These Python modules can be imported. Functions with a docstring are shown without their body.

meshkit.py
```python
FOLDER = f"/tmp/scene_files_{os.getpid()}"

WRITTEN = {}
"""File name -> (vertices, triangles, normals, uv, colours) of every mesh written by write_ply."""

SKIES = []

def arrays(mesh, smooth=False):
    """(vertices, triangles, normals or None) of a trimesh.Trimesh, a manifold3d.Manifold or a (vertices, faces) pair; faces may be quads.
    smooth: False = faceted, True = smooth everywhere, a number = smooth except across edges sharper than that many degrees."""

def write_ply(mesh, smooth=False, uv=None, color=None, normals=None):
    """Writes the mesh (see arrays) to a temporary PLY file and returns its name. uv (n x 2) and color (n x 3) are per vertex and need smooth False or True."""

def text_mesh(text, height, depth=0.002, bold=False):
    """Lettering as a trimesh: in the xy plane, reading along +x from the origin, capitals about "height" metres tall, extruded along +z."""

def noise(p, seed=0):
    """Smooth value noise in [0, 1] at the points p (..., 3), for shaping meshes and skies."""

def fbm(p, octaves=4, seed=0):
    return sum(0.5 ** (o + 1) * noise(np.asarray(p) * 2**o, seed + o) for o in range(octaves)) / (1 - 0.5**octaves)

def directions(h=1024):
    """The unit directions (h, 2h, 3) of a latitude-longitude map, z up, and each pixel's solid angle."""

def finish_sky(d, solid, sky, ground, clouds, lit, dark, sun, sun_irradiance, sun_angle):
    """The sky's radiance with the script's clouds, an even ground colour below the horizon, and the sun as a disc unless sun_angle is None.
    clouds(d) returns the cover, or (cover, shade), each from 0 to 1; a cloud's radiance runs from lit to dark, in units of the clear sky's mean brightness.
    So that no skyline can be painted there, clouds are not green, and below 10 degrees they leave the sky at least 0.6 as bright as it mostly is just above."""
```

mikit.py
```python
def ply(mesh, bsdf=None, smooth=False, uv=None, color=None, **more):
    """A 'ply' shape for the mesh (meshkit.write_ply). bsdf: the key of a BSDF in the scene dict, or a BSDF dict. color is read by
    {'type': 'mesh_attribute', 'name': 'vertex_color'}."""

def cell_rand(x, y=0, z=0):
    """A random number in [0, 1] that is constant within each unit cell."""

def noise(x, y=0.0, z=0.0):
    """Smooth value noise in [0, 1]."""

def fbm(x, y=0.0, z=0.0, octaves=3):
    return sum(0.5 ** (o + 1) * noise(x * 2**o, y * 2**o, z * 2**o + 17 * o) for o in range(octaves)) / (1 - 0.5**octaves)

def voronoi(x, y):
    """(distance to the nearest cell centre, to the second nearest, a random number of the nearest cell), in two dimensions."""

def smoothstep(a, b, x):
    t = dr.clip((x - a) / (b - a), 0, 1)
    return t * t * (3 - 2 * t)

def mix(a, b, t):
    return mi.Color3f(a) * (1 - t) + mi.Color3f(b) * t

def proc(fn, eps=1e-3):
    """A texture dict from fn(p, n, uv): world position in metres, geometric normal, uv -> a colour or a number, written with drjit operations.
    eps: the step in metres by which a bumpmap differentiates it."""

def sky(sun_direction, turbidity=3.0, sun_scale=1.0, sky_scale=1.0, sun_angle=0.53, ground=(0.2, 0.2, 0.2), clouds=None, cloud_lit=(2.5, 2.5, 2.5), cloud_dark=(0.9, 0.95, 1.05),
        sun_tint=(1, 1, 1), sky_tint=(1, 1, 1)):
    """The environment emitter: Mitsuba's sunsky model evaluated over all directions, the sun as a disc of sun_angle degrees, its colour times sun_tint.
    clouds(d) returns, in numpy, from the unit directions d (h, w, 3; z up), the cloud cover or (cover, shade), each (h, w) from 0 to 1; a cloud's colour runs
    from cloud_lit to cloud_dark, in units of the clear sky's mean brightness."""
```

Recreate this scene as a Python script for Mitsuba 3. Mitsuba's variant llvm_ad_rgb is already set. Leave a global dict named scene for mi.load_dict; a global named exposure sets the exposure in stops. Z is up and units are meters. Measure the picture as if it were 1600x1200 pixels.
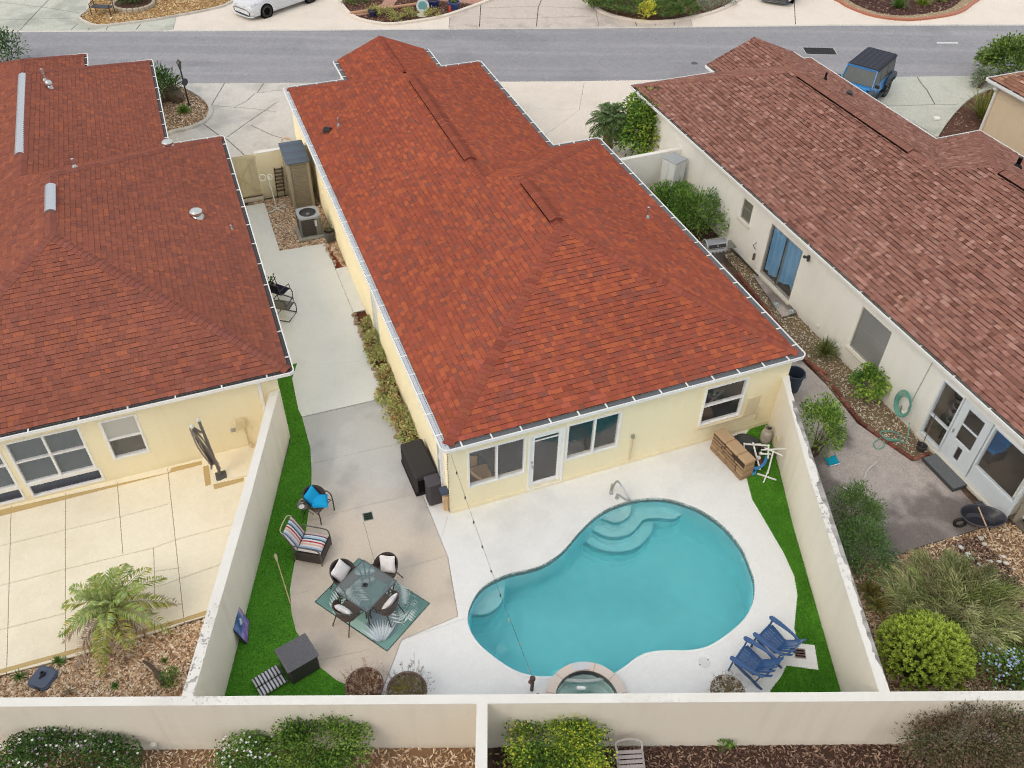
import math, random
import numpy as np, trimesh, drjit as dr, mitsuba as mi, mikit, meshkit
from mikit import noise, fbm, voronoi, cell_rand, smoothstep, mix
from shapely.geometry import Polygon, LineString, Point, box as sbox
from shapely.ops import unary_union
from shapely import affinity
from scipy.spatial import cKDTree

# ---------------------------------------------------------------- camera, sky, exposure
T = mi.ScalarTransform4f
scene, labels = {}, {}
scene['camera'] = {'type': 'perspective', 'fov': 60.7555, 'fov_axis': 'x', 'near_clip': 0.1, 'far_clip': 1000.0,
                   'to_world': T().look_at(origin=list((0, 0, 17.8)), target=list((0, 7.347, 11.017)), up=list((-0.02306, 0.67816, 0.73455)))}
scene['daylight'] = mikit.sky((-0.50, -0.55, 0.68), turbidity=4, sun_scale=0.3, sun_angle=30, clouds=lambda d: 1.0,
                              cloud_lit=(2.36, 2.47, 2.62), ground=(0.3, 0.29, 0.27), sun_tint=(0.95, 0.98, 1.06))
exposure = 1.72
rng = np.random.default_rng(7)
random.seed(7)

# ---------------------------------------------------------------- materials
def vc(rough, spec=0.4, metal=0.0, coat=0.0):
    return {'type': 'twosided', 'b': {'type': 'principled', 'base_color': {'type': 'mesh_attribute', 'name': 'vertex_color'},
            'roughness': rough, 'specular': spec, 'metallic': metal, 'clearcoat': coat, 'clearcoat_gloss': 0.9}}
scene['m_matte'] = {'type': 'twosided', 'b': {'type': 'diffuse', 'reflectance': {'type': 'mesh_attribute', 'name': 'vertex_color'}}}
scene['m_paint'] = vc(0.55, 0.35)
scene['m_gloss'] = vc(0.3, 0.5)
scene['m_carpaint'] = vc(0.3, 0.5, 0.0, 1.0)
scene['m_metal'] = vc(0.32, 0.5, 0.9)
scene['m_leaf'] = vc(0.55, 0.25)
scene['m_glass'] = {'type': 'thindielectric', 'int_ior': 1.5}

def pmat(name, fn, rough=0.8, bump=None, scale=1.0, spec=0.25, eps=2e-3):
    b = {'type': 'principled', 'base_color': mikit.proc(fn), 'roughness': rough, 'specular': spec}
    if bump is not None:
        b = {'type': 'bumpmap', 'arbitrary': mikit.proc(bump, eps), 'scale': scale, 'b': b}
    scene['m_' + name] = {'type': 'twosided', 'b': b}

def concrete(base, dark, stain=0.5, sc=1.0, grain=0.1, pale=None):
    base, dark = mi.Color3f(base), mi.Color3f(dark)
    def fn(p, n, uv):
        x, y = p.x * sc, p.y * sc
        big = fbm(x * 0.55, y * 0.55, p.z, 4)
        mid = fbm(x * 2.3 + 9, y * 2.3, 3.0, 3)
        c = mix(base, dark, stain * smoothstep(0.45, 0.75, big * 0.65 + mid * 0.35))
        g = 1 + grain * (noise(x * 47, y * 47) - 0.5) + 0.5 * grain * (noise(x * 13, y * 13) - 0.5)
        return c * g
    return fn
pmat('deck_white', concrete((0.76, 0.765, 0.755), (0.64, 0.645, 0.635), 0.6, 1.0, 0.07))
pmat('walk_pale', concrete((0.80, 0.815, 0.80), (0.73, 0.74, 0.72), 0.6, 1.0, 0.06))
pmat('slab_yellow', concrete((0.87, 0.80, 0.635), (0.79, 0.71, 0.54), 0.6, 1.0, 0.08))
pmat('drive_grey', concrete((0.60, 0.565, 0.515), (0.43, 0.41, 0.375), 0.8, 0.9, 0.16))
pmat('drive_pale', concrete((0.70, 0.63, 0.55), (0.62, 0.555, 0.48), 0.6, 0.7, 0.08))
pmat('drive_green', concrete((0.50, 0.505, 0.44), (0.35, 0.36, 0.31), 0.9, 0.8, 0.2))
pmat('drive_brown', concrete((0.54, 0.475, 0.42), (0.38, 0.33, 0.285), 0.9, 0.9, 0.2))

def patio_fn(p, n, uv):
    # cool grey by the walkway, warm tan towards the back wall: an acid-washed slab
    t = smoothstep(15.2, 12.4, p.y + 0.25 * p.x + 1.2 * (fbm(p.x * .8, p.y * .8, 0, 3) - .5))
    c = mix((0.53, 0.535, 0.53), (0.615, 0.535, 0.445), t)
    c = mix(c, c * 0.8, 0.8 * smoothstep(0.5, 0.75, fbm(p.x * .9 + 3, p.y * .9, 5., 4)))
    c = mix(c, (0.62, 0.62, 0.61), 0.5 * smoothstep(0.6, 0.8, fbm(p.x * 1.3 + 30, p.y * 1.1, 1., 3)) * (1 - t))
    return c * (1 + 0.09 * (noise(p.x * 41, p.y * 41) - .5))
pmat('patio', patio_fn)
def aggregate_fn(p, n, uv):
    c = mix((0.42, 0.37, 0.34), (0.17, 0.145, 0.135), 0.95 * smoothstep(0.44, 0.64, fbm(p.x * .75 + 4, p.y * .75, 2., 4)))
    d1, d2, r = voronoi(p.x * 32, p.y * 32)
    return c * (0.88 + 0.24 * r) * (1 + .25 * (fbm(p.x * 5, p.y * 5, 3., 3) - .5))
pmat('aggregate', aggregate_fn)
def asphalt_fn(p, n, uv):
    c = mix((0.268, 0.265, 0.28), (0.315, 0.31, 0.325), smoothstep(0.35, 0.7, fbm(p.x * .06, (p.y - .02 * p.x) * 1.3, 1., 4)))
    q = p.y - .045 * p.x
    c = c * (1 + .13 * smoothstep(.5, .05, dr.abs(q - 42.0 + .5 * noise(p.x * .2))) * noise(p.x * .25 + 3) - .10 * smoothstep(.62, .78, fbm(p.x * .35, p.y * .5, 7., 3)))
    return c * (1 + 0.22 * (noise(p.x * 23, p.y * 23) - .5) + .12 * (noise(p.x * 6, p.y * 6) - .5))
pmat('asphalt', asphalt_fn)
def soil_fn(p, n, uv):
    return mix((0.07, 0.045, 0.032), (0.17, 0.115, 0.08), fbm(p.x * 7, p.y * 7, 0., 4))
pmat('soil', soil_fn)
def stucco(base, grime):
    base, grime = mi.Color3f(base), mi.Color3f(grime)
    def fn(p, n, uv):
        big = fbm(p.x * .7, p.y * .7, p.z * .45, 4)
        run = fbm(p.x * 5, p.y * 5, p.z * .35, 3)
        c = mix(base, grime, .75 * smoothstep(.45, .8, .5 * big + .5 * run))
        foot = smoothstep(.22, .0, p.z + .2 * (fbm(p.x * 3, p.y * 3, 0., 3) - .5))
        c = mix(c, grime * .85, .35 * foot)
        return c * (1 + .08 * (noise(p.x * 55, p.y * 55, p.z * 55) - .5))
    return fn
def stucco_bump(p, n, uv):
    return noise(p.x * 60, p.y * 60, p.z * 60) * .6 + noise(p.x * 25, p.y * 25, p.z * 25) * .4
pmat('stucco_cream', stucco((0.84, 0.76, 0.53), (0.78, 0.68, 0.45)), .85, stucco_bump, .003)
pmat('stucco_white', stucco((0.80, 0.795, 0.75), (0.72, 0.71, 0.655)), .85, stucco_bump, .003)
pmat('stucco_grey', stucco((0.70, 0.65, 0.55), (0.61, 0.56, 0.465)), .85, stucco_bump, .003)
def cap_fn(p, n, uv):
    c = mix((0.78, 0.765, 0.72), (0.70, 0.68, 0.62), fbm(p.x * 1.5, p.y * 1.5, 0., 3))
    region = smoothstep(.50, .76, fbm(p.x * .33 + 11, p.y * .33 + 2, 0., 2))
    m = smoothstep(.60, .67, fbm(p.x * 15, p.y * 15, 4., 4)) * region
    c = mix(c, (0.17, 0.16, 0.15), .7 * m)
    return mix(c, (0.46, 0.44, 0.41), .3 * smoothstep(.5, .7, fbm(p.x * 7, p.y * 7, 9., 4)) * region)
pmat('wall_cap', cap_fn, .85)
def plaster_fn(p, n, uv):
    c = mix((0.58, 0.77, 0.78), (0.50, 0.69, 0.71), smoothstep(.4, .75, fbm(p.x * .8, p.y * .8, p.z, 4)))
    return c * (1 + .06 * (fbm(p.x * 5, p.y * 5, p.z * 5, 3) - .5))
pmat('plaster', plaster_fn, .9)
def turf_fn(p, n, uv):
    c = mix((0.05, 0.18, 0.012), (0.10, 0.30, 0.022), fbm(p.x * 1.3, p.y * 1.3, 0., 3))
    return c * (.55 + .9 * noise(p.x * 70, p.y * 70))
pmat('turf', turf_fn, .9)

# ---------------------------------------------------------------- mesh helpers
def rotz(a):
    c, s = math.cos(a), math.sin(a)
    return np.array([[c, -s, 0], [s, c, 0], [0, 0, 1.0]])
def frame(d):
    d = np.asarray(d, float); d = d / (np.linalg.norm(d) + 1e-12)
    a = np.cross(d, [0, 0, 1.0] if abs(d[2]) < .95 else [1.0, 0, 0]); a /= np.linalg.norm(a)
    return a, np.cross(d, a), d
BV = np.array([[x, y, z] for x in (-.5, .5) for y in (-.5, .5) for z in (-.5, .5)])
BF = np.array([[0, 1, 3], [0, 3, 2], [4, 6, 7], [4, 7, 5], [0, 4, 5], [0, 5, 1], [2, 3, 7], [2, 7, 6], [0, 2, 6], [0, 6, 4], [1, 5, 7], [1, 7, 3]])

class M:
    def __init__(s, col=(.5, .5, .5)):
        s.v, s.f, s.c, s.n, s.col = [], [], [], 0, col
    def add(s, v, f, col=None):
        v, f = np.asarray(v, float), np.asarray(f, int)
        if f.shape[1] == 4:
            f = np.vstack([f[:, [0, 1, 2]], f[:, [0, 2, 3]]])
        col = np.asarray(s.col if col is None else col, float)
        s.v.append(v); s.f.append(f + s.n); s.c.append(np.broadcast_to(col, v.shape) if col.ndim == 1 else col); s.n += len(v)
        return s
    def tm(s, m, col=None):
        return s.add(m.vertices, m.faces, col)
    def box(s, c, d, rz=0.0, col=None, R=None, bev=0.0):
        R = rotz(rz) if R is None else R
        if bev > 0:
            e = np.asarray(d, float) / 2
            v = np.vstack([BV * 2 * (e - [bev if k != j else 0 for k in range(3)]) for j in range(3)])
            h = trimesh.convex.convex_hull(v); v, f = np.array(h.vertices), np.array(h.faces)
        else:
            v, f = BV * np.asarray(d, float), BF
        return s.add(v @ R.T + np.asarray(c, float), f, col)
    def bar(s, p, q, w, h, col=None, up=(0, 0, 1)):
        p, q = np.asarray(p, float), np.asarray(q, float); d = q - p; L = np.linalg.norm(d); d = d / L
        u = np.asarray(up, float)
        if abs(d @ u) > .97: u = np.array([1.0, 0, 0])
        x = np.cross(d, u); x /= np.linalg.norm(x); y = np.cross(x, d)
        return s.add((p + q) / 2 + BV[:, :1] * w * x + BV[:, 1:2] * L * d + BV[:, 2:] * h * y, BF, col)
    def tube(s, pts, r, sides=8, col=None, closed=False, caps=True):
        p = np.asarray(pts, float); n = len(p); r = np.broadcast_to(np.asarray(r, float), (n,))
        t = (np.roll(p, -1, 0) - np.roll(p, 1, 0)) if closed else np.gradient(p, axis=0)
        t /= np.linalg.norm(t, axis=1, keepdims=True) + 1e-12
        a = np.cross(t[0], [0, 0, 1.0] if abs(t[0][2]) < .9 else [1.0, 0, 0]); ring = []
        for i in range(n):
            a = a - (a @ t[i]) * t[i]; a /= np.linalg.norm(a) + 1e-12
            b = np.cross(t[i], a); k = np.arange(sides) * 2 * np.pi / sides
            ring.append(p[i] + r[i] * (np.cos(k)[:, None] * a + np.sin(k)[:, None] * b))
        v = np.vstack(ring); f = []
        for i in range(n if closed else n - 1):
            j = (i + 1) % n; k = np.arange(sides); k2 = (k + 1) % sides
            f.append(np.stack([i * sides + k, i * sides + k2, j * sides + k2, j * sides + k], 1))
        s.add(v, np.vstack(f), col)
        if caps and not closed:
            k = np.arange(sides)
            for i, fl in ((0, 1), (n - 1, 0)):
                vv = np.vstack([ring[i], p[i]]); ff = np.stack([k, (k + 1) % sides, np.full(sides, sides)], 1)
                s.add(vv, ff[:, ::-1] if fl else ff, col)
        return s
    def cyl(s, p, q, r0, r1=None, sides=16, col=None):
        return s.tube([p, q], [r0, r0 if r1 is None else r1], sides, col)
    def lathe(s, prof, c=(0, 0, 0), sides=24, col=None):
        prof = np.asarray(prof, float); k = np.arange(sides) * 2 * np.pi / sides; n = len(prof)
        v = np.stack([prof[:, :1] * np.cos(k), prof[:, :1] * np.sin(k), np.repeat(prof[:, 1:], sides, 1)], -1).reshape(-1, 3) + np.asarray(c, float)
        i, j = np.meshgrid(np.arange(n - 1), np.arange(sides), indexing='ij'); j2 = (j + 1) % sides
        return s.add(v, np.stack([i * sides + j, i * sides + j2, (i + 1) * sides + j2, (i + 1) * sides + j], -1).reshape(-1, 4), col)
    def prism(s, poly, z0, z1, col=None):
        for g in polys(poly):
            m = trimesh.creation.extrude_polygon(g, z1 - z0, engine='earcut'); m.apply_translation([0, 0, z0]); s.tm(m, col)
        return s
    def sheet(s, poly, z, col=None):
        for g in polys(poly):
            v, f = trimesh.creation.triangulate_polygon(g, engine='earcut')
            n = np.cross(v[f[:, 1]] - v[f[:, 0]], v[f[:, 2]] - v[f[:, 0]])
            f = np.where((n < 0)[:, None], f[:, ::-1], f)
            s.add(np.column_stack([v, np.full(len(v), z)]), f, col)
        return s
    def sph(s, c, r, col=None, sub=2):
        m = trimesh.creation.icosphere(sub); return s.add(m.vertices * np.asarray(r, float) + np.asarray(c, float), m.faces, col)
    def get(s):
        return np.vstack(s.v), np.vstack(s.f), np.vstack(s.c)

def polys(g):
    if g.is_empty: return []
    return [p for p in getattr(g, 'geoms', [g]) if p.geom_type == 'Polygon' and p.area > 1e-5]

XF = [np.eye(4)]
def at(x, y, z=0.0, rz=0.0, s=1.0, R=None):
    m = np.eye(4); m[:3, :3] = (rotz(rz) if R is None else R) * s; m[:3, 3] = (x, y, z); XF[0] = m
def reset(): XF[0] = np.eye(4)

VCB = {'matte': None, 'paint': (.55, .35, 0, 0), 'gloss': (.3, .5, 0, 0), 'carpaint': (.3, .5, 0, 1), 'metal': (.32, .5, .9, 0), 'leaf': (.55, .25, 0, 0)}
def plain(kind, c):
    # one shared BSDF per finish and (rounded) colour, so that alike parts are joined for rendering
    q = tuple(float(min(.9, max(.004, round(x / .008) * .008 if x > .06 else round(x / .004) * .004))) for x in c)
    n = 'm_%s_%s' % (kind, '_'.join('%03d' % round(x * 1000) for x in q))
    if n not in scene:
        rgb = {'type': 'rgb', 'value': list(q)}
        if VCB[kind] is None: b = {'type': 'diffuse', 'reflectance': rgb}
        else:
            r, sp, me, co = VCB[kind]
            b = {'type': 'principled', 'base_color': rgb, 'roughness': r, 'specular': sp, 'metallic': me, 'clearcoat': co, 'clearcoat_gloss': .9}
        scene[n] = {'type': 'twosided', 'b': b}
    return n
COUNT = {}
def key(parent, name):
    base = f'{parent}__{name}' if parent else name
    k = COUNT.get(base, 0); COUNT[base] = k + 1
    return base if k == 0 else f'{base}_{k:03d}'
def tag(k, label=None, cat=None, group=None, kind=None):
    d = {a: b for a, b in (('label', label), ('category', cat), ('group', group), ('kind', kind)) if b}
    if d: labels[k] = d
    return k
def obj(parent, name, m, bsdf='paint', smooth=35, label=None, cat=None, group=None, kind=None):
    v, f, c = m.get() if isinstance(m, M) else (np.array(m.vertices), np.array(m.faces), np.full((len(m.vertices), 3), .5))
    X = XF[0]; v = v @ X[:3, :3].T + X[:3, 3]
    if smooth and smooth is not True:
        t = trimesh.Trimesh(v, f, process=False)
        ms = trimesh.graph.smooth_shade(t, angle=math.radians(smooth), facet_minarea=None)
        c = c[cKDTree(v).query(ms.vertices)[1]]; v, f, smooth = np.array(ms.vertices), np.array(ms.faces), True
    k = key(parent, name)
    if bsdf not in VCB: scene[k] = mikit.ply((v, f), 'm_' + bsdf, smooth=bool(smooth))
    elif np.ptp(c, axis=0).max() < 1e-6: scene[k] = mikit.ply((v, f), plain(bsdf, c[0]), smooth=bool(smooth))
    else: scene[k] = mikit.ply((v, f), 'm_' + bsdf, smooth=bool(smooth), color=c)
    return tag(k, label, cat, group, kind)
def thing(name, label, cat, group=None):
    return tag(key(None, name), label, cat, group)

def spline(pts, n=8, closed=False):
    p = np.asarray(pts, float); out = []; N = len(p)
    for i in range(N if closed else N - 1):
        g = (lambda k: p[k % N]) if closed else (lambda k: p[min(max(k, 0), N - 1)])
        a, b, c, d = g(i - 1), g(i), g(i + 1), g(i + 2)
        for t in np.arange(n) / n:
            out.append(.5 * (2 * b + (c - a) * t + (2 * a - 5 * b + 4 * c - d) * t * t + (3 * b - a - 3 * c + d) * t ** 3))
    if not closed: out.append(p[-1])
    return np.array(out)

# the houses stand on one common grid, turned against the street
HO, YAW = np.array([-1.51, 14.28]), math.radians(-21.834)
HA, HB = np.array([math.sin(YAW), math.cos(YAW)]), np.array([math.cos(YAW), -math.sin(YAW)])
HROT = math.atan2(HB[1], HB[0])
def hw(b, a, z=None):
    q = HO + HB * b + HA * a
    return np.array([q[0], q[1]]) if z is None else np.array([q[0], q[1], z])
HX = np.eye(4); HX[:2, 0] = HB; HX[:2, 1] = HA; HX[:2, 3] = HO
def hframe(): XF[0] = HX.copy()
def lin(h): return tuple(((int(h[i:i + 2], 16) / 255 + .055) / 1.055) ** 2.4 if int(h[i:i + 2], 16) > 10 else int(h[i:i + 2], 16) / 255 / 12.92 for i in (0, 2, 4))
WHITE, DARK = (.78, .78, .77), (.02, .02, .022)

# ---------------------------------------------------------------- houses
S = 0.417                                           # roof pitch, 5 in 12
EAVE = 2.6
KS = math.sqrt(1 + S * S)

def block(b0, b1, a0, a1, front='hip', rear='hip'):
    h, m = (b1 - b0) / 2, (b0 + b1) / 2
    fa, ra = (a1 - h if front == 'hip' else a1), (a0 + h if rear == 'hip' else a0)
    P_ = [('L', [(b0, a0), (b0, a1), (m, fa), (m, ra)], (S, 0, EAVE - S * b0)),
          ('R', [(b1, a0), (b1, a1), (m, fa), (m, ra)], (-S, 0, EAVE + S * b1))]
    if rear == 'hip': P_.append(('B', [(b0, a0), (b1, a0), (m, ra)], (0, S, EAVE - S * a0)))
    if front == 'hip': P_.append(('F', [(b0, a1), (b1, a1), (m, fa)], (0, -S, EAVE + S * a1)))
    return [(k, Polygon(p), c, (b0, b1, a0, a1)) for k, p, c in P_]

def roof_faces(blocks):
    allp = [(i, p) for i, b in enumerate(blocks) for p in b]
    out = []
    for n, (i, (k, poly, c, ext)) in enumerate(allp):
        g = poly
        for m, (j, (k2, poly2, c2, e2)) in enumerate(allp):
            if i == j: continue
            d = np.array(c2) - np.array(c)
            if abs(d).max() < 1e-9:
                if m < n: g = g.difference(poly2.buffer(1e-6))
                continue
            if np.hypot(d[0], d[1]) < 1e-9:
                if d[2] > 0: g = g.difference(poly2.buffer(1e-6))
                continue
            nn = d[:2] / np.hypot(*d[:2]); p0 = -nn * d[2] / np.hypot(*d[:2]); t = np.array([-nn[1], nn[0]]); big = 200
            half = Polygon([p0 + t * big, p0 - t * big, p0 - t * big + nn * big, p0 + t * big + nn * big])
            g = g.difference(poly2.intersection(half))
        for q in polys(g.buffer(-1e-4).buffer(1e-4)):
            if q.area > .02: out.append((k, q, c, ext))
    return out

def height(blocks):
    pl = [p for b in blocks for p in b]
    def h(b, a):
        pt = Point(b, a); z = [c[0] * b + c[1] * a + c[2] for _, poly, c, _ in pl if poly.buffer(1e-3).contains(pt)]
        return max(z) if z else EAVE
    return h

CAMP = np.array((0, 0, 17.8))
def shingle_roof(house, blocks, palette, weights, thick=.011, expo=.143, wid=(.11, .29), seed=1, skip=None, rows_dark=0.0, many=True):
    r = np.random.default_rng(seed)
    faces = roof_faces(blocks)
    hframe()
    base = M(np.mean(palette, 0) * .45)
    for k, poly, c, ext in faces:
        v, f = trimesh.creation.triangulate_polygon(poly, engine='earcut')
        z = v @ np.array(c[:2]) + c[2]
        base.add(np.column_stack([v, z - .004]), f); base.add(np.column_stack([v, z - .09]), f, (.6, .6, .58))
    roof = obj(house, 'roof', base, 'matte', smooth=False)
    tabs, edges = [], []
    pal = np.asarray(palette); cum = np.cumsum(weights) / np.sum(weights)
    for k, poly, c, (b0, b1, a0, a1) in faces:
        if k == 'L': to = lambda u, v, w: (b0 + v / KS, u, EAVE + v / KS * S + w)
        if k == 'R': to = lambda u, v, w: (b1 - v / KS, u, EAVE + v / KS * S + w)
        if k == 'B': to = lambda u, v, w: (u, a0 + v / KS, EAVE + v / KS * S + w)
        if k == 'F': to = lambda u, v, w: (u, a1 - v / KS, EAVE + v / KS * S + w)
        xy = np.array(poly.exterior.coords)
        uv = {'L': lambda p: (p[:, 1], (p[:, 0] - b0) * KS), 'R': lambda p: (p[:, 1], (b1 - p[:, 0]) * KS),
              'B': lambda p: (p[:, 0], (p[:, 1] - a0) * KS), 'F': lambda p: (p[:, 0], (a1 - p[:, 1]) * KS)}[k](xy)
        pu = Polygon(np.column_stack(uv)).buffer(0)
        u0, v0, u1, v1 = pu.bounds
        for j in range(int(math.floor(v0 / expo)), int(v1 / expo) + 1):
            va, vb = j * expo, (j + 1) * expo
            strip = pu.intersection(sbox(u0 - 1, va, u1 + 1, vb))
            if strip.is_empty: continue
            for sp in polys(strip):
                su0, _, su1, _ = sp.bounds
                simple = sp.area > .999 * (su1 - su0) * (vb - va)
                u = su0 - r.random() * .3
                while u < su1:
                    w = wid[0] + (wid[1] - wid[0]) * r.random() ** 1.3
                    a_, b_ = max(u, su0), min(u + w - .004, su1); u += w
                    if b_ - a_ < .015: continue
                    t = thick * (1.0 if r.random() < .55 else .45) + .003 * r.random()
                    ci = int(np.searchsorted(cum, r.random()))
                    blot = meshkit.fbm(np.array([a_ * .35 + seed, va * .5, seed * 3.1]), 3) - .5
                    col = pal[ci] * (1 + .14 * (r.random() - .5) + .17 * blot)
                    if simple: q = [(a_, va), (b_, va), (b_, vb), (a_, vb)]
                    else:
                        g = sp.intersection(sbox(a_, va, b_, vb)); g = polys(g)
                        if not g: continue
                        q = list(g[0].exterior.coords)[:-1]
                        if Polygon(q).exterior.is_ccw is False: q = q[::-1]
                    n = len(q)
                    top = [to(x, y, t * (1 - (y - va) / expo * .85)) for x, y in q]; bot = [to(x, y, -.004) for x, y in q]
                    f = [(0, i, i + 1) for i in range(1, n - 1)] + [t_ for i in range(n) for t_ in ((i, (i + 1) % n + n, (i + 1) % n), (i, i + n, (i + 1) % n + n))]
                    if rows_dark and j % 2 == 0 and r.random() < rows_dark: col = col * .74
                    tabs.append((np.array(top + bot), np.array(f), col))
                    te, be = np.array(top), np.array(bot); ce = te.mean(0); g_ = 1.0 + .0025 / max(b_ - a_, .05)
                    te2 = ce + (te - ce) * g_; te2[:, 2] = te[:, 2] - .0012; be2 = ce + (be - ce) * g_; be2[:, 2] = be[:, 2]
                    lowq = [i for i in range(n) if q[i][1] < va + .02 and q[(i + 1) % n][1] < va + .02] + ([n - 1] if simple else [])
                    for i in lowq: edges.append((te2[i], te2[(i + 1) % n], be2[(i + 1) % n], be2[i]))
    cen = np.array([t[0].mean(0) for t in tabs])
    world = np.column_stack([HO + cen[:, :1] * HB + cen[:, 1:2] * HA, cen[:, 2]])
    dist = np.linalg.norm(world - CAMP, axis=1)
    order = np.argsort(dist if skip is None else np.where(skip(cen), 1e3, 0) + dist)
    nsolo = 300 if many else 0
    tone = np.vstack([pal * b_ for b_ in (.78, .9, 1.0, 1.1, 1.24)])
    for i in order[:nsolo]:
        c_ = tone[np.argmin(((tone - tabs[i][2]) ** 2).sum(1))]
        obj(roof, 'shingle', M().add(tabs[i][0], tabs[i][1], c_), 'matte', smooth=False)
    rest = M()
    for i in order[nsolo:]: rest.add(*tabs[i])
    ev = np.array(edges).reshape(-1, 3); obj(roof, 'shingle_edges', M((.035, .018, .015)).add(ev, np.arange(len(ev)).reshape(-1, 4)), 'matte', smooth=False, kind='stuff')  # black asphalt cut edges, also painted in as the shadow line under each course
    obj(roof, 'shingle_courses', rest, 'matte', smooth=False, kind='stuff')
    return roof

def ridge_caps(roof, h, edges, pal, seed=3, lift=.0):
    r = np.random.default_rng(seed); hframe()
    for (p0, p1) in edges:
        p0, p1 = np.array(p0, float), np.array(p1, float)
        if h(*p0) > h(*p1): p0, p1 = p1, p0
        d2 = (p1 - p0) / np.linalg.norm(p1 - p0); nrm = np.array([-d2[1], d2[0]]); mid = (p0 + p1) / 2
        A_, B_ = np.array([*p0, h(*p0)]), np.array([*p1, h(*p1)])
        side = []
        for sg in (1, -1):
            q = mid + nrm * .12 * sg; zz = h(*q)
            side.append(np.array([*(nrm * .12 * sg), zz - h(*mid)]))
        e = (B_ - A_); L = np.linalg.norm(e); e /= L
        n = int(L / .15)
        wv = [s_ - (s_ @ e) * e for s_ in side]; wv = [w / np.linalg.norm(w) * .155 for w in wv]
        up = np.array([0, 0, 1.0])
        for i in range(n):
            s0 = L * i / n; s1 = s0 + .19
            col = np.array(pal[r.integers(len(pal))]) * (.94, 1.0, 1.06)[r.integers(3)]
            vs = []
            for s_, lf in ((s0, .03 + lift), (s1, .012 + lift)):
                c_ = A_ + e * s_ + up * lf
                vs += [c_ + wv[0] + up * -.006, c_, c_ + wv[1] + up * -.006]
            vs += [v - up * .022 for v in vs]
            f = [(0, 1, 4, 3), (1, 2, 5, 4), (0, 1, 7, 6), (1, 2, 8, 7), (0, 3, 9, 6), (2, 5, 11, 8), (3, 4, 10, 9), (4, 5, 11, 10)]
            obj(roof, 'ridge_cap', M().add(vs, f, col), 'matte', smooth=False)

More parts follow.
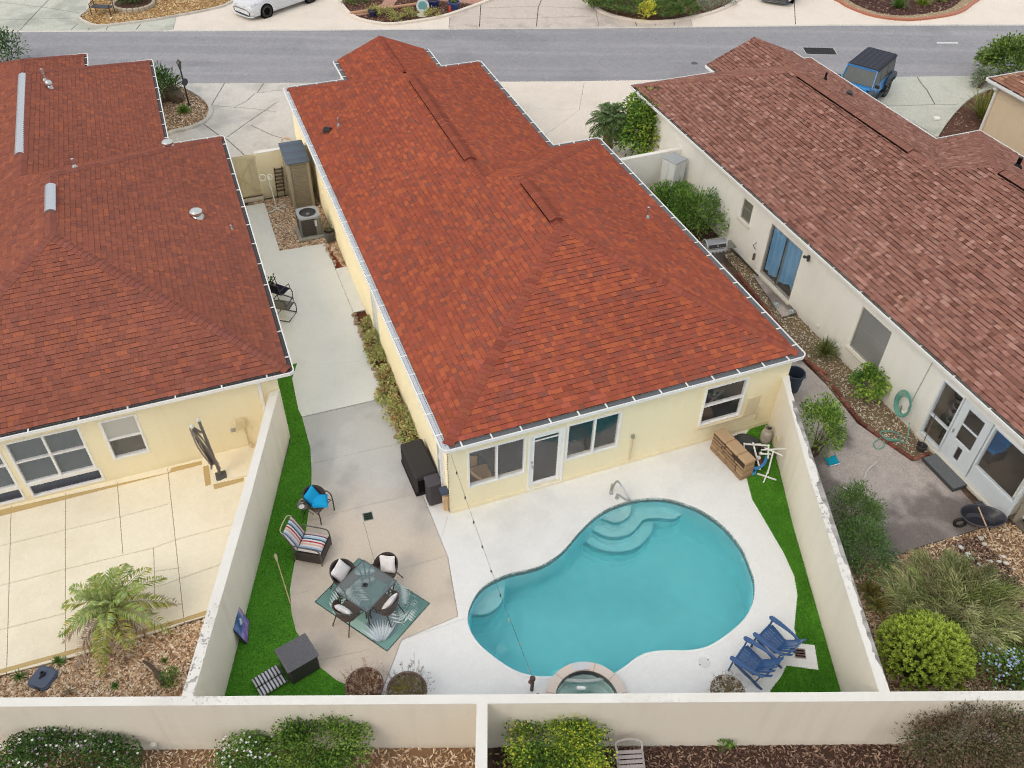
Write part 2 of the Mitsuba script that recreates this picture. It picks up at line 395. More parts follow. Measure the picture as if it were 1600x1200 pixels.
def ridge_vent(house, h, p0, p1, pal, metal=False):
    hframe(); p0, p1 = np.array(p0, float), np.array(p1, float)
    z = h(*((p0 + p1) / 2)); m = M((.62, .64, .66) if metal else np.array(pal[0]))
    w, t = (.145, .1) if metal else (.2, .085)
    d = (p1 - p0) / np.linalg.norm(p1 - p0); n = np.array([-d[1], d[0]])
    if metal:
        pr = [(-w, -.02), (-w, .03), (-w * .62, .075), (0, t), (w * .62, .075), (w, .03), (w, -.02)]
        ring = lambda p: [(*(p + n * x), z + y) for x, y in pr]
        k = len(pr); m.add(ring(p0) + ring(p1), [(i, i + 1, i + 1 + k, i + k) for i in range(k - 1)])
        for p in (p0, p1): m.add(ring(p), [(0, i, i + 1) for i in range(1, k - 1)], (.55, .57, .6))
        return obj(house, 'ridge_vent', m, 'metal', 20)
    else:
        L = np.linalg.norm(p1 - p0); rr = np.random.default_rng(5)
        for i in range(int(L / .15)):
            q = p0 + d * i * .15; q2 = q + d * .19
            c = np.array(pal[rr.integers(len(pal))]) * (.9 + .2 * rr.random())
            vs = [(*(p + n * x), z + y + (.012 if p is q else 0)) for p in (q, q2) for x, y in ((-w, t - S * w), (0, t), (w, t - S * w))]
            m.add(vs, [(0, 1, 4, 3), (1, 2, 5, 4)], c)
        for sg in (-1, 1):
            vs = [(*(p + n * w * sg * .93), z - S * w + y) for p in (p0, p1) for y in (-.03, t - .012)]
            m.add(vs, [(0, 1, 3, 2)], (.012, .01, .01))
        for p in (p0, p1):
            m.add([(*(p + n * x), z + y) for x, y in ((-w, -S * w - .02), (w, -S * w - .02), (w, t - S * w), (0, t), (-w, t - S * w))], [(0, 1, 2), (0, 2, 3), (0, 3, 4)], np.array(pal[0]) * .8)
        return obj(house, 'ridge_vent', m, 'matte', False)

def gutters(house, blocks, cut=None, guard=(.10, .105, .115), wallfp=None, step=.76, brk=.035, W=.115, left=None):
    hframe()
    fp = unary_union([sbox(b[0][3][0], b[0][3][2], b[0][3][1], b[0][3][3]) for b in blocks]).buffer(.001)
    J = dict(join_style=2, mitre_limit=5)
    o = lambda d: fp.buffer(d, **J)
    sub = (lambda g: g.difference(cut)) if cut is not None else (lambda g: g)
    lip = M(WHITE).prism(sub(o(W - .005).difference(o(W - .027))), EAVE - .10, EAVE - .008)
    lip.prism(sub(o(W).difference(o(W - .032))), EAVE - .02, EAVE - .001)
    lip.prism(sub(o(W - .027).difference(o(0))), EAVE - .10, EAVE - .09)
    lip.prism(o(.0).difference(o(-.018)), EAVE - .19, EAVE - .07)
    obj(house, 'gutter', lip, 'paint', False)
    gg = sub(o(W - .032).difference(o(.004)))
    if left is not None:
        lg = gg.intersection(sbox(-1, -.2, .02, 30)); gg = gg.difference(lg)
        hol = M(left).prism(lg, EAVE - .03, EAVE - .016); x0_ = -(W - .032)
        for i in range(300): hol.box((x0_ / 2 + .03, i * .07, EAVE - .0155), (.018, .04, .002), col=(.06, .06, .065))
        obj(house, 'gutter_guard', hol, 'paint', False)
    obj(house, 'gutter_guard', M(guard).prism(gg, EAVE - .045, EAVE - .03), 'paint', False)
    bk = M(WHITE)
    xy = np.array(o(W * .45).simplify(.02).exterior.coords)
    for p, q in zip(xy[:-1], xy[1:]):
        L = np.linalg.norm(q - p); n = int(L / step)
        if n < 1: continue
        d = (q - p) / L; nn = np.array([-d[1], d[0]])
        for i in range(n + 1):
            c = p + d * (L * (i + .5) / (n + 1))
            if cut is not None and cut.contains(Point(c)): continue
            bk.box((*c, EAVE - .012), (brk, W + .01, .02), rz=math.atan2(d[1], d[0]))
    obj(house, 'gutter_bracket_row', bk, 'paint', False, kind='stuff')
    if wallfp is not None:
        obj(house, 'soffit', M((.66, .66, .63)).prism(fp.buffer(-.02).difference(wallfp.buffer(-.03)), EAVE - .2, EAVE - .185), 'matte', False)

def wall_frame(plane, d0):
    """local frame on a house wall: x along the wall, y out of it, z up. 'A': wall across, facing the yard; 'B': wall along, facing left; 'C': wall along, facing right."""
    X = np.eye(4)
    if plane == 'A': X[:2, 0], X[:2, 1], X[:2, 3] = HB, -HA, HO + HA * d0
    if plane == 'B': X[:2, 0], X[:2, 1], X[:2, 3] = HA, -HB, HO + HB * d0
    if plane == 'C': X[:2, 0], X[:2, 1], X[:2, 3] = HA, HB, HO + HB * d0
    if plane == 'F': X[:2, 0], X[:2, 1], X[:2, 3] = HB, HA, HO + HA * d0
    XF[0] = X
def wall_slab(house, plane, d0, s0, s1, z1=2.42, holes=(), bsdf='stucco_cream', z0=-.1, name='wall', t=.16):
    wall_frame(plane, d0)
    g = sbox(s0, z0, s1, z1)
    for h in holes: g = g.difference(sbox(h[0], h[2], h[1], h[3]))
    m = M()
    for p in polys(g):
        e = trimesh.creation.extrude_polygon(p, t, engine='earcut'); v = np.array(e.vertices)
        m.add(np.column_stack([v[:, 0], -v[:, 2], v[:, 1]]), e.faces)
    return obj(house, name, m, bsdf, False)

def window(house, plane, d0, s0, s1, z0, z1, vs=(), hs=(), fw=.06, blind=(.085, .088, .095), back=.1, frame=WHITE, sill=None, name='window', label=None, gl=True, proud=.025):
    wall_frame(plane, d0)
    if s1 < s0: s0, s1 = s1, s0
    m = M(frame)
    y0, y1 = -.1, proud; yc, yd = (y0 + y1) / 2, y1 - y0
    for s_ in (s0 + fw / 2, s1 - fw / 2): m.box((s_, yc, (z0 + z1) / 2), (fw, yd, z1 - z0), bev=.006)
    for z_ in (z0 + fw / 2, z1 - fw / 2): m.box(((s0 + s1) / 2, yc - .003, z_), (s1 - s0 - fw, yd, fw), bev=.006)
    w = obj(house, name, m, 'paint', False, label=label)
    xs = [s0 + fw, *[s0 + (s1 - s0) * v for v in vs], s1 - fw]; zs = [z0 + fw, *[z0 + (z1 - z0) * v for v in hs], z1 - fw]
    if vs or hs:
        m = M(frame)
        for x in xs[1:-1]: m.box((x, yc - .006, (z0 + z1) / 2), (fw * .8, yd - .012, z1 - z0 - 2 * fw))
        for z in zs[1:-1]: m.box(((s0 + s1) / 2, yc - .009, z), (s1 - s0 - 2 * fw, yd - .018, fw * .6))
        obj(w, 'mullion', m, 'paint', False)
    if gl:
        for i in range(len(xs) - 1):
            for j in range(len(zs) - 1):
                obj(w, 'pane', M().add([(xs[i], -.03, zs[j]), (xs[i + 1], -.03, zs[j]), (xs[i + 1], -.03, zs[j + 1]), (xs[i], -.03, zs[j + 1])], [(0, 1, 2, 3)]), 'glass', False)
    if blind is not None:
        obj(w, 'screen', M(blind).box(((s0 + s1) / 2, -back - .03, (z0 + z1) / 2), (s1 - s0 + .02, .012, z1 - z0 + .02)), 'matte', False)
    if sill: obj(w, 'sill', M(sill).box(((s0 + s1) / 2, .03, z0 - .045), (s1 - s0 + .14, .1, .07), bev=.01), 'matte', False)
    return w

# ---- the middle house
PAL_A = [(.335, .090, .056), (.405, .112, .057), (.295, .087, .058), (.262, .088, .063), (.36, .097, .057)]
house = thing('house', 'cream house in the middle with bright orange red shingle roof behind the pool', 'house')
MB = [block(.0, 9.9, .0, 12.81), block(.0, 8.06, 2.0, 20.81), block(2.47, 6.31, 17.2, 22.95, front='gable')]
roof_m = shingle_roof(house, MB, PAL_A, (.36, .22, .20, .12, .10), seed=2, thick=.017)
hM = height(MB)
CAPA = [(.295, .085, .057), (.315, .092, .06), (.275, .08, .054)]
ridge_caps(roof_m, hM, [((0, 0), (4.95, 4.95)), ((9.9, 0), (4.95, 4.95)), ((4.95, 4.95), (4.95, 7.86)), ((9.9, 12.81), (4.95, 7.86)),
                        ((4.03, 8.85), (4.03, 16.78)), ((0, 20.81), (4.03, 16.78)), ((8.06, 20.81), (4.03, 16.78)), ((4.39, 19.2), (4.39, 22.9))], CAPA)
ridge_vent(house, hM, (4.03, 10.0), (4.03, 16.3), CAPA)
ridge_vent(house, hM, (4.95, 5.25), (4.95, 7.5), CAPA)
WFM = unary_union([sbox(0, 0, 9.8, 12.7), sbox(0, 12, 8.0, 20.7), sbox(2.55, 20, 6.2, 22.8)])
gutters(house, MB, cut=sbox(2.2, 22.9, 6.6, 23.4), guard=(.115, .12, .13), wallfp=WFM, step=.8, W=.195, left=(.50, .52, .55))
def lead_gutter(): pass
# window openings of the yard wall: (b0, b1, z0, z1)
w1 = ((0.487, 1.328)[0], (2.053, 1.257)[0], (0.487, 0.815)[1], 2.17)
dr_ = ((2.116, 1.234)[0], (3.118, 0.855)[0], .06, 2.14)
w2 = ((3.152, 1.332)[0], (4.692, 1.501)[0], w1[2] + .02, 2.17)
w3 = ((7.153, 1.38)[0], (8.487, 1.425)[0], (7.195, 0.725)[1], 2.17)
wall_slab(house, 'A', 0, 0, 9.8, holes=(w1, dr_, w2, w3))
wall_slab(house, 'B', 0, .163, 20.75, holes=((7.0, 7.9, .02, 2.1), (.35, .95, .55, 2.05)))
wall_slab(house, 'C', 9.8, .163, 12.75)
wall_slab(house, 'C', 8.0, 12.75, 20.75)
wall_slab(house, 'F', 12.75, 8.0, 9.637)
wall_slab(house, 'F', 20.75, .163, 7.837)
for pl, d in (('B', 2.5), ('C', 6.25)): wall_slab(house, pl, d, 20.75, 22.8)
wall_slab(house, 'F', 22.8, 2.663, 6.087)
hframe()
obj(house, 'gable_wall', M((.6, .52, .35)).add([(2.5, 22.79, 2.4), (6.25, 22.79, 2.4), (4.39, 22.79, 3.36), (2.5, 22.7, 2.4), (6.25, 22.7, 2.4), (4.39, 22.7, 3.36)], [(0, 1, 2), (3, 5, 4)]), 'matte', False)
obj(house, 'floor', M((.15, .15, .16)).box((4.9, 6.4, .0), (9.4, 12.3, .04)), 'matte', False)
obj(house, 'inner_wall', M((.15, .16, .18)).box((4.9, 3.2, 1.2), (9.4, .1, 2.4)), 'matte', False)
obj(house, 'plinth', M().prism(sbox(-.012, -.012, 9.8, -.001), -.05, .17), 'stucco_cream', False)
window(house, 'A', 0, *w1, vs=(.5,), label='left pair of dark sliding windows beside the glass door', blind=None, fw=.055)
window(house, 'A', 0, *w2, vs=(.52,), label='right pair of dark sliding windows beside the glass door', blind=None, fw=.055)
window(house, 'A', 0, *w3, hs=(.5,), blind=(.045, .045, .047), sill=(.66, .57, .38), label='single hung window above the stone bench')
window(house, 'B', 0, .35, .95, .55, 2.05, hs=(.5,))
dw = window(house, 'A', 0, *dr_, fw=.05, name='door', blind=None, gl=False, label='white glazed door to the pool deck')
wall_frame('A', 0)
dm = M(WHITE); a0, a1 = dr_[0] + .05, dr_[1] - .05
for s_ in (a0 + .06, a1 - .06): dm.box((s_, -.03, 1.09), (.12, .045, 2.0), bev=.006)
dm.box(((a0 + a1) / 2, -.033, .2), (a1 - a0 - .24, .04, .22), bev=.006); dm.box(((a0 + a1) / 2, -.033, 2.03), (a1 - a0 - .24, .04, .12), bev=.006)
dm.box(((a0 + a1) / 2, -.033, 1.86), (a1 - a0 - .24, .03, .025))
obj(dw, 'leaf_frame', dm, 'paint', False)
obj(dw, 'pane', M().add([(a0 + .12, -.04, .31), (a1 - .12, -.04, .31), (a1 - .12, -.04, 1.97), (a0 + .12, -.04, 1.97)], [(0, 1, 2, 3)]), 'glass', False)
hd = M((.45, .43, .4)); hd.cyl((a0 + .06, -.01, 1.0), (a0 + .06, .06, 1.0), .014); hd.sph((a0 + .06, .07, 1.0), .03); hd.cyl((a0 + .06, -.01, 1.13), (a0 + .06, .025, 1.13), .025)
obj(dw, 'handle', hd, 'metal')
sd = M(WHITE)
for s_ in (7.04, 7.86): sd.box((s_, -.05, 1.06), (.08, .1, 2.08))
wall_frame('B', 0); sd.box((7.45, -.06, 1.04), (.74, .04, 2.0), col=(.6, .6, .58)); obj(house, 'side_door', sd, 'paint', False)
# downpipe, pipes and small fittings on the middle house
hframe()
obj(house, 'downspout', M(WHITE).box((-.05, .42, 1.2), (.08, .06, 2.3), bev=.01).bar((-.05, .42, 2.33), (-.15, .42, 2.5), .08, .06), 'paint', False)
cp = (5.12, 1.132)
wall_frame('A', 0)
pm = M((.64, .55, .36)); px_ = (5.103, 0.491)[0]
pm.box((px_, .03, .62), (.045, .05, .9), bev=.01); pm.box((px_ + .03, .02, .62), (.02, .03, .9)); pm.box((px_, .04, 1.1), (.1, .06, .12), bev=.01, col=(.3, .28, .22))
obj(house, 'conduit', pm, 'paint', False)
pm = M((.66, .57, .38)); cx = (9.059, 0.49)[0]; pm.box((cx, .02, .62), (.06, .04, .5), bev=.008); pm.box((cx - .22, .012, .95), (.42, .02, .7)); obj(house, 'wall_box', pm, 'paint', False)
hframe()
def roof_pipe(house, b, a, h, col=(.6, .6, .6), ht=.35, r=.045, cap=None, flash=True, lab=None):
    hframe(); z = h(b, a); m = M(col)
    m.cyl((b, a, z - .05), (b, a, z + ht), r, sides=12)
    if flash: m.lathe([(r * 2.6, -.05), (r * 2.2, .03), (r * 1.15, .1), (r, .12)], (b, a, z), 14, np.array(col) * .8)
    if cap: m.lathe([(.0, .22), (cap * .6, .2), (cap, .13), (cap, .06), (cap * .7, .04)], (b, a, z + ht * .3), 18)
    return obj(house, 'vent_pipe', m, 'metal', 40, label=lab)
def on(fn, x, y, z): pass
roof_pipe(house, *(1.057, 16.1), hM, (.55, .55, .56), .3, .035)
roof_pipe(house, *(8.786, 6.752), hM, (.6, .6, .62), .38, .04)
def hood(house, b, a, h, rz, col=(.015, .014, .014)):
    hframe(); z = h(b, a); m = M(col); n = 8; sg = []
    for i in range(n + 1):
        t = math.pi * i / n; sg.append((.13 * math.cos(t), .13 * math.sin(t)))
    R = rotz(rz)
    v = [np.array((x, y_, zz)) @ R.T + (b, a, z) for y_ in (-.13, .13) for x, zz in sg]
    m.add(v, [(i, i + 1, i + 2 + n, i + 1 + n) for i in range(n)]); m.add(v[n + 1:], [(0, i, i + 1) for i in range(1, n)])
    m.box((b, a, z - .01), (.36, .36, .03), rz=rz, col=(.1, .05, .04))
    return obj(house, 'roof_vent', m, 'paint', 40)
hood(house, *(0.654, 16.19), hM, .9)

# ---- the left neighbour
PAL_B = [(.29, .102, .070), (.325, .111, .070), (.265, .095, .068), (.24, .09, .068), (.35, .116, .068)]
lh = thing('house', 'left neighbour house with rust red shingle roof and metal ridge vents', 'house')
LBk = [block(-13.2, -3.05, 3.95, 17.5), block(-13.2, -4.97, 6.2, 25.4), block(-11.7, -7.52, 21.5, 26.95)]
roof_l = shingle_roof(lh, LBk, PAL_B, (.47, .12, .24, .12, .05), seed=11, thick=.015, skip=lambda c: c[:, 0] < -10)
hL = height(LBk)
CAPB = [(.255, .094, .071), (.24, .09, .07), (.265, .096, .072)]
ridge_caps(roof_l, hL, [((-3.05, 3.95), (-8.125, 9.025)), ((-13.2, 3.95), (-8.125, 9.025)), ((-8.125, 9.025), (-8.125, 12.43)), ((-3.05, 17.5), (-8.125, 12.43)),
                        ((-9.085, 13.5), (-9.085, 21.29)), ((-4.97, 25.4), (-9.085, 21.29)), ((-13.2, 25.4), (-9.085, 21.29)), ((-7.52, 26.95), (-9.61, 24.86)), ((-11.7, 26.95), (-9.61, 24.86)), ((-9.61, 23.4), (-9.61, 24.86))], CAPB)
ridge_vent(lh, hL, (-9.165, 14.89), (-9.221, 21.181), CAPB, metal=True)
ridge_vent(lh, hL, (-8.125, 10.2), (-8.125, 11.7), CAPB, metal=True)
WFL = unary_union([sbox(-13, 4.17, -3.37, 17.2), sbox(-13, 12, -5.2, 25.1), sbox(-11.4, 25, -7.8, 26.6)])
gutters(lh, LBk, guard=(.05, .045, .045), wallfp=WFL, step=1.15, W=.14)
bw = ((-11.942, 1.306)[0], (-9.966, 1.483)[0], (-10.483, 0.916)[1], 2.2)
LX = [(-10.022, 1.574)[0], (-8.285, 0.576)[0]]
LZ = [(-8.285, 0.576)[1], (-8.329, 0.088)[1]]
lw = (LX[0], LX[1], LZ[0], 2.12)
ln = (LX[0] + .03, LX[1] + .06, LZ[1], LZ[0] - .02)
l2 = (LX[0] - (LX[1] - LX[0]) - .12, LX[0] - .12, LZ[0], 2.12)
l2n = (l2[0], l2[1], LZ[1], LZ[0] - .02)
ls = ((-7.84, 0.705)[0], (-6.932, 0.762)[0], (-7.84, 0.705)[1], 2.12)
wall_slab(lh, 'A', 4.17, -13, -3.37, holes=(lw, ln, l2, l2n, ls))
wall_slab(lh, 'C', -3.37, 4.333, 17.2); wall_slab(lh, 'F', 17.2, -5.2, -3.533); wall_slab(lh, 'C', -5.2, 17.2, 25.1); wall_slab(lh, 'F', 25.1, -13, -5.363); wall_slab(lh, 'B', -13, 4.333, 24.93)
for pl, d in (('B', -11.4), ('C', -7.8)): wall_slab(lh, pl, d, 25.1, 26.6)
wall_slab(lh, 'F', 26.6, -11.237, -7.963)
for q in (lw, l2): window(lh, 'A', 4.17, *q, vs=(.5,), hs=(.52,), blind=(.10, .125, .16), back=.06)
for q in (ln, l2n): window(lh, 'A', 4.17, *q, blind=(.018, .035, .085), back=.04, fw=.05)
wq = window(lh, 'A', 4.17, *ls, hs=(.5,), blind=(.09, .09, .085), back=.09, label='single hung window with raised pale blind')
wall_frame('A', 4.17)
obj(wq, 'blind', M((.5, .5, .46)).box(((ls[0] + ls[1]) / 2, -.06, ls[3] - .42), (ls[1] - ls[0] - .12, .01, .75)), 'matte', False)
obj(lh, 'downspout', M(WHITE).box(((-3.86, 2.045)[0], .05, 1.1), (.09, .07, 2.4), bev=.01), 'paint', False)
q = (-4.544, 0.967)
ub = M((.62, .53, .34)).box((q[0], .06, q[1]), (.26, .12, .3), bev=.01).cyl((q[0] + .06, .03, q[1] - .12), (q[0] + .06, .03, .02), .022)
obj(lh, 'meter_box', ub, 'paint', 30)
q = (-4.783, 0.78); obj(lh, 'outlet', M((.35, .35, .34)).box((q[0], .03, q[1]), (.12, .06, .1), bev=.01), 'paint', 30)
q = (-4.436, 0.076); obj(lh, 'drain_pipe', M((.66, .56, .38)).cyl((q[0], .06, -.02), (q[0], .06, .16), .04).cyl((q[0], .06, .12), (q[0], .16, .12), .04), 'paint', 30)
roof_pipe(lh, *(-8.385, 20.388), hL, (.6, .6, .6), .22, .05, cap=.13); roof_pipe(lh, *(-8.527, 20.884), hL, (.62, .6, .6), .45, .045)
roof_pipe(lh, *(-4.871, 16.718), hL, (.66, .67, .64), .16, .09, cap=.2, lab='mushroom vent at the gutter corner')
roof_pipe(lh, *(-4.429, 11.321), hL, (.66, .67, .64), .16, .09, cap=.2, lab='mushroom vent in the middle of the slope')
roof_pipe(lh, *(-7.568, 13.454), hL, (.66, .6, .58), .3, .045); roof_pipe(lh, *(-3.525, 10.848), hL, (.6, .58, .57), .14, .03)

# ---- the right neighbour
PAL_C = [(.305, .152, .118), (.34, .177, .138), (.275, .133, .103), (.24, .113, .087), (.41, .23, .185)]
rh = thing('house', 'right neighbour house with white walls and brownish pink shingle roof', 'house')
RB = [block(13.3, 24.05, -5.4, 8.65), block(13.3, 21.95, -3.2, 16.62), block(17.3, 21.6, 12.8, 17.5, front='gable')]
roof_r = shingle_roof(rh, RB, PAL_C, (.38, .22, .20, .12, .08), thick=.026, wid=(.08, .27), seed=23, skip=lambda c: (c[:, 0] > 17) | (c[:, 1] < -2.0), rows_dark=.4)
hR = height(RB)
CAPC = [(.27, .13, .10), (.285, .14, .109), (.255, .12, .093)]
ridge_caps(roof_r, hR, [((13.3, -5.4), (18.675, -.025)), ((24.05, -5.4), (18.675, -.025)), ((18.675, -.025), (18.675, 3.275)), ((24.05, 8.65), (18.675, 3.275)),
                        ((17.625, 4.3), (17.625, 12.3)), ((13.3, 16.62), (17.625, 12.295)), ((21.95, 16.62), (17.625, 12.295)), ((19.45, 14.5), (19.45, 17.4))], CAPC)
ridge_vent(rh, hR, (17.625, 5.6), (17.625, 11.8), CAPC); ridge_vent(rh, hR, (18.675, .2), (18.675, 3.0), CAPC)
WFR = unary_union([sbox(13.42, -5.1, 23.8, 8.4), sbox(13.42, 8, 21.7, 16.3), sbox(17.5, 16, 21.4, 17.3)])
gutters(rh, RB, cut=sbox(17.15, 17.45, 21.75, 17.8), guard=(.06, .062, .068), wallfp=WFR, step=1.3)
WP = 13.42
def wb(*p):
    p = np.array(p); return (p[:, 0].min(), p[:, 0].max(), p[:, 1].min(), min(p[:, 1].max(), 2.2))
r1 = wb((8.15, 2.09), (8.074, 1.309), (7.552, 1.306)); r1 = (r1[0], r1[1], r1[2], 2.1)
r2 = wb((6.425, 0.157), (4.638, 0.124)); r2 = (r2[0], r2[1], .1, 2.1)
r3 = wb((1.601, 0.573), (0.284, 0.649)); r3 = (r3[0], r3[1], r3[2] - .02, 2.1)
q0, q1, q2, q3 = (-1.857, -0.029)[0], (-2.653, -0.078)[0], (-3.86, 0.063)[0], (-4.656, 0.421)[0]
dl = (q1, q0, .12, 2.15); dd = (q1 - 1.02, q1 - .02, .1, 2.15); dp = (q1 - 1.06 - 1.45, q1 - 1.06, .1, 2.15)
wall_slab(rh, 'B', WP, -5.1, 16.3, holes=(r1, r2, r3, (dp[0], dl[1], .1, 2.15)), bsdf='stucco_white')
wall_slab(rh, 'A', -5.1, WP + .163, 23.8, bsdf='stucco_white'); wall_slab(rh, 'C', 23.8, -4.93, 8.4, bsdf='stucco_white'); wall_slab(rh, 'F', 8.4, 21.7, 23.637, bsdf='stucco_white')
wall_slab(rh, 'C', 21.7, 8.4, 16.3, bsdf='stucco_white'); wall_slab(rh, 'F', 16.3, WP + .163, 21.537, bsdf='stucco_white')
for pl, d in (('B', 17.5), ('C', 21.4)): wall_slab(rh, pl, d, 16.3, 17.3, bsdf='stucco_white')
wall_slab(rh, 'F', 17.3, 17.663, 21.237, bsdf='stucco_white')
hframe()
obj(rh, 'gable_wall', M((.55, .53, .47)).add([(17.5, 17.29, 2.4), (21.4, 17.29, 2.4), (19.45, 17.29, 3.42), (17.5, 17.2, 2.4), (21.4, 17.2, 2.4), (19.45, 17.2, 3.42)], [(0, 1, 2), (3, 5, 4)]), 'matte', False)
TRIM = (.62, .6, .52); ALU = (.30, .295, .27)
window(rh, 'B', WP, *r1, hs=(.55,), frame=ALU, fw=.04, blind=(.20, .20, .17), back=.06, sill=TRIM, proud=-.04, label='small window above the grill')
w_ = window(rh, 'B', WP, *r2, vs=(.5,), frame=ALU, fw=.055, blind=None, proud=-.02, name='sliding_door', label='sliding glass door with a blue curtain')
wall_frame('B', WP)
cu = M((.10, .24, .42)); n = 90; xs = np.linspace(r2[0] + .05, r2[1] - .05, n); fold = -.13 + .022 * np.sin(xs * 22 + 2 * np.sin(xs * 3)) + .012 * np.sin(xs * 47)
hem = .32 + .1 * np.sin(xs * 2.7 + 1) + .04 * np.sin(xs * 9)
vv = np.vstack([np.column_stack([xs, fold, np.full(n, 2.05)]), np.column_stack([xs, fold * 1.1 - .01, (2.05 + hem) / 2]), np.column_stack([xs, fold * 1.25, hem])])
i = np.arange(n - 1); cc = np.tile(np.array((.17, .37, .60)), (3 * n, 1)) * (1 + .3 * (meshkit.noise(np.column_stack([np.tile(xs, 3) * 9, vv[:, 2] * 2, np.zeros(3 * n)])) - .5))[:, None]
cu.add(vv, np.vstack([np.stack([i + k * n, i + 1 + k * n, i + 1 + (k + 1) * n, i + (k + 1) * n], 1) for k in (0, 1)]), cc)
obj(w_, 'curtain', cu, 'matte', True)
obj(w_, 'inner_wall', M((.12, .12, .11)).box(((r2[0] + r2[1]) / 2, -.4, 1.1), (r2[1] - r2[0] + .4, .02, 2.3)), 'matte', False)
obj(w_, 'threshold', M(TRIM).box(((r2[0] + r2[1]) / 2 + .05, .04, .05), (r2[1] - r2[0] + .3, .12, .1), bev=.01), 'matte', False)
window(rh, 'B', WP, *r3, hs=(.56,), frame=ALU, fw=.045, blind=(.27, .285, .29), back=.05, sill=TRIM, proud=-.04, label='large single hung window with lowered shade')
LF = (.62, .68, .72)
window(rh, 'B', WP, *dl, hs=(.38,), frame=LF, fw=.05, blind=None, label='porch window with dark framed picture inside')
window(rh, 'B', WP, dp[0], dp[1], .62, 2.15, frame=LF, fw=.06, blind=None, label='large dark porch window right of the door')
wall_frame('B', WP)
obj(rh, 'door_panel', M(LF).box(((dp[0] + dp[1]) / 2, -.03, .36), (dp[1] - dp[0], .09, .52), bev=.008), 'paint', False)
pd = M(LF); c0, c1 = dd[0], dd[1]; cw = c1 - c0
for s_ in (c0 + .11, c1 - .11): pd.box((s_, -.02, 1.12), (.22, .06, 2.04), bev=.008)
for z_, hh in ((.2, .2), (.82, .14), (2.06, .2)): pd.box(((c0 + c1) / 2, -.023, z_), (cw - .44, .055, hh), bev=.006)
pd.box(((c0 + c1) / 2, -.026, 1.42), (cw - .44, .045, .035)); 
for s_ in (c0 + .315, c1 - .315): pd.box((s_, -.024, .52), (.19, .05, .46))
pdk = obj(rh, 'porch_door', pd, 'paint', False, label='pale blue porch door with three glazed openings')
for z0_, z1_ in ((.89, 1.40), (1.44, 1.96)):
    obj(pdk, 'pane', M().add([(c0 + .22, -.03, z0_), (c1 - .22, -.03, z0_), (c1 - .22, -.03, z1_), (c0 + .22, -.03, z1_)], [(0, 1, 2, 3)]), 'glass', False)
obj(pdk, 'pane', M().add([(c0 + .4, -.03, .29), (c1 - .4, -.03, .29), (c1 - .4, -.03, .75), (c0 + .4, -.03, .75)], [(0, 1, 2, 3)]), 'glass', False)
obj(pdk, 'handle', M((.5, .5, .5)).box((c1 - .11, .04, 1.08), (.03, .04, .14), bev=.008), 'metal', False)
hframe()
obj(rh, 'porch_floor', M((.17, .15, .13)).box((14.7, (dp[0] + dl[1]) / 2, .03), (2.2, 5.4, .04)), 'matte', False)
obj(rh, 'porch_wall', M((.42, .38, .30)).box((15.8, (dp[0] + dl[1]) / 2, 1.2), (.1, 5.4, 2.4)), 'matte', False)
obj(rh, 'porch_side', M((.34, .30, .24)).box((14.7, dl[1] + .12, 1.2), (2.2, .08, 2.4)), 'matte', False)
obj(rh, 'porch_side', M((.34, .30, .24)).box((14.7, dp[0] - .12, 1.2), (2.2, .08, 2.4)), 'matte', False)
obj(rh, 'door_sill', M(TRIM).box((WP - .06, (dp[0] + dl[1]) / 2, .045), (.13, dl[1] - dp[0] + .1, .1), bev=.01), 'matte', False)
sp = hw(WP, -5.1)
for b_, a_ in ((14.1, -5.25),):
    obj(rh, 'downspout', M((.58, .62, .64)).tube([(13.9, -5.16, 2.3), (13.9, -5.16, .35), (13.88, -5.22, .22), (13.8, -5.45, .16)], .055, 10), 'paint', 40)
obj(rh, 'drain_hose', M((.018, .018, .02)).tube([(13.82, -5.4, .17), (13.7, -5.9, .07), (13.65, -6.6, .07), (13.6, -7.6, .06)], .065, 12), 'paint', 40)
roof_pipe(rh, *(19.55, 12.641), hR, (.02, .02, .02), .3, .04); hood(rh, *(19.734, 11.356), hR, 2.4, (.03, .03, .034)); roof_pipe(rh, *(21.091, 4.395), hR, (.02, .02, .022), .35, .07)
wall_frame('B', WP)
q = (4.287, 2.105); obj(rh, 'wall_lamp', M((.04, .035, .03)).box((q[0], .05, q[1]), (.1, .1, .14), bev=.02).sph((q[0] + .1, .12, q[1] - .02), .05).sph((q[0] - .1, .12, q[1] - .02), .05).bar((q[0] - .1, .1, q[1]), (q[0] + .1, .1, q[1]), .03, .03), 'paint', 40)
q = (3.019, 0.254); obj(rh, 'outlet', M((.72, .71, .66)).box((q[0], .035, q[1]), (.1, .07, .13), bev=.015), 'paint', 40)
q = (-1.129, 0.222); obj(rh, 'hose_hanger', M((.7, .7, .66)).box((q[0], .05, q[1]), (.16, .1, .12), bev=.02), 'paint', 40)
q = (-1.209, 0.399); q2_ = (-1.325, 1.744); obj(rh, 'cable', M((.25, .25, .24)).tube([(q[0], .01, q[1]), ((q[0] + q2_[0]) / 2 + .02, .012, (q[1] + q2_[1]) / 2), (q2_[0], .01, 2.4)], .009, 6), 'paint', 40)

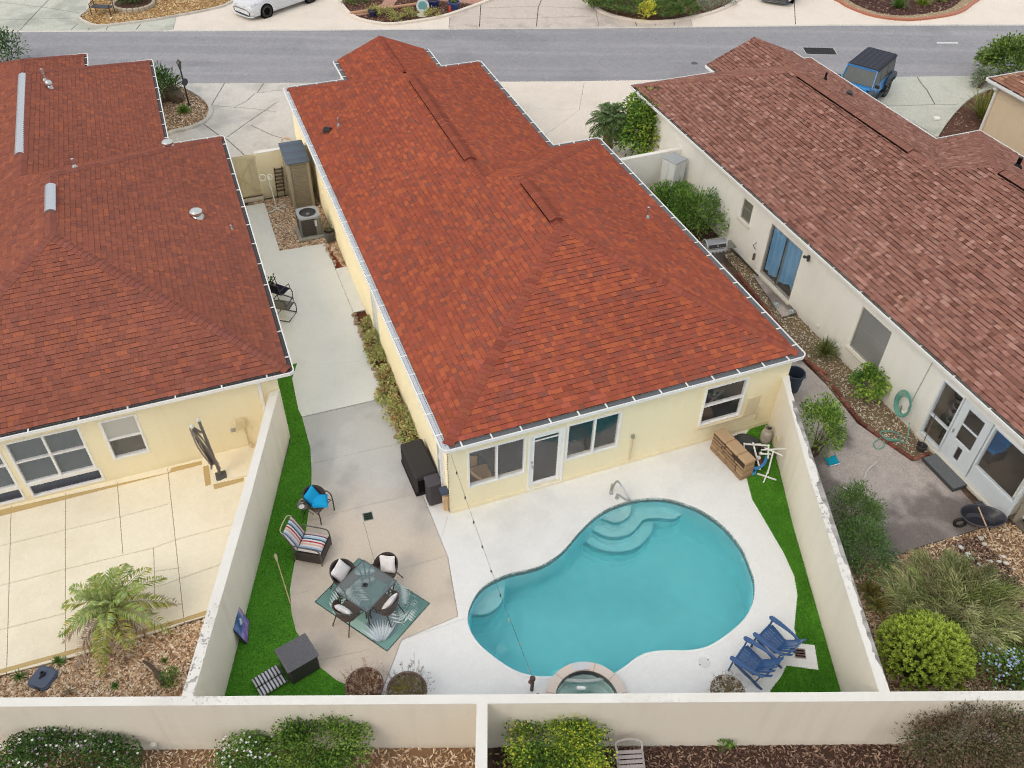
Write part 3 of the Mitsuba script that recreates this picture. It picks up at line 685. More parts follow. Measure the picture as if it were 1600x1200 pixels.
# ---- the far right house, only its corner in view
fc = np.array((27.892, 12.502))
fh = thing('house', 'beige house at the right edge with mixed tan and brown shingles', 'house')
FB = [block(fc[0] + .1, fc[0] + 8.3, fc[1] - 13.1, fc[1] - .1)]
shingle_roof(fh, FB, [(.28, .14, .095), (.34, .18, .12), (.52, .34, .23), (.22, .11, .08), (.44, .25, .16)], (.4, .22, .16, .12, .1), thick=.022, wid=(.16, .36), expo=.17, seed=41, many=False)
gutters(fh, FB, guard=(.3, .31, .33), wallfp=sbox(fc[0] + .4, fc[1] - 12.8, fc[0] + 8, fc[1] - .4), step=.9)
pmat('stucco_sand', stucco((.68, .56, .40), (.6, .49, .34)), .85)
fw_ = (fc[1] - 4.4, fc[1] - 3.2, .9, 2.1)
wall_slab(fh, 'B', fc[0] + .4, fc[1] - 12.8, fc[1] - .4, bsdf='stucco_sand', holes=(fw_,))
wall_slab(fh, 'F', fc[1] - .4, fc[0] + .563, fc[0] + 8, bsdf='stucco_sand'); wall_slab(fh, 'A', fc[1] - 12.8, fc[0] + .563, fc[0] + 8, bsdf='stucco_sand'); wall_slab(fh, 'C', fc[0] + 8, fc[1] - 12.63, fc[1] - .57, bsdf='stucco_sand')
window(fh, 'B', fc[0] + .4, *fw_, hs=(.5,), blind=(.05, .052, .06))
hframe()
obj(fh, 'downspout', M((.7, .7, .69)).box((fc[0] + .33, fc[1] - .5, 1.15), (.1, .1, 2.3), bev=.01).sph((fc[0] + .25, fc[1] - .5, 2.3), .12), 'paint', 40)
reset()

# ---------------------------------------------------------------- ground, road, paving
def struct(name, m, bsdf, parent=None, kind='structure', smooth=False, **k):
    return obj(parent, name, m, bsdf, smooth, kind=kind, **k)
def drape(poly, z0, z1): return M().prism(poly, z0, z1)

struct_pool = Polygon(spline([(0.106, 12.506), (0.652, 12.671), (1, 12.87), (1.372, 13.209), (1.795, 13.797), (2.23, 14.305), (2.666, 14.635), (3.187, 14.866), (3.703, 14.969), (4.125, 14.96), (4.532, 14.841), (5.003, 14.597), (5.439, 14.19), (5.723, 13.728), (5.889, 13.297), (5.961, 12.818), (5.992, 12.483), (5.929, 12.062), (5.764, 11.668), (5.504, 11.316), (5.068, 10.936), (4.58, 10.628), (4.129, 10.52), (3.619, 10.506), (3.251, 10.449), (2.949, 10.314), (2.642, 10.07), (2.27, 9.845), (1.7, 9.739), (0.996, 9.798), (0.784, 9.792), (0.501, 9.831), (0.146, 9.961), (-0.29, 10.263), (-0.666, 10.623), (-0.877, 11.031), (-0.896, 11.404), (-0.765, 11.81), (-0.549, 12.121), (-0.202, 12.368)], 6, True))
SPA_C, SPA_R = np.array((1.763, 9.205)), .885
spa_disc = Point(*SPA_C).buffer(SPA_R, 48)

soil = Polygon([(-160, -40), (160, -40), (160, 160), (-160, 160)]).difference(struct_pool.buffer(.25)).difference(spa_disc)
struct('ground', M().sheet(soil, -.09), 'soil')
RN = [(-49.48, 37.308), (-19.867, 39.423), (-9.458, 40.095), (2.749, 40.904), (15.378, 42), (21.22, 42.509), (59.946, 45.839)]
RF = [(-55.355, 43.617), (-27.072, 45.455), (-10.624, 46.673), (6.497, 48.078), (17.167, 49.056), (28.044, 49.771), (66.314, 52.516)]
road = Polygon(RN + RF[::-1])
struct('road', drape(road, -.07, -.012), 'asphalt')

def slabs(name, outline, cuts, bsdf, z=0.0, gap=.03, parent_z=-.05, under=(.09, .08, .07), minus=None, piece='slab', t=.05):
    g = Polygon(outline) if not hasattr(outline, 'area') else outline
    g = g.buffer(0)
    if minus is not None: g = g.difference(minus)
    k = struct(name, M(under).prism(g, z - t - .02, z - .014), 'matte')
    for c in cuts:
        ln, w = (c[0], c[1]) if isinstance(c, tuple) and isinstance(c[1], float) else (c, gap)
        g = g.difference(LineString(ln).buffer(w / 2, cap_style=2, join_style=1))
    for q in polys(g):
        if q.area > .004: obj(k, piece, M().prism(q, z - t, z), bsdf, False)
    return k

# the pool yard: white deck, patio, pale walk
deck = Polygon([(-2.298, 14.943), (-1.482, 12.935), (-1.127, 11.261), (-2.369, 10.612), (-2.654, 9.391), (-2.755, 8.779), (-2.0, 8.35), (6.2, 8.55), (5.795, 9.569), (6.105, 9.91), (6.294, 10.193), (6.988, 10.102), (7.051, 10.724), (6.68, 10.763), (6.677, 11.144), (6.955, 12.054), (7, 12.603), (6.891, 13.267), (6.662, 14.122), (6.416, 15.006), (6.41, 15.812), (6.312, 16.852), hw(9.0, .0), hw(0, 0), hw(0, 2.0), hw(-.55, 2.0)])
deck = deck.buffer(0).difference(struct_pool).difference(spa_disc)
dk = slabs('pool_deck', deck, [([(-2.369, 10.612), (-0.698, 11.324)], .008), ([(-1.571, 14.215), hw(-.6, -.9)], .006)], 'deck_white', t=.08)
patio = Polygon([(-5.998, 17.668), (-3.699, 18.544), (-3.04, 16.802), (-2.488, 15.518), (-2.298, 14.943), (-1.482, 12.935), (-1.127, 11.261), (-2.369, 10.612), (-2.654, 9.391), (-2.755, 8.779), (-2.6, 8.2), (-4.3, 8.2), (-2.569, 8.926), (-3.374, 9.462), (-3.705, 9.604), (-3.945, 9.781), (-4.108, 9.9), (-4.507, 10.363), (-4.823, 10.794), (-5.027, 11.295), (-5.18, 11.905), (-5.219, 12.64), (-5.122, 13.619), (-5.225, 14.877), (-5.332, 15.545), (-5.539, 16.479)])
slabs('patio', patio.buffer(0).difference(deck.buffer(.012)), [([(-5.676, 15.811), (-3.034, 16.753)], .008), ([(-5.18, 13.923), (-3.755, 14.488), (-2.168, 15.013)], .008), ([(-3.715, 13.965), (-3.155, 12.417)], .008), ([(-5.144, 11.728), (-4.615, 11.902)], .006), ([(-3.058, 12.382), (-1.485, 12.973)], .007), ([(-4.192, 10.054), (-2.756, 10.44)], .007)], 'patio', t=.08)
walk = Polygon([(-3.699, 18.544), (-5.998, 17.668), (-6.169, 17.978), (-6.685, 19.337), hw(-3.35, 6), hw(-3.35, 19.2), (-2.63, 16.855), (-2.021, 16.888), (-2.037, 13.443), (-0.414, 13.389), (-0.414, 11.7)] if False else [(-3.702, 18.571), (-6.021, 17.694), (-6.169, 17.978), (-6.635, 19.281), hw(-3.36, 5.4), hw(-3.36, 16.6), (-10.341, 28.943), (-9.666, 29.205), (-8.4, 26.002), (-6.873, 26.554), (-6.245, 24.987), (-5.765, 25.198), (-4.782, 22.758), (-5.26, 22.569)])
turf_l = Polygon([(-7.067, 19.324), (-6.628, 19.339), (-6.169, 17.978), (-5.998, 17.668), (-5.539, 16.479), (-5.332, 15.545), (-5.225, 14.877), (-5.122, 13.619), (-5.219, 12.64), (-5.18, 11.905), (-5.027, 11.295), (-4.823, 10.794), (-4.507, 10.363), (-4.108, 9.9), (-3.945, 9.781), (-3.705, 9.604), (-3.374, 9.462), (-2.569, 8.926), (-3.6, 8.1), (-6.05, 8.1), (-6.05, 9.2), (-6.15, 16.7)])
turf_l = turf_l.buffer(0).union(Polygon([(-7.055, 19.267), (-6.616, 19.282), hw(-2.6, 7.2), hw(-3.36, 7.2)]).buffer(0)).buffer(0)
slabs('walkway', walk.buffer(0).difference(turf_l.buffer(.004)), [([(-6.245, 24.987), (-5.26, 22.569)], .012), ([(-6.443, 19.78), (-4.072, 20.308)], .006)], 'walk_pale')
# artificial turf along both walls
turf_r = Polygon([hw(9.0, .0), (6.312, 16.852), (6.41, 15.812), (6.416, 15.006), (6.662, 14.122), (6.891, 13.267), (7, 12.603), (6.955, 12.054), (6.677, 11.144), (6.68, 10.763), (7.051, 10.724), (6.988, 10.102), (6.294, 10.193), (6.105, 9.91), (5.795, 9.569), (6.2, 8.5), (7.4, 8.5), (7.35, 17.5), hw(9.6, .0)])
def blades(poly, n, seed, h=.032, w=.006):
    r = np.random.default_rng(seed); x0, y0, x1, y1 = poly.bounds
    import shapely
    p = np.column_stack([r.uniform(x0, x1, n), r.uniform(y0, y1, n)]); p = p[shapely.contains_xy(poly, p[:, 0], p[:, 1])]
    k = len(p); an = r.uniform(0, 6.28, k); d = np.column_stack([np.cos(an), np.sin(an)]) * w; hh = h * r.uniform(.6, 1.25, k); le = r.normal(0, .014, (k, 2))
    v = np.stack([np.column_stack([p - d, np.full(k, -.005)]), np.column_stack([p + d, np.full(k, -.005)]), np.column_stack([p + le, hh])], 1).reshape(-1, 3)
    g = meshkit.fbm(np.column_stack([p * 1.6, np.zeros(k)]), 3); t = (r.random(k) * .6 + 1.1 * (g - .2))[:, None]
    c = (1 - t) * np.array((.045, .17, .014)) + t * np.array((.14, .40, .04))
    dry = r.random(k) < .04; c[dry] = (.22, .28, .08)
    return M().add(v, np.arange(3 * k).reshape(-1, 3), np.repeat(c, 3, 0))
for g, s_ in ((turf_l.buffer(0), 1), (turf_r.buffer(0), 2)):
    b_ = M((.04, .13, .015)).prism(g, -.06, -.004)
    b_.prism(g.intersection(LineString([(-6.189, 16.195), (-5.429, 16.171)] if s_ == 1 else [(6.26, 15.557), (7.228, 15.654)]).buffer(.008)), -.004, .012, (.16, .25, .09))
    k = obj(None, 'artificial_turf', b_, 'turf', False, kind='stuff', label=('artificial turf strip along the left yard wall' if s_ == 1 else 'artificial turf strip along the right yard wall'), cat='turf')
    obj(k, 'blades', blades(g, 95000, s_), 'leaf', False, kind='stuff')

# loose stones, chips and mulch
def chips(poly, n, seed, pal, size=(.03, .07), flat=.45, z=-.05, long=1.5, wt=None, lift=.03):
    import shapely
    r = np.random.default_rng(seed); x0, y0, x1, y1 = poly.bounds
    p = np.column_stack([r.uniform(x0, x1, 3 * n), r.uniform(y0, y1, 3 * n)]); p = p[shapely.contains_xy(poly, p[:, 0], p[:, 1])][:n]
    k = len(p); s_ = r.uniform(size[0], size[1], k)
    base = np.array([[1, 0, 0], [.25, .6, .1], [-.6, .55, -.1], [-1, -.1, 0], [-.2, -.65, .1], [.65, -.5, -.1], [.1, .05, .9], [0, 0, -.8]])
    f0 = np.array([[0, 1, 6], [1, 2, 6], [2, 3, 6], [3, 4, 6], [4, 5, 6], [5, 0, 6], [1, 0, 7], [2, 1, 7], [3, 2, 7], [4, 3, 7], [5, 4, 7], [0, 5, 7]])
    v = base[None] * (1 + .3 * (r.random((k, 8, 3)) - .5)); v = v * np.stack([s_ * .5 * long, s_ * .5, s_ * .5 * flat], 1)[:, None]
    an = r.uniform(0, 6.28, k); ti = r.normal(0, .35, k); ca, sa, ct_, st_ = np.cos(an)[:, None], np.sin(an)[:, None], np.cos(ti)[:, None], np.sin(ti)[:, None]
    x, y, zz = v[..., 0], v[..., 1], v[..., 2]; x, zz = x * ct_ - zz * st_, x * st_ + zz * ct_
    v = np.stack([x * ca - y * sa + p[:, :1], x * sa + y * ca + p[:, 1:], zz + z + (r.random(k) * lift)[:, None]], -1)
    pal = np.asarray(pal); c = pal[r.choice(len(pal), k, p=wt)] * (.8 + .4 * r.random((k, 1)))
    return M().add(v.reshape(-1, 3), (f0[None] + (np.arange(k) * 8)[:, None, None]).reshape(-1, 3), np.repeat(c, 8, 0))
TAN = [(.60, .43, .27), (.68, .54, .37), (.50, .33, .20), (.38, .24, .15), (.76, .64, .50), (.26, .16, .10)]
PINKTAN = [(.66, .47, .30), (.74, .58, .41), (.54, .36, .22), (.42, .26, .15), (.82, .70, .55), (.28, .17, .11)]
GOLD = [(.62, .42, .20), (.66, .50, .28), (.50, .31, .13), (.36, .20, .09), (.72, .58, .38)]
BROWN = [(.12, .072, .056), (.17, .10, .075), (.08, .05, .042), (.26, .165, .125), (.38, .26, .19)]
REDM = [(.30, .075, .04), (.36, .10, .05), (.22, .055, .035), (.16, .045, .03)]
def bed(name, poly, label, cat, n, seed, pal, base, z=-.06, **k):
    g = Polygon(poly).buffer(0) if not hasattr(poly, 'area') else poly
    q = obj(None, name, M(base).sheet(g, z), 'matte', False, kind='stuff', label=label, cat=cat)
    obj(q, 'loose_pieces', chips(g, n, seed, pal, z=z + .012, **k), 'matte', False, kind='stuff')
    return g
GATE_Y = None
bed('gravel_bed', [(-9.646, 29.112), (-8.4, 26.002), (-6.896, 26.553), hw(-.02, 11.0), hw(-.02, 17.2), hw(-2.7, 17.1)], 'tan pebble bed around the air conditioner in the side yard', 'gravel', 7500, 3, [(.76, .57, .40), (.82, .66, .50), (.66, .46, .31), (.54, .36, .24), (.85, .74, .60), (.34, .22, .14)], (.34, .23, .16), size=(.035, .08))
bed('mulch_bed', [(-6.783, 26.434), hw(-.02, 11.0), (-5.77, 25.237), (-6.185, 25.027)], 'small bed of red mulch beside the middle house wall', 'mulch', 1500, 4, REDM, (.20, .05, .03), size=(.02, .05), long=2.2)
bed('planting_bed', [(-5.234, 22.536), (-4.819, 22.722), hw(-.02, 2.05), (-2.488, 15.518), (-3.04, 16.802), (-3.699, 18.544)], 'narrow mulch bed under the left eave of the middle house', 'mulch', 2200, 5, [(.20, .08, .05), (.28, .11, .06), (.12, .06, .04), (.33, .16, .09)], (.14, .06, .04), size=(.02, .05), long=2.2)
# the left neighbour's yellow patio
yl = Polygon([hw(-3.37, 4.17), (-7.087, 16.503) if False else hw(-3.4, 4.15), (-6.3, 16.7), (-6.24, 12.4), (-6.922, 11.125), (-7.427, 10.926), (-7.801, 10.75), (-8.61, 10.418), (-9.674, 9.993), (-11.032, 9.528), (-12.794, 8.893), (-17.09, 10.232), hw(-13, 4.17)])
yj = [[(-12.996, 14.601), (-10.86, 9.456)], [(-11.625, 14.685), (-9.756, 9.913)], [(-10.411, 15.097), (-9.472, 12.807)], [(-9.226, 15.609), (-7.403, 10.893)], [(-15.294, 12.174), (-12.56, 12.951), (-11.155, 13.486), (-9.897, 13.951), (-8.765, 14.426)], [(-14.712, 11.123), (-12.05, 11.808), (-10.683, 12.32), (-8.778, 13), (-8.303, 13.268), (-6.89, 13.832)], [(-8.784, 13.019), (-8.295, 11.572)], [(-8.542, 12.305), (-7.945, 12.433)], [(-13.999, 9.837), (-11.527, 10.636), (-10.209, 11.106)], [(-8.344, 11.873), (-6.929, 12.593)]]
slabs('slab_patio', yl, [(c, .015) for c in yj], 'slab_yellow', z=0.0, under=(.22, .16, .09))
stripe = M((.56, .42, .20))
for a_, b_, c_, d_ in (((0, 0), 0, 0, 0),): pass
for q in ([(-15.134, 13.331), (-9.133, 15.474), (-9.13, 15.635), (-8.395, 15.913), (-8.34, 15.775), (-14.98, 13.039)], [(-8.304, 15.706), (-8.162, 15.757), (-7.911, 15.083), (-8.045, 15.012)], [(-7.861, 15.085), (-7.111, 15.354), (-7.079, 15.22), (-7.78, 14.91)], [(-11.092, 9.663), (-8.725, 10.545), (-7.452, 11.06), (-6.963, 11.278), (-6.916, 11.159), (-7.423, 10.96), (-8.692, 10.448), (-11.045, 9.558)]):
    stripe.sheet(Polygon(q).buffer(0), .004)
obj('slab_patio', 'painted_border', stripe, 'matte', False)
bed('pebble_bed', [(-11.018, 9.498), (-9.662, 9.962), (-8.599, 10.386), (-7.79, 10.717), (-6.912, 11.091), (-6.24, 12.2), (-6.24, 8.1), (-12, 7.95), (-12.786, 8.879)], 'tan pebble bed around the palm on the left patio', 'gravel', 19000, 6, PINKTAN, (.26, .17, .12), size=(.035, .085))
bed('mulch_bed', [(-16, 7.85), (-.5, 8.2), (-.45, 5.4), (-16, 5.4)], 'tan wood chip bed outside the back wall, left of the divider wall', 'mulch', 15000, 7, TAN, (.25, .15, .09), size=(.025, .06), long=2.4)
bed('mulch_bed', [(-.2, 8.2), (14, 8.65), (14, 5.4), (-.2, 5.4)], 'dark brown mulch bed outside the back wall, right of the divider wall', 'mulch', 22000, 8, BROWN, (.075, .045, .034), size=(.022, .06), long=2.2)
# right side yard
agg = Polygon([(7.55, 17.6), hw(9.98, 8.0), (7.256, 26.314), (8.1, 23.697), (9.05, 20.587), (9.504, 19.603), (10.014, 17.929), (11.126, 16.496), (11.683, 16.729), (11.925, 16.496), (12.145, 15.397), (12.511, 14.395), (11.873, 14.108), (10.441, 13.603), (9.697, 13.287), (9.431, 13.202), (7.6, 13.0)])
slabs('aggregate_patio', agg, [([(10.664, 14.032), (10.834, 13.713)], .01)], 'aggregate', under=(.08, .07, .06))
RC = Polygon([hw(WP - .02, -5.2), (12.511, 14.395), (11.873, 14.108), (10.441, 13.603), (9.431, 13.202), (7.6, 13.0), (7.55, 8.6), (16, 8.8), (17, 14)])
bed('pebble_bed', RC, 'tan pebble bed behind the right neighbour house', 'gravel', 24000, 9, TAN, (.24, .16, .10), size=(.03, .08), long=1.8)
bed('pebble_bed', [hw(WP - .02, 9.0), hw(WP - .02, -3.0), (11.672, 16.801), (11.178, 16.545), (10.064, 18.114), (9.533, 19.719), (9.191, 20.592), (8.653, 22.412), (7.972, 25.165), (7.353, 26.932), hw(11.6, 9)], 'narrow pebble strip along the right neighbour house wall', 'gravel', 6000, 10, [(.50, .42, .30), (.60, .52, .40), (.36, .27, .18), (.22, .16, .11), (.68, .63, .55)], (.2, .15, .1), size=(.03, .07))
slabs('doorstep', [(8.333, 25.18), (8.717, 25.541), (9.431, 23.083), (8.866, 22.823)], [], 'aggregate', z=.03)
bed('back_ground', [hw(10.1, 13.5), hw(13.3, 14.2), hw(13.3, 8), hw(11, 8), hw(10.0, 10)], 'shaded mulch behind the small white wall', 'mulch', 1500, 12, BROWN, (.08, .05, .04), size=(.03, .06))

# driveways
isl = Polygon(spline([(-15.291, 34.838), (-16.563, 39.638) if False else (-16.963, 39.759), (-15.758, 39.259), (-14.868, 38.546), (-14.138, 37.713), (-13.708, 36.762), (-13.71, 35.822), (-14.187, 35.131), (-14.729, 34.806)], 5, True))
DA = [(-35.253, 27.058), (-43.884, 37.541), (-19.854, 39.389), (-11.317, 39.958), (-3.398, 40.496), hw(6.4, 22.8), hw(2.5, 22.8), hw(0, 20.6), hw(0, 18.0), hw(-.9, 17.9), hw(-3.4, 17.6), hw(-5.3, 17.6)]
cA = [[(-13.908, 37.396), (-13.919, 39.924)], [(-13.851, 37.399), (-11.828, 37.179), (-10.847, 36.908)], [(-12.252, 38.754), (-12.442, 37.934), (-12.817, 37.323)], [(-12.431, 34.45), (-12.01, 35.541), (-11.053, 37.874)], [(-13.799, 35.634), (-12.786, 34.549), (-12.372, 34.221), (-11.011, 32.503)], [(-11.72, 35.616), (-10.571, 34.716), (-9.714, 34.293)], [(-11.581, 35.502), (-11.004, 35.05)], [(-12.089, 39.881), (-12.15, 38.828), (-11.103, 39.229)], [(-30.34, 34.386), (-17.292, 36.262)], [(-27.035, 38.721), (-23.381, 33.569)]]
slabs('driveway', DA, [(c, .04) for c in cA], 'drive_grey', minus=isl)
DB = [(-3.398, 40.496), (2.749, 40.904), (9.49, 41.566), hw(17.3, 17.3), hw(17.3, 16.4), hw(13.5, 16.2), hw(13.4, 13.3), hw(10, 13.0), hw(8.1, 12.8), hw(8.1, 20.7), hw(6.4, 22.8)]
slabs('driveway', DB, [([(3.148, 40.852), (2.777, 37.803), (1.427, 35.666), (0.585, 34.62)], .012), ([(-1.172, 37.992), (2.777, 37.803)], .01), ([(3.203, 40.71), (5.38, 40.974)], .01)], 'drive_pale')
DC = [(9.49, 41.566), (15.378, 42), (21.22, 42.509), (59.946, 45.839), (49.404, 34.785), (fc[0] > 0) and hw(fc[0] + .45, fc[1] - .4), hw(fc[0] + .4, fc[1] - 12), hw(23.8, 8.3), hw(21.7, 8.3), hw(21.7, 16.3), hw(21.4, 17.3)]
bedC = Polygon(spline([(18.459, 36.084), (19.404, 37.492), (20.657, 39.192), (21.659, 40.275), (22.468, 40.956), (23.25, 41.214)], 5).tolist() + [hw(fc[0] + .4, fc[1] - 1), hw(fc[0] + .4, fc[1] - 12), hw(23.9, 8.4), hw(22, 8.4)])
slabs('driveway', DC, [([(19.676, 42.348), (19.628, 41.528), (19.661, 40.877), (19.514, 39.267)], .05), ([(17.006, 39.002), (20.706, 39.33)], .04), ([(17.242, 37.83), (17.839, 37.413), (18.259, 36.5)], .04)], 'drive_green', minus=bedC)
bed('mulch_bed', bedC, 'red brown mulch bed at the corner of the beige house', 'mulch', 2600, 13, [(.22, .11, .09), (.30, .17, .13), (.15, .075, .06), (.42, .30, .22)], (.13, .07, .055), z=-.04, size=(.03, .08), long=2.4)
crb = spline([(18.418, 35.962), (19.404, 37.492), (20.657, 39.192), (21.659, 40.275), (22.532, 40.959)], 6)
obj(None, 'kerb', M((.36, .38, .24)).prism(LineString(crb).buffer(.09), -.05, .07), 'drive_green', False, label='green stained kerb of the mulch bed by the beige house', cat='kerb')
ring = lambda g, w: g.buffer(w).difference(g)
obj(None, 'kerb', M((.4, .38, .33)).prism(ring(isl.buffer(-.12), .17), -.05, .09), 'drive_grey', False, label='rounded concrete kerb of the lamp post bed', cat='kerb')
bed('pebble_bed', isl.buffer(-.12), 'tan pebble bed with the lamp post beside the left driveway', 'gravel', 2300, 14, PINKTAN, (.3, .2, .13), z=-.02, size=(.04, .09))
# across the road
def far(name, pts, cuts, bsdf, **k): return slabs(name, pts, [(c, .045) for c in cuts], bsdf, z=0, **k)
i1 = Polygon(spline([(-23.753, 47.507), (-23.728, 48.548), (-24.009, 51.755), (-20.399, 57.13), (-14.955, 53.995), (-16.202, 50.206), (-17.044, 49.068), (-19.378, 47.501), (-21.154, 46.66), (-22.222, 46.325), (-23.047, 46.725)], 6, True))
i2 = Polygon(spline([(-10.018, 49.906), (-10.313, 51.299), (-9.861, 55.484), (-4.632, 58.256), (0.596, 56.207), (-0.528, 52.992), (-1.885, 51.231), (-2.815, 50.167), (-3.984, 48.929), (-5.316, 48.093), (-6.976, 47.438), (-8.219, 47.728), (-9.186, 48.415)], 6, True))
i3 = Polygon(spline([(3.749, 51.697), (3.597, 53.265), (5.878, 59.007), (11.626, 59.418), (15.035, 56.036), (12.395, 52.049), (11.252, 50.663), (9.838, 49.6), (7.96, 48.725), (6.381, 48.721), (4.858, 49.577), (4.198, 50.514)], 6, True))
i4 = Polygon(spline([(18.471, 52.441), (18.428, 54.029), (21.205, 60.102), (28.016, 61.895), (29.471, 57.018), (26.256, 52.631), (25.007, 51.233), (23.647, 50.46), (21.653, 49.854), (19.978, 50.231), (19, 51.253)], 6, True))
allisl = unary_union([i1, i2, i3, i4])
far('driveway', [(-55.392, 43.657), (-27.091, 45.498), (-18.273, 46.12), (-22.162, 65.169), (-79.484, 60.619)], [[(-27.753, 46.981), (-23.853, 47.501)], [(-26.116, 45.557), (-26.325, 48.48), (-26.539, 52.119)], [(-28.916, 49.586), (-26.314, 48.964), (-23.998, 48.244)], [(-23.539, 45.801), (-23.479, 46.698)], [(-22.655, 45.855), (-22.685, 46.207)], [(-21.735, 45.91), (-21.79, 46.441)], [(-20.189, 46.004), (-20.213, 46.899)]], 'drive_green', minus=allisl)
far('driveway', [(-18.254, 46.121), (-10.628, 46.7), (-3.828, 47.176), (-3.907, 48.838), (-1.957, 51.226), (3.755, 67.226), (-22.137, 65.171)], [], 'drive_pale', minus=allisl)
far('driveway', [(-3.807, 47.177), (4.262, 47.868), (4.203, 50.614), (6.473, 67.442), (3.777, 67.228), (-1.936, 51.228), (-3.886, 48.84)], [[(-2.188, 47.276), (-2.251, 50.402), (-2.308, 52.661)], [(-2.15, 48.853), (0.944, 48.951)], [(-2.215, 50.404), (0.955, 50.806)], [(0.867, 47.552), (0.99, 50.608), (1.341, 52.902)], [(1.122, 49.152), (3.961, 49.425)], [(1.136, 50.818), (3.665, 50.679)]], 'drive_brown', minus=allisl)
far('driveway', [(4.283, 47.87), (9.38, 48.328), (9.407, 49.573), (6.976, 53.273), (4.225, 50.615)], [[(6.323, 48.068), (6.319, 48.811)], [(7.376, 48.178), (7.405, 48.784)], [(8.396, 48.268), (8.454, 49.037)]], 'drive_brown', minus=allisl)
far('driveway', [(9.401, 48.329), (17.18, 49.104), (28.064, 49.82), (66.415, 52.622), (91.896, 74.223), (8.293, 67.586), (6.994, 53.275), (9.429, 49.574)], [([(15.098, 48.789), (15.917, 52.797)])], 'drive_pale', minus=allisl)
struct('gutter_strip', M((.42, .40, .36)).prism(LineString(RF).buffer(.14), -.06, -.004), 'drive_grey')
for g, w, col, bs, lab in ((i1, .1, (.4, .36, .3), 'drive_grey', 'thin kerb of the golden chip bed with the iron bench'), (i2, .22, (.6, .55, .5), 'drive_pale', 'pale double kerb of the bed with the blue pots'), (i3, .22, (.55, .5, .42), 'drive_pale', 'pale kerb of the island with the clipped green shrubs'), (i4, .2, (.42, .16, .10), 'paint', 'terracotta kerb of the island with three grass tufts')):
    obj(None, 'kerb', M(col).prism(g.difference(g.buffer(-w)), -.05, .10), bs, False, label=lab, cat='kerb')
bed('gravel_bed', i1.buffer(-.1), 'golden wood chip bed across the road', 'gravel', 9000, 15, GOLD, (.40, .25, .11), z=.02, size=(.05, .12), long=1.8)
bed('mulch_bed', i2.buffer(-.22), 'dark mulch bed with blue pots across the road', 'mulch', 5000, 16, [(.17, .09, .07), (.24, .14, .10), (.11, .065, .05), (.33, .22, .16)], (.11, .06, .05), z=.02, size=(.05, .12), long=2)
bed('mulch_bed', i3.buffer(-.22), 'mulch bed under the clipped shrubs across the road', 'mulch', 3500, 17, [(.30, .17, .12), (.38, .24, .17), (.2, .11, .08)], (.2, .11, .08), z=.02, size=(.05, .1), long=2)
bed('gravel_bed', i4.buffer(-.2).difference(i4.buffer(-.75)), 'pale pebble border inside the terracotta kerb', 'gravel', 2800, 18, [(.6, .48, .33), (.68, .57, .42), (.42, .32, .2)], (.4, .3, .2), z=.03, size=(.04, .09))
bed('mulch_bed', i4.buffer(-.75), 'dark mulch in the middle of the terracotta edged island', 'mulch', 4000, 19, BROWN, (.085, .05, .045), z=.02, size=(.04, .1), long=2)

# ---------------------------------------------------------------- garden walls
def garden_wall(label, body, cap, h=1.83, bsdf='stucco_grey', group=None):
    w = thing('garden_wall', label, 'wall', group)
    obj(w, 'body', M().prism(body, -.1, h - .02), bsdf, False)
    obj(w, 'cap', M().prism(cap, h - .02, h), 'wall_cap', False)
    return w
yb = lambda x: 7.913 + (x + 9.61) * .0309
bw_ = Polygon([(-16, yb(-16)), (16, yb(16)), (16, yb(16) + .195), (-16, yb(-16) + .17)])
lwl = Polygon([(-6.02, yb(-6) + .175), (-6.235, yb(-6) + .175), (-6.32, 14.5), (-6.42, 16.75), hw(-3.375, 4.16), hw(-3.362, 4.165), (-6.19, 16.75), (-6.09, 13.3)])
rwl = Polygon([(7.36, yb(7.4) + .19), (7.57, yb(7.4) + .19), (7.54, 14.3), (7.53, 17.25), hw(9.815, -.012), hw(9.6, -.012), (7.31, 14.1)])
dwl = Polygon([(-.54, yb(-.54) - .002), (-.33, yb(-.33) - .002), (-.25, 5.4), (-.48, 5.4)])
garden_wall('long back wall with white top running across the whole foreground', bw_, bw_.buffer(.003))
garden_wall('left yard wall between the green turf and the yellow patio', lwl, lwl.buffer(.003))
rw_ = garden_wall('right yard wall with blackened top beside the shrubs', rwl, rwl.buffer(.003))
ys = np.linspace(8.75, 16.9, 140); inn = np.array([7.475 - .035 * (t_ - 8.7) / 8 + .07 * (meshkit.fbm(np.array([t_ * 3.1, 2., 0.]), 4) - .5) * 2 + (.07 if meshkit.noise(np.array([t_ * .9, 5., 0.])) > .62 else 0) for t_ in ys])
strip_ = Polygon([(x_, y_) for x_, y_ in zip(inn, ys)] + [(7.9, 16.9), (7.9, 8.75)]).buffer(0).intersection(rwl.buffer(.004)); sm_ = M()
for g_ in polys(strip_):
    for y_ in np.arange(8.7, 17, .06):
        for q_ in polys(g_.intersection(sbox(7, y_, 8, y_ + .061))): sm_.sheet(q_, 1.8325, np.array((.36, .345, .33)) * (.6 + .8 * meshkit.noise(np.array([y_ * 9, 1., 0.]))))
obj(rw_, 'weathered_coating', sm_, 'matte', False, label='dark weathered outer edge of the wall top')
garden_wall('short divider wall coming out of the back wall towards the viewer', dwl, dwl.buffer(-.001), 1.828)
g0, g1 = (-1.991, 16.995), (-0.082, 17.279)
fw1 = Polygon([hw(-.02, 17.4), hw(-1.98, 17.35), hw(-1.98, 17.53), hw(-.02, 17.58)])
garden_wall('cream wall beside the side yard gate and the storage shed', fw1, fw1.buffer(.003), 1.83, 'stucco_cream')
h0, h1 = (11.15, 12.497), (12.977, 12.446)
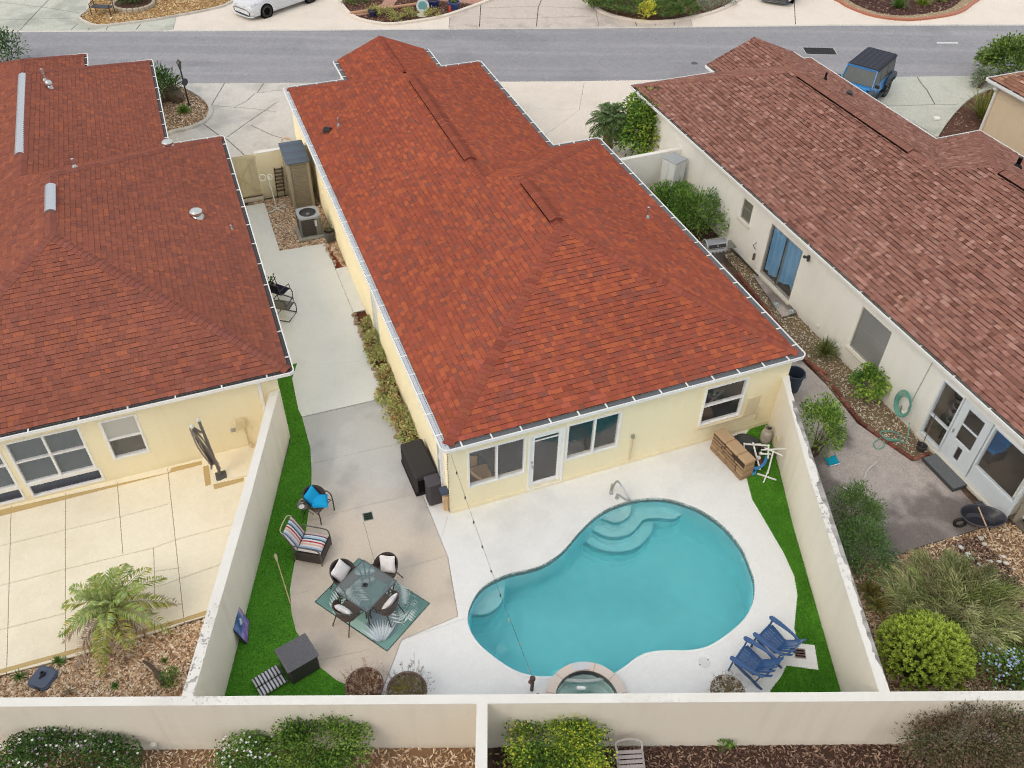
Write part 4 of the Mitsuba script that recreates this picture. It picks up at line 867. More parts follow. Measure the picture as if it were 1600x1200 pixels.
fw2 = Polygon([hw(9.83, h0[1] - .1), hw(13.4, h0[1] - .02), hw(13.4, h0[1] + .16), hw(9.83, h0[1] + .08)])
garden_wall('small white wall between the middle and right houses by the cabinet', fw2, fw2.buffer(.003), 1.8, 'stucco_white')

# ---------------------------------------------------------------- pool and spa
pool = thing('swimming_pool', 'kidney shaped swimming pool with turquoise water', 'swimming pool')
WZ, FZ = -.10, -1.25
ring_w = .02
def wall_ring(poly, z0, z1, col, flip=False):
    xy = np.array(poly.exterior.coords)[:-1]; n = len(xy); i = np.arange(n); j = (i + 1) % n
    return M(col).add(np.vstack([np.column_stack([xy, np.full(n, z0)]), np.column_stack([xy, np.full(n, z1)])]), np.stack([i, j, j + n, i + n], 1))
PLASTER = (.60, .82, .83)
basin = M(PLASTER).sheet(struct_pool.buffer(.02), FZ)
b2 = wall_ring(struct_pool, FZ, -.19, PLASTER); basin.add(*b2.get())
obj(pool, 'basin', basin, 'plaster', False)
obj(pool, 'water_line_tile', wall_ring(struct_pool, -.19, -.0, (.16, .17, .165)), 'gloss', False)
obj(pool, 'deck_edge', M((.60, .60, .58)).prism(struct_pool.buffer(.07).difference(struct_pool), -.07, .006), 'deck_white', False)
def step(pts, ztop, name='step'):
    g = Polygon(spline(pts, 5, False)).buffer(0).intersection(struct_pool.buffer(.01))
    obj(pool, name, M(PLASTER).prism(g, FZ, ztop), 'plaster', False)
    obj(pool, name + '_riser_shade', M((.36, .55, .58)).prism(g.buffer(.004).difference(g.buffer(.0005)).intersection(struct_pool.buffer(-.03)), ztop - .2, ztop - .012), 'matte', False)  # darker band under each tread edge: shade on the riser painted as colour
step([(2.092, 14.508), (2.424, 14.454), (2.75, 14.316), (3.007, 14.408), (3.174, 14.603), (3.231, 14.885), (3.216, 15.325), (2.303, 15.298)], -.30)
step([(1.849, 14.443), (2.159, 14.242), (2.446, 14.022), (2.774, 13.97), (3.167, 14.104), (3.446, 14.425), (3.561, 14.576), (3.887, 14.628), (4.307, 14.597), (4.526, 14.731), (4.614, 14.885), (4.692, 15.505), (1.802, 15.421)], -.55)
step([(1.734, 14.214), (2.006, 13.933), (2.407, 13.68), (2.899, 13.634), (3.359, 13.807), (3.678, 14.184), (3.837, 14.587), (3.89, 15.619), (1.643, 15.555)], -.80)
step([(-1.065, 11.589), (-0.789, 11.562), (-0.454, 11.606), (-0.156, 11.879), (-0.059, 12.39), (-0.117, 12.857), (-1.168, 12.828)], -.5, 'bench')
for q in ((-0.114, 10.988), (0.928, 13.165)):
    pass
obj(pool, 'floor_fitting', M((.75, .8, .8)).lathe([(0, .05), (.12, .045), (.15, .01)], (*(-0.113, 10.975), FZ), 20), 'gloss')
obj(pool, 'main_drain', M((.12, .2, .2)).lathe([(.06, .03), (.11, .03), (.12, .0)], (*(0.93, 13.189), FZ), 20), 'gloss')
for q in ((2.112, 14.142), (5.959, 13.264)):
    c = np.array(q); n = np.array(struct_pool.exterior.interpolate(struct_pool.exterior.project(Point(*c))).coords[0])
    obj(pool, 'inlet', M((.85, .85, .85)).sph((*n, -.3), .045), 'gloss')
scene['water_tint'] = {'type': 'homogeneous', 'albedo': {'type': 'rgb', 'value': [0.0, 0.0, 0.0]}, 'sigma_t': {'type': 'rgb', 'value': [.43, .045, .025]}}
scene['spa_tint'] = {'type': 'homogeneous', 'albedo': {'type': 'rgb', 'value': [0.0, 0.0, 0.0]}, 'sigma_t': {'type': 'rgb', 'value': [.30, .05, .06]}}
def ripple(p, n, uv): return fbm(p.x * 2.2, p.y * 2.6, 0., 3)
scene['m_water'] = {'type': 'bumpmap', 'arbitrary': mikit.proc(ripple, 4e-3), 'scale': .009, 'b': {'type': 'dielectric', 'int_ior': 1.33}}
def water_body(poly, z, med):
    g = poly.buffer(.012); m = M().prism(g, FZ - .15, z)
    k = mikit.ply(trimesh.Trimesh(*m.get()[:2], process=False), 'm_water', smooth=False); k['interior'] = {'type': 'ref', 'id': med}
    return k
scene['swimming_pool__water'] = water_body(struct_pool.difference(spa_disc.buffer(.02)), WZ, 'water_tint')
# spa, raised above the deck, its near half hidden by the back wall
spa = thing('hot_tub', 'round raised spa with pale stone rim beside the pool, cut off by the wall', 'hot tub')
sr = Point(*SPA_C).buffer(SPA_R - .205, 48); ZS = .15
obj(spa, 'shell', M((.78, .84, .82)).prism(spa_disc.buffer(-.012).difference(sr.buffer(.012)), -1.3, ZS - .055).prism(sr.buffer(.02), -1.0, -.8), 'matte', False)
gapb = Polygon([(1.466, 10.174), (1.868, 10.231), (1.852, 9.92), (1.497, 9.865)]).buffer(.004)
rim = spa_disc.difference(sr)
cuts = unary_union([LineString([SPA_C, SPA_C + 2 * np.array([math.cos(t), math.sin(t)])]).buffer(.006) for t in np.linspace(.2, 6.3, 12)])
for q in polys(rim.difference(gapb).difference(cuts)):
    if q.area > .01: obj(spa, 'rim_stone', M((.66, .56, .50)).prism(q, ZS - .055, ZS), 'paint', False)
obj(spa, 'rim_joint', M((.3, .22, .2)).prism(rim.difference(gapb), ZS - .055, ZS - .012), 'matte', False)
obj(spa, 'rim_tile', wall_ring(sr.buffer(-.004), ZS - .2, ZS - .03, (.10, .09, .09)), 'gloss', False)
obj(spa, 'outer_tile', wall_ring(spa_disc.buffer(.004), -.12, ZS - .058, (.30, .20, .18)), 'gloss', False)
obj(spa, 'spillway', M((.55, .57, .6)).prism(gapb.intersection(rim), ZS - .06, ZS + .004).prism(LineString([(1.498, 9.88), (1.852, 9.92)]).buffer(.018, cap_style=2), ZS - .12, ZS + .002, (.28, .12, .10)), 'gloss', False)
obj(spa, 'seat', M((.80, .86, .84)).prism(sr.difference(Point(*SPA_C).buffer(.42)), -.8, -.35), 'matte', False)
obj(spa, 'skimmer_float', M((.8, .82, .82)).box((*(1.657, 9.51), .06), (.2, .09, .05), bev=.02), 'gloss')
wb_ = M().prism(sr.buffer(.008), -.9, .045); k = mikit.ply(trimesh.Trimesh(*wb_.get()[:2], process=False), 'm_water', smooth=False); k['interior'] = {'type': 'ref', 'id': 'spa_tint'}
scene['hot_tub__water'] = k

# ---------------------------------------------------------------- plants
def leafset(m, p, d, L, W, col, r, droop=.25, up=None):
    """one bent leaf per row of p: from p along d, length L, half width W"""
    n = len(p); d = d / (np.linalg.norm(d, axis=1, keepdims=True) + 1e-9)
    side = np.cross(d, r.normal(size=(n, 3)) * .55 + np.array([0, 0, 1.0])); side /= np.linalg.norm(side, axis=1, keepdims=True) + 1e-9
    L, W = np.broadcast_to(L, (n,))[:, None], np.broadcast_to(W, (n,))[:, None]
    nm = np.cross(side, d)
    mid = p + d * L * .5 + nm * L * .06; tip = p + d * L + np.array([0, 0, -1.0]) * L * droop
    v = np.stack([p, mid + side * W - nm * W * .25, tip, mid - side * W - nm * W * .25, mid], 1)
    f = np.array([[0, 1, 4], [1, 2, 4], [2, 3, 4], [3, 0, 4]])
    return m.add(v.reshape(-1, 3), (f[None] + (np.arange(n) * 5)[:, None, None]).reshape(-1, 3), np.repeat(col, 5, 0))
def pick(pal, n, r, jit=.3):
    pal = np.asarray(pal); return pal[r.integers(len(pal), size=n)] * (1 - jit / 2 + jit * r.random((n, 1)))
def shrub(name, label, cat, c, rad, n, L, W, pal, seed, h=None, clump=26, tight=.33, outward=1.0, upward=.35, stems=8, tips=None, group=None, z0=0.0, lean=None, flat=.5, stem_col=(.14, .10, .07), droop=.25, flowers=None, fpal=None, fs=.03, kids=True):
    r = np.random.default_rng(seed); rx, ry, rz = rad
    k = thing(name, label, cat, group)
    th = r.uniform(0, 6.283, clump); u = r.uniform(-.25, 1.0, clump); q = np.sqrt(1 - np.clip(u, -1, 1) ** 2); sh = r.uniform(.55, 1.12, clump)[:, None]
    cc = np.column_stack([np.cos(th) * q, np.sin(th) * q, u]) * sh
    ci = r.integers(clump, size=n)
    off = r.normal(size=(n, 3)) * tight
    p = cc[ci] + off * np.array([1, 1, .85])
    lim = np.linalg.norm(p, axis=1); big = lim > 1.3; p[big] /= (lim[big] / 1.3)[:, None] * (1 + .0 * lim[big][:, None])
    ctr = np.array([c[0], c[1], z0 + rz * .92]); P3 = ctr + p * np.array([rx, ry, rz]); keep = P3[:, 2] > z0 + .03
    P3, p, ci = P3[keep], p[keep], ci[keep]; nn = len(p)
    d = p * outward + np.array([0, 0, upward]) + r.normal(size=(nn, 3)) * .45
    pal = np.asarray(pal); tone = .78 + .44 * r.random(clump)
    col = pal[np.clip((ci * 7919 + seed) % len(pal) + r.integers(-1, 2, nn), 0, len(pal) - 1)] * (1.3 * tone[ci] * (.75 + .5 * r.random(nn)))[:, None]
    if tips is not None:
        tp = (np.linalg.norm(p, axis=1) > .93) & (r.random(nn) < tips[1]); col[tp] = np.array(tips[0]) * (.85 + .3 * r.random((tp.sum(), 1)))
    m = M(); leafset(m, P3, d, L * r.uniform(.7, 1.25, nn), W * r.uniform(.7, 1.2, nn), col, r, droop)
    obj(k, 'foliage', m, 'leaf', False)
    if stems:
        s = M(stem_col)
        for i in range(min(stems, clump)):
            e = ctr + cc[i] * np.array([rx, ry, rz]) * .9; b = np.array([c[0] + r.normal() * rx * .1, c[1] + r.normal() * ry * .1, z0 - .04])
            s.tube([b, (b + e) / 2 + r.normal(size=3) * .05 * rx, e], [.018 * (1 + rz), .012, .005], 5)
        obj(k, 'stem', s, 'matte', 40)
    if flowers:
        o = np.argsort(-(P3[:, 2] + .3 * r.random(nn)))[:int(nn * .5)]; o = r.choice(o, flowers, replace=False); fm = M()
        for i in o:
            e = P3[i] + d[i] / np.linalg.norm(d[i]) * L * .8; cl = np.array(fpal[r.integers(len(fpal))])
            for a_ in np.arange(5) * 1.2566: fm.add([e, e + fs * np.array([math.cos(a_ - .5), math.sin(a_ - .5), .3]), e + 1.3 * fs * np.array([math.cos(a_), math.sin(a_), .25]), e + fs * np.array([math.cos(a_ + .5), math.sin(a_ + .5), .3])], [(0, 1, 2, 3)], cl)
        obj(k, 'blossom', fm, 'leaf', False, kind='stuff')
    return k
def tuft(name, label, cat, c, n, L, W, pal, seed, spread=.8, z0=0.0, group=None, droop=.35):
    """a grass like tuft of bent strap leaves"""
    r = np.random.default_rng(seed); m = M()
    for i in range(n):
        a_ = r.uniform(0, 6.283); t = r.random() ** .7 * spread; l = L * r.uniform(.6, 1.15)
        d = np.array([math.cos(a_) * math.sin(t), math.sin(a_) * math.sin(t), math.cos(t)]); s_ = np.cross(d, [0, 0, 1.0]); s_ /= np.linalg.norm(s_) + 1e-9
        b = np.array([c[0], c[1], z0]) + np.array([math.cos(a_), math.sin(a_), 0]) * .12 * L * r.random()
        vs = []
        for k, w in ((0, .7), (.35, 1), (.7, .75), (1, .05)):
            q = b + d * l * k + np.array([0, 0, -1]) * droop * l * k * k * math.sin(t) * 1.3
            vs += [q - s_ * W * w, q + s_ * W * w]
        m.add(vs, [(0, 1, 3, 2), (2, 3, 5, 4), (4, 5, 7, 6)], np.asarray(pal)[r.integers(len(pal))] * (.8 + .4 * r.random()))
    return obj(None, name, m, 'leaf', False, label=label, cat=cat, group=group)
def frond(r, base, az, el, L, nl, lw, ll, pal, droop, rach=(.25, .27, .10)):
    m = M(); t = np.linspace(0, 1, 12); h = np.array([math.cos(az), math.sin(az), 0])
    pts = base + np.outer(L * t * math.cos(el), h) + np.outer(L * t * math.sin(el) - droop * L * t ** 2.2, [0, 0, 1.0])
    m.tube(pts, np.linspace(.014, .003, 12), 4, rach)
    tt = np.linspace(.16, 1, nl); c = np.array([np.interp(tt, t, pts[:, k]) for k in range(3)]).T
    g = np.gradient(c, axis=0); g /= np.linalg.norm(g, axis=1, keepdims=True); sd = np.cross(g, [0, 0, 1.0]); sd /= np.linalg.norm(sd, axis=1, keepdims=True) + 1e-9
    for sg in (1, -1):
        dd = sd * sg + g * .75 + np.array([0, 0, .28]) + r.normal(size=(nl, 3)) * .1
        leafset(m, c, dd, ll * np.sin(np.clip(tt * .95 + .08, 0, 1) * math.pi) ** .6 * r.uniform(.85, 1.1, nl), lw, pick(pal, nl, r), r, .3)
    return m
def palm(label, c, hgt, nf, L, seed, pal, dry=None, ll=.3, lw=.011, nl=34, trunk_r=.16, fan=False, group=None):
    r = np.random.default_rng(seed); k = thing('palm_tree', label, 'palm')
    tm_ = M((.20, .15, .10)); b = np.array([c[0], c[1], 0.0])
    tm_.tube([b + (0, 0, -.05), b + (0, 0, hgt * .5), b + (0, 0, hgt * .95)], [trunk_r * 1.15, trunk_r, trunk_r * .9], 12)
    for i in range(40):
        a_ = r.uniform(0, 6.28); z_ = r.uniform(.1, .95) * hgt; q = b + (math.cos(a_) * trunk_r, math.sin(a_) * trunk_r, z_)
        tm_.bar(q, q + np.array([math.cos(a_) * .07, math.sin(a_) * .07, .1]), .05, .02, (.26 + .1 * r.random(), .19, .12))
    obj(k, 'trunk', tm_, 'matte', 40)
    for i in range(nf):
        el = 1.35 - 2.1 * (i / nf) + r.normal() * .08; az = i * 2.39996 + r.normal() * .15
        dr = dry is not None and i / nf > .62 and r.random() < .8
        p_ = dry if dr else (pal[1] if i / nf < .35 else pal[0])
        obj(k, 'frond', frond(r, b + (0, 0, hgt), az, el, L * r.uniform(.85, 1.1), nl, lw, ll, p_, .33 + .28 * i / nf, (.33, .27, .2) if dr else (.30, .32, .10)), 'leaf', False)
    return k

G_DARK = [(.022, .060, .012), (.035, .085, .016), (.05, .11, .02), (.075, .145, .03), (.028, .055, .018)]
G_MID = [(.06, .13, .022), (.09, .18, .028), (.14, .245, .042), (.045, .10, .018)]
G_YEL = [(.20, .27, .03), (.28, .34, .04), (.12, .20, .025), (.36, .38, .06), (.075, .14, .02)]
G_LIME = [(.13, .24, .035), (.20, .33, .05), (.09, .17, .025), (.27, .40, .07)]
GREYG = [(.16, .19, .10), (.22, .25, .13), (.11, .14, .07), (.28, .29, .17)]
BRN = [(.125, .088, .055), (.165, .115, .075), (.09, .072, .045), (.105, .115, .045), (.205, .145, .10), (.075, .09, .035)]
palm('short feathery palm with yellow green and withered fronds on the pebble bed', (-8.8, 10.762), .85, 38, 1.32, 5, ([(.30, .34, .06), (.42, .40, .08), (.19, .26, .05)], [(.24, .35, .08), (.38, .42, .12), (.30, .38, .16)]), [(.40, .31, .23), (.50, .41, .33), (.28, .20, .14)], ll=.30, lw=.021, nl=24, trunk_r=.2)
palm('dark green palm beside the leafy shrub between the houses', (3.753, 33.649), 1.6, 52, 1.0, 9, ([(.075, .125, .04), (.10, .16, .055), (.055, .10, .03)], [(.10, .17, .06), (.14, .21, .08)]), None, ll=.34, lw=.020, nl=26, trunk_r=.2)
shrub('shrub', 'tall leafy green shrub between the palm and the right house', 'shrub', (5.301, 33.601), (.98, .95, 1.3), 6500, .15, .055, G_MID, 21, clump=46, tight=.22, tips=((.25, .36, .05), .25))
shrub('shrub', 'yellow green tip shrub against the right house eave, behind the tall shrub', 'shrub', (5.346, 32.826), (.38, .38, 1.2), 800, .14, .05, G_YEL, 22, clump=14, tight=.3)
shrub('shrub', 'feathery green shrub beside the white garden cabinet', 'shrub', (5.977, 29.29), (.78, .72, .5), 3300, .15, .022, G_MID, 23, clump=30, tight=.25, upward=.9)
shrub('shrub', 'feathery green shrub between the teal pot and the grill', 'shrub', (6.751, 27.983), (.9, .85, .75), 3800, .16, .022, [(.06, .14, .02), (.10, .19, .03), (.14, .24, .04), (.04, .09, .015)], 24, clump=30, tight=.25, upward=.9)
shrub('flowering_plant', 'small white flowering plant against the right house wall', 'plant', (7.211, 28.089), (.25, .25, .5), 380, .10, .022, GREYG, 25, clump=12, flowers=60, fpal=[(.75, .75, .7)], fs=.03, upward=.9)
tuft('grass_tuft', 'spiky grass tuft in the pebble strip below the window', 'plant', (9.841, 21.043), 210, .62, .012, [(.10, .14, .03), (.16, .19, .05), (.07, .10, .025), (.24, .25, .10)], 26, 1.1)
shrub('shrub', 'round glossy shrub in the pebble strip under the right house', 'shrub', (10.593, 19.207), (.44, .44, .45), 1500, .10, .034, [(.04, .10, .015), (.07, .15, .02), (.12, .22, .03), (.22, .32, .05)], 27, clump=26, tight=.25)
shrub('shrub', 'yellow green shrub behind the right yard wall, with the blue pad', 'shrub', (8.424, 16.816), (.46, .75, .85), 3300, .10, .020, [(.09, .17, .025), (.14, .24, .03), (.20, .31, .045), (.05, .10, .02)], 28, clump=36, tight=.22, upward=.6)
shrub('shrub', 'dark green shrub behind the wall beside the stained patio, upper one', 'shrub', (8.741, 14.116), (.55, .72, .62), 4200, .085, .014, [(.05, .10, .025), (.08, .14, .03), (.12, .18, .05), (.035, .07, .02)], 29, clump=34, tight=.22)
shrub('shrub', 'dark green shrub behind the wall beside the stained patio, lower one', 'shrub', (8.676, 12.967), (.60, .72, .58), 4200, .085, .014, [(.045, .10, .025), (.07, .13, .03), (.10, .17, .045), (.03, .065, .02)], 30, clump=34, tight=.22)
tuft('bromeliad', 'yellowish strap leaved plant behind the right wall', 'plant', (8.712, 12.191), 90, .42, .02, [(.26, .25, .07), (.34, .30, .09), (.15, .18, .05), (.2, .14, .05)], 31, 1.3)
tuft('bromeliad', 'yellowish strap leaved plant nearer to the bright conifer', 'plant', (8.809, 11.784), 80, .40, .02, [(.26, .25, .07), (.34, .30, .09), (.15, .18, .05), (.2, .14, .05)], 32, 1.3)
def conifer(name, label, c, rad, n, seed):
    """upright finger like shoots, densely set with needles"""
    r = np.random.default_rng(seed); k = thing(name, label, 'shrub'); m = M(); rx, ry, rz = rad
    for i in range(n):
        t, u = r.uniform(0, 6.283), r.random() ** .5; e = np.array([math.cos(t) * u, math.sin(t) * u, math.sqrt(max(0, 1 - u * u * .95))])
        q = np.array([c[0], c[1], 0]) + e * np.array([rx, ry, rz]) * r.uniform(.82, 1.03); d = e * np.array([1, 1, .45]) + np.array([0, 0, .75]) + r.normal(size=3) * .13; d /= np.linalg.norm(d)
        l = r.uniform(.16, .30); nn = 42; s_ = r.random(nn); b = q + np.outer((s_ - .6) * l, d)
        rad_ = r.normal(size=(nn, 3)); rad_ -= np.outer(rad_ @ d, d); rad_ /= np.linalg.norm(rad_, axis=1, keepdims=True)
        tip = .25 + .75 * s_ ** 1.5; dk = np.array((.035, .085, .014)); lt = np.array((.44, .56, .08)) * (.75 + .4 * r.random())
        leafset(m, b, rad_ * .8 + d * .9, .075, .0085, dk + np.outer(tip, lt - dk), r, 0.05)
    obj(k, 'foliage', m, 'leaf', False)
    s = M((.12, .09, .06))
    for i in range(9): a_ = i * .7; s.tube([(c[0], c[1], -.05), (c[0] + math.cos(a_) * rx * .35, c[1] + math.sin(a_) * ry * .35, rz * .4), (c[0] + math.cos(a_) * rx * .75, c[1] + math.sin(a_) * ry * .75, rz * .72)], [.03, .02, .008], 5)
    s.sph((c[0], c[1], rz * .35), (rx * .75, ry * .75, rz * .45), (.02, .035, .012))  # dark ball added inside the crown: shade between the shoots put in as colour
    obj(k, 'stem', s, 'matte', 40); return k
conifer('shrub', 'bright lime green conifer shrub with upright tips in the right corner', (9.283, 10.337), (1.04, .95, 1.2), 1150, 33)
def wispy(label, c, rad, n, seed, pal, plumes=95):
    """a loose bush of arching plumes, each a spray of thin strands with its own lean"""
    r = np.random.default_rng(seed); k = thing('ornamental_grass', label, 'plant'); m = M(); pal = np.asarray(pal)
    for q in range(plumes):
        t, u = r.uniform(0, 6.283), r.random() ** .5; o = np.array([math.cos(t), math.sin(t), 0]); b = np.array([c[0], c[1], .05]) + o * u * np.array([rad[0], rad[1], 0]) * .55
        L = rad[2] * r.uniform(.65, 1.15); d = o * (.25 + .75 * u) + np.array([r.normal() * .22 + .1, r.normal() * .22, .9]); d /= np.linalg.norm(d); tone = r.uniform(.75, 1.3); base = pal[r.integers(len(pal))] * .6 + pal[r.integers(len(pal))] * .4
        for z in range(n // plumes):
            s0 = r.random() ** .7 * .75; p0 = b + d * L * s0 + r.normal(size=3) * .05; dd = d + r.normal(size=3) * .45 + o * .35 * s0; dd /= np.linalg.norm(dd); l = L * r.uniform(.14, .36)
            e = p0 + dd * l + np.array([0, 0, -.18 * l]); md = p0 + dd * l * .55; s_ = np.cross(dd, r.normal(size=3)); s_ /= np.linalg.norm(s_); w = r.uniform(.004, .009); cl = base * tone * r.uniform(.7, 1.3)
            m.add([p0, md + s_ * w, e, md - s_ * w], [(0, 1, 2), (0, 2, 3)], cl)
    obj(k, 'foliage', m, 'leaf', False)
    s = M((.17, .13, .09))
    for i in range(16): a_ = r.uniform(0, 6.28); s.tube([(c[0], c[1], -.05), (c[0] + math.cos(a_) * rad[0] * .3, c[1] + math.sin(a_) * rad[1] * .3, rad[2] * .45), (c[0] + math.cos(a_) * rad[0] * .6, c[1] + math.sin(a_) * rad[1] * .6, rad[2] * .7)], [.025, .014, .005], 5)
    obj(k, 'stem', s, 'matte', 40)
wispy('large wispy grey green bush filling the right neighbour corner', (10.4, 11.561), (1.4, 1.1, 1.2), 30000, 34, [(.34, .40, .17), (.42, .46, .22), (.26, .33, .11), (.52, .53, .32), (.40, .38, .22)], 190)
wispy('low wispy olive bush at the right edge above the back wall', (11.394, 10.607), (.75, .7, .85), 11000, 36, [(.30, .34, .14), (.38, .40, .18), (.22, .27, .08), (.44, .42, .22)], 80)
shrub('flowering_plant', 'plant with pale blue flowers at the right edge above the back wall', 'plant', (11, 9.906), (.62, .42, .5), 2400, .07, .018, G_MID, 35, clump=30, flowers=150, fpal=[(.42, .52, .78), (.55, .63, .85), (.35, .45, .72)], fs=.022)
# outside the back wall
shrub('shrub', 'yellow green clipped round shrub in front of the back wall', 'shrub', (1.052, 7.904), (1.0, .82, .70), 12500, .062, .024, [(.05, .11, .014), (.085, .16, .02), (.13, .21, .026), (.22, .29, .03)], 41, clump=70, tight=.15, tips=((.48, .50, .05), .34), outward=1.1, upward=.2)
shrub('shrub', 'dark green loose shrub in front of the back wall, left of the divider', 'shrub', (-3.656, 7.836), (.80, .66, .76), 9500, .09, .017, [(.035, .09, .013), (.06, .13, .018), (.09, .17, .025), (.15, .24, .035)], 42, clump=44, tight=.2, upward=.8, tips=((.22, .32, .05), .2))
shrub('flowering_plant', 'sprawling plant with white and purple flowers at the lower left edge', 'plant', (-8.608, 7.534), (1.08, .6, .5), 7500, .07, .020, G_DARK, 43, clump=46, tight=.22, flowers=130, fpal=[(.75, .75, .74), (.8, .8, .8), (.34, .22, .36), (.42, .3, .42)], fs=.022, upward=.7)
shrub('flowering_plant', 'low plant with many white flowers beside the dark green shrub', 'plant', (-5.134, 7.611), (.6, .48, .44), 4600, .06, .018, G_MID, 44, clump=34, tight=.22, flowers=110, fpal=[(.8, .8, .79)], fs=.020)
shrub('shrub', 'reddish brown twiggy bush at the lower right corner', 'shrub', (9.353, 8.184), (1.12, .8, .84), 17000, .085, .016, BRN, 45, clump=70, tight=.17, upward=.7, stem_col=(.10, .06, .045), stems=30, flowers=1, fpal=[(.7, .4, .02)], fs=.035)
shrub('flowering_plant', 'small green sprig in the dark mulch by the back wall', 'plant', (4.556, 8.234), (.14, .1, .16), 120, .10, .018, G_MID, 46, clump=6, upward=1.2, stems=3)
shrub('shrub', 'small round green plant in the pebble bed near the left yard wall', 'plant', (-7.269, 9.48), (.17, .17, .15), 420, .05, .014, G_MID, 47, clump=14)
for i, (q, r_) in enumerate((((-9.885, 9.879), .13), ((-8.448, 9.337), .08), ((-7.556, 9.953), .07), ((-10.597, 9.493), .14), ((-9.393, 9.195), .10))):
    tuft('weed', 'small weed in the left pebble bed, ' + ('beside the slate umbrella base', 'below the palm', 'left of the fallen stem', 'at the left edge', 'dry one near the back wall')[i], 'plant', q, 26, r_ * 1.8, .012, G_MID if i != 4 else [(.3, .24, .15)], 60 + i, 1.2, group='weeds in the left pebble bed')
for i, q in enumerate(((-4.619, 21.646), (-4.38, 20.923), (-4.138, 20.288), (-3.858, 19.302), (-3.688, 18.691), (-3.463, 18.05), (-3.205, 17.562), (-2.89, 16.989))):
    shrub('ground_cover_plant', 'low variegated plant in the narrow bed, ' + ('farthest from the storage box', 'second from the far end', 'third from the far end', 'fourth from the far end', 'fifth from the far end', 'third from the storage box', 'second from the storage box', 'nearest the storage box')[i], 'plant', q, (.21, .40, .15), 560, .11, .022, [(.27, .30, .10), (.38, .38, .16), (.17, .22, .06), (.44, .42, .2), (.30, .18, .09)], 70 + i, clump=16, tight=.3, stems=4, group='variegated plants in the narrow bed')
# across the road and around the driveways
for i, (q, r_) in enumerate((((5.47, 49.812), .75), ((6.23, 49.514), .7), ((4.869, 50.313), .6), ((7.727, 49.318), .62), ((8.496, 49.218), .48), ((9.234, 49.802), .55), ((7.057, 50.755), .6), ((8.326, 50.837), .6), ((4.174, 50.669), .55))):
    shrub('shrub', 'clipped green shrub on the island across the road, ' + ('left front', 'left of the yellow plant', 'at the left end', 'round one right of the yellow plant', 'small one second from the right', 'rightmost of the front row', 'behind the yellow plant', 'behind the right group', 'far left behind')[i], 'shrub', q, (r_, r_ * .9, r_ * .85), 1500, .10, .04, [(.07, .125, .03), (.10, .165, .04), (.14, .2, .05), (.05, .09, .02)], 80 + i, clump=46, tight=.16, stems=4, group='clipped shrubs on the island')
shrub('shrub', 'bright yellow plant between the clipped shrubs across the road', 'plant', (7, 49.028), (.38, .35, .5), 420, .2, .035, [(.45, .45, .05), (.6, .55, .08), (.3, .33, .05)], 90, clump=14, upward=1.2)
for i, q in enumerate(((9.976, 50.813), (10.333, 50.537), (10.862, 51.172), (11.461, 51.515), (11.939, 51.751))):
    shrub('shrub', 'small grey green shrub on the island, ' + ('leftmost', 'second from the left', 'middle', 'second from the right', 'rightmost')[i] + ' of five', 'shrub', q, (.32, .32, .3), 420, .08, .02, [(.15, .19, .13), (.2, .25, .17), (.11, .14, .09)], 92 + i, clump=14, stems=3, group='grey shrubs on the island')
for i, (q, pl) in enumerate((((21.725, 51.931), G_MID), ((23.217, 52.436), G_YEL), ((24.537, 53.146), G_YEL))):
    tuft('grass_tuft', ('leftmost green grass tuft on the terracotta edged island', 'middle yellow grass tuft on the terracotta edged island', 'rightmost small grass tuft on the terracotta edged island')[i], 'plant', q, 150, (.85, .75, .6)[i], .025, np.array(pl) * 1.2, 100 + i, 1.0)
shrub('shrub', 'fern like shrub at the roof edge beside the lamp post bed', 'shrub', (-16.028, 37.623), (.6, .7, .75), 1300, .28, .03, G_DARK, 105, clump=26, upward=.6)
tuft('grass_tuft', 'small bright green grass tuft below the lamp post', 'plant', (-14.95, 36.698), 150, .42, .02, [(.16, .26, .04), (.22, .33, .06), (.1, .18, .03)], 106, 1.1)
shrub('shrub', 'large green bush behind the beige house at the right edge', 'shrub', (23.888, 42.21), (1.2, 1.0, 1.0), 4600, .2, .05, [(.07, .125, .025), (.1, .17, .035), (.15, .22, .05), (.05, .09, .02)], 107, clump=54, tight=.2, tips=((.25, .33, .05), .15))
shrub('shrub', 'small silvery plant at the corner of the beige house', 'shrub', (22.347, 41.201), (.4, .4, .45), 700, .18, .025, [(.14, .18, .1), (.2, .25, .15), (.09, .13, .06)], 108, clump=18)
tuft('grass_tuft', 'tall arching grass in the mulch bed by the beige house', 'plant', (21.185, 37.901), 230, 1.5, .022, [(.16, .19, .05), (.24, .26, .07), (.11, .14, .03), (.34, .33, .09)], 109, .8)
shrub('shrub', 'dark green bush at the upper left edge beyond the left roof', 'shrub', (-24.778, 41.089), (.95, .9, .8), 1900, .2, .03, G_DARK, 110, clump=30, upward=.8)

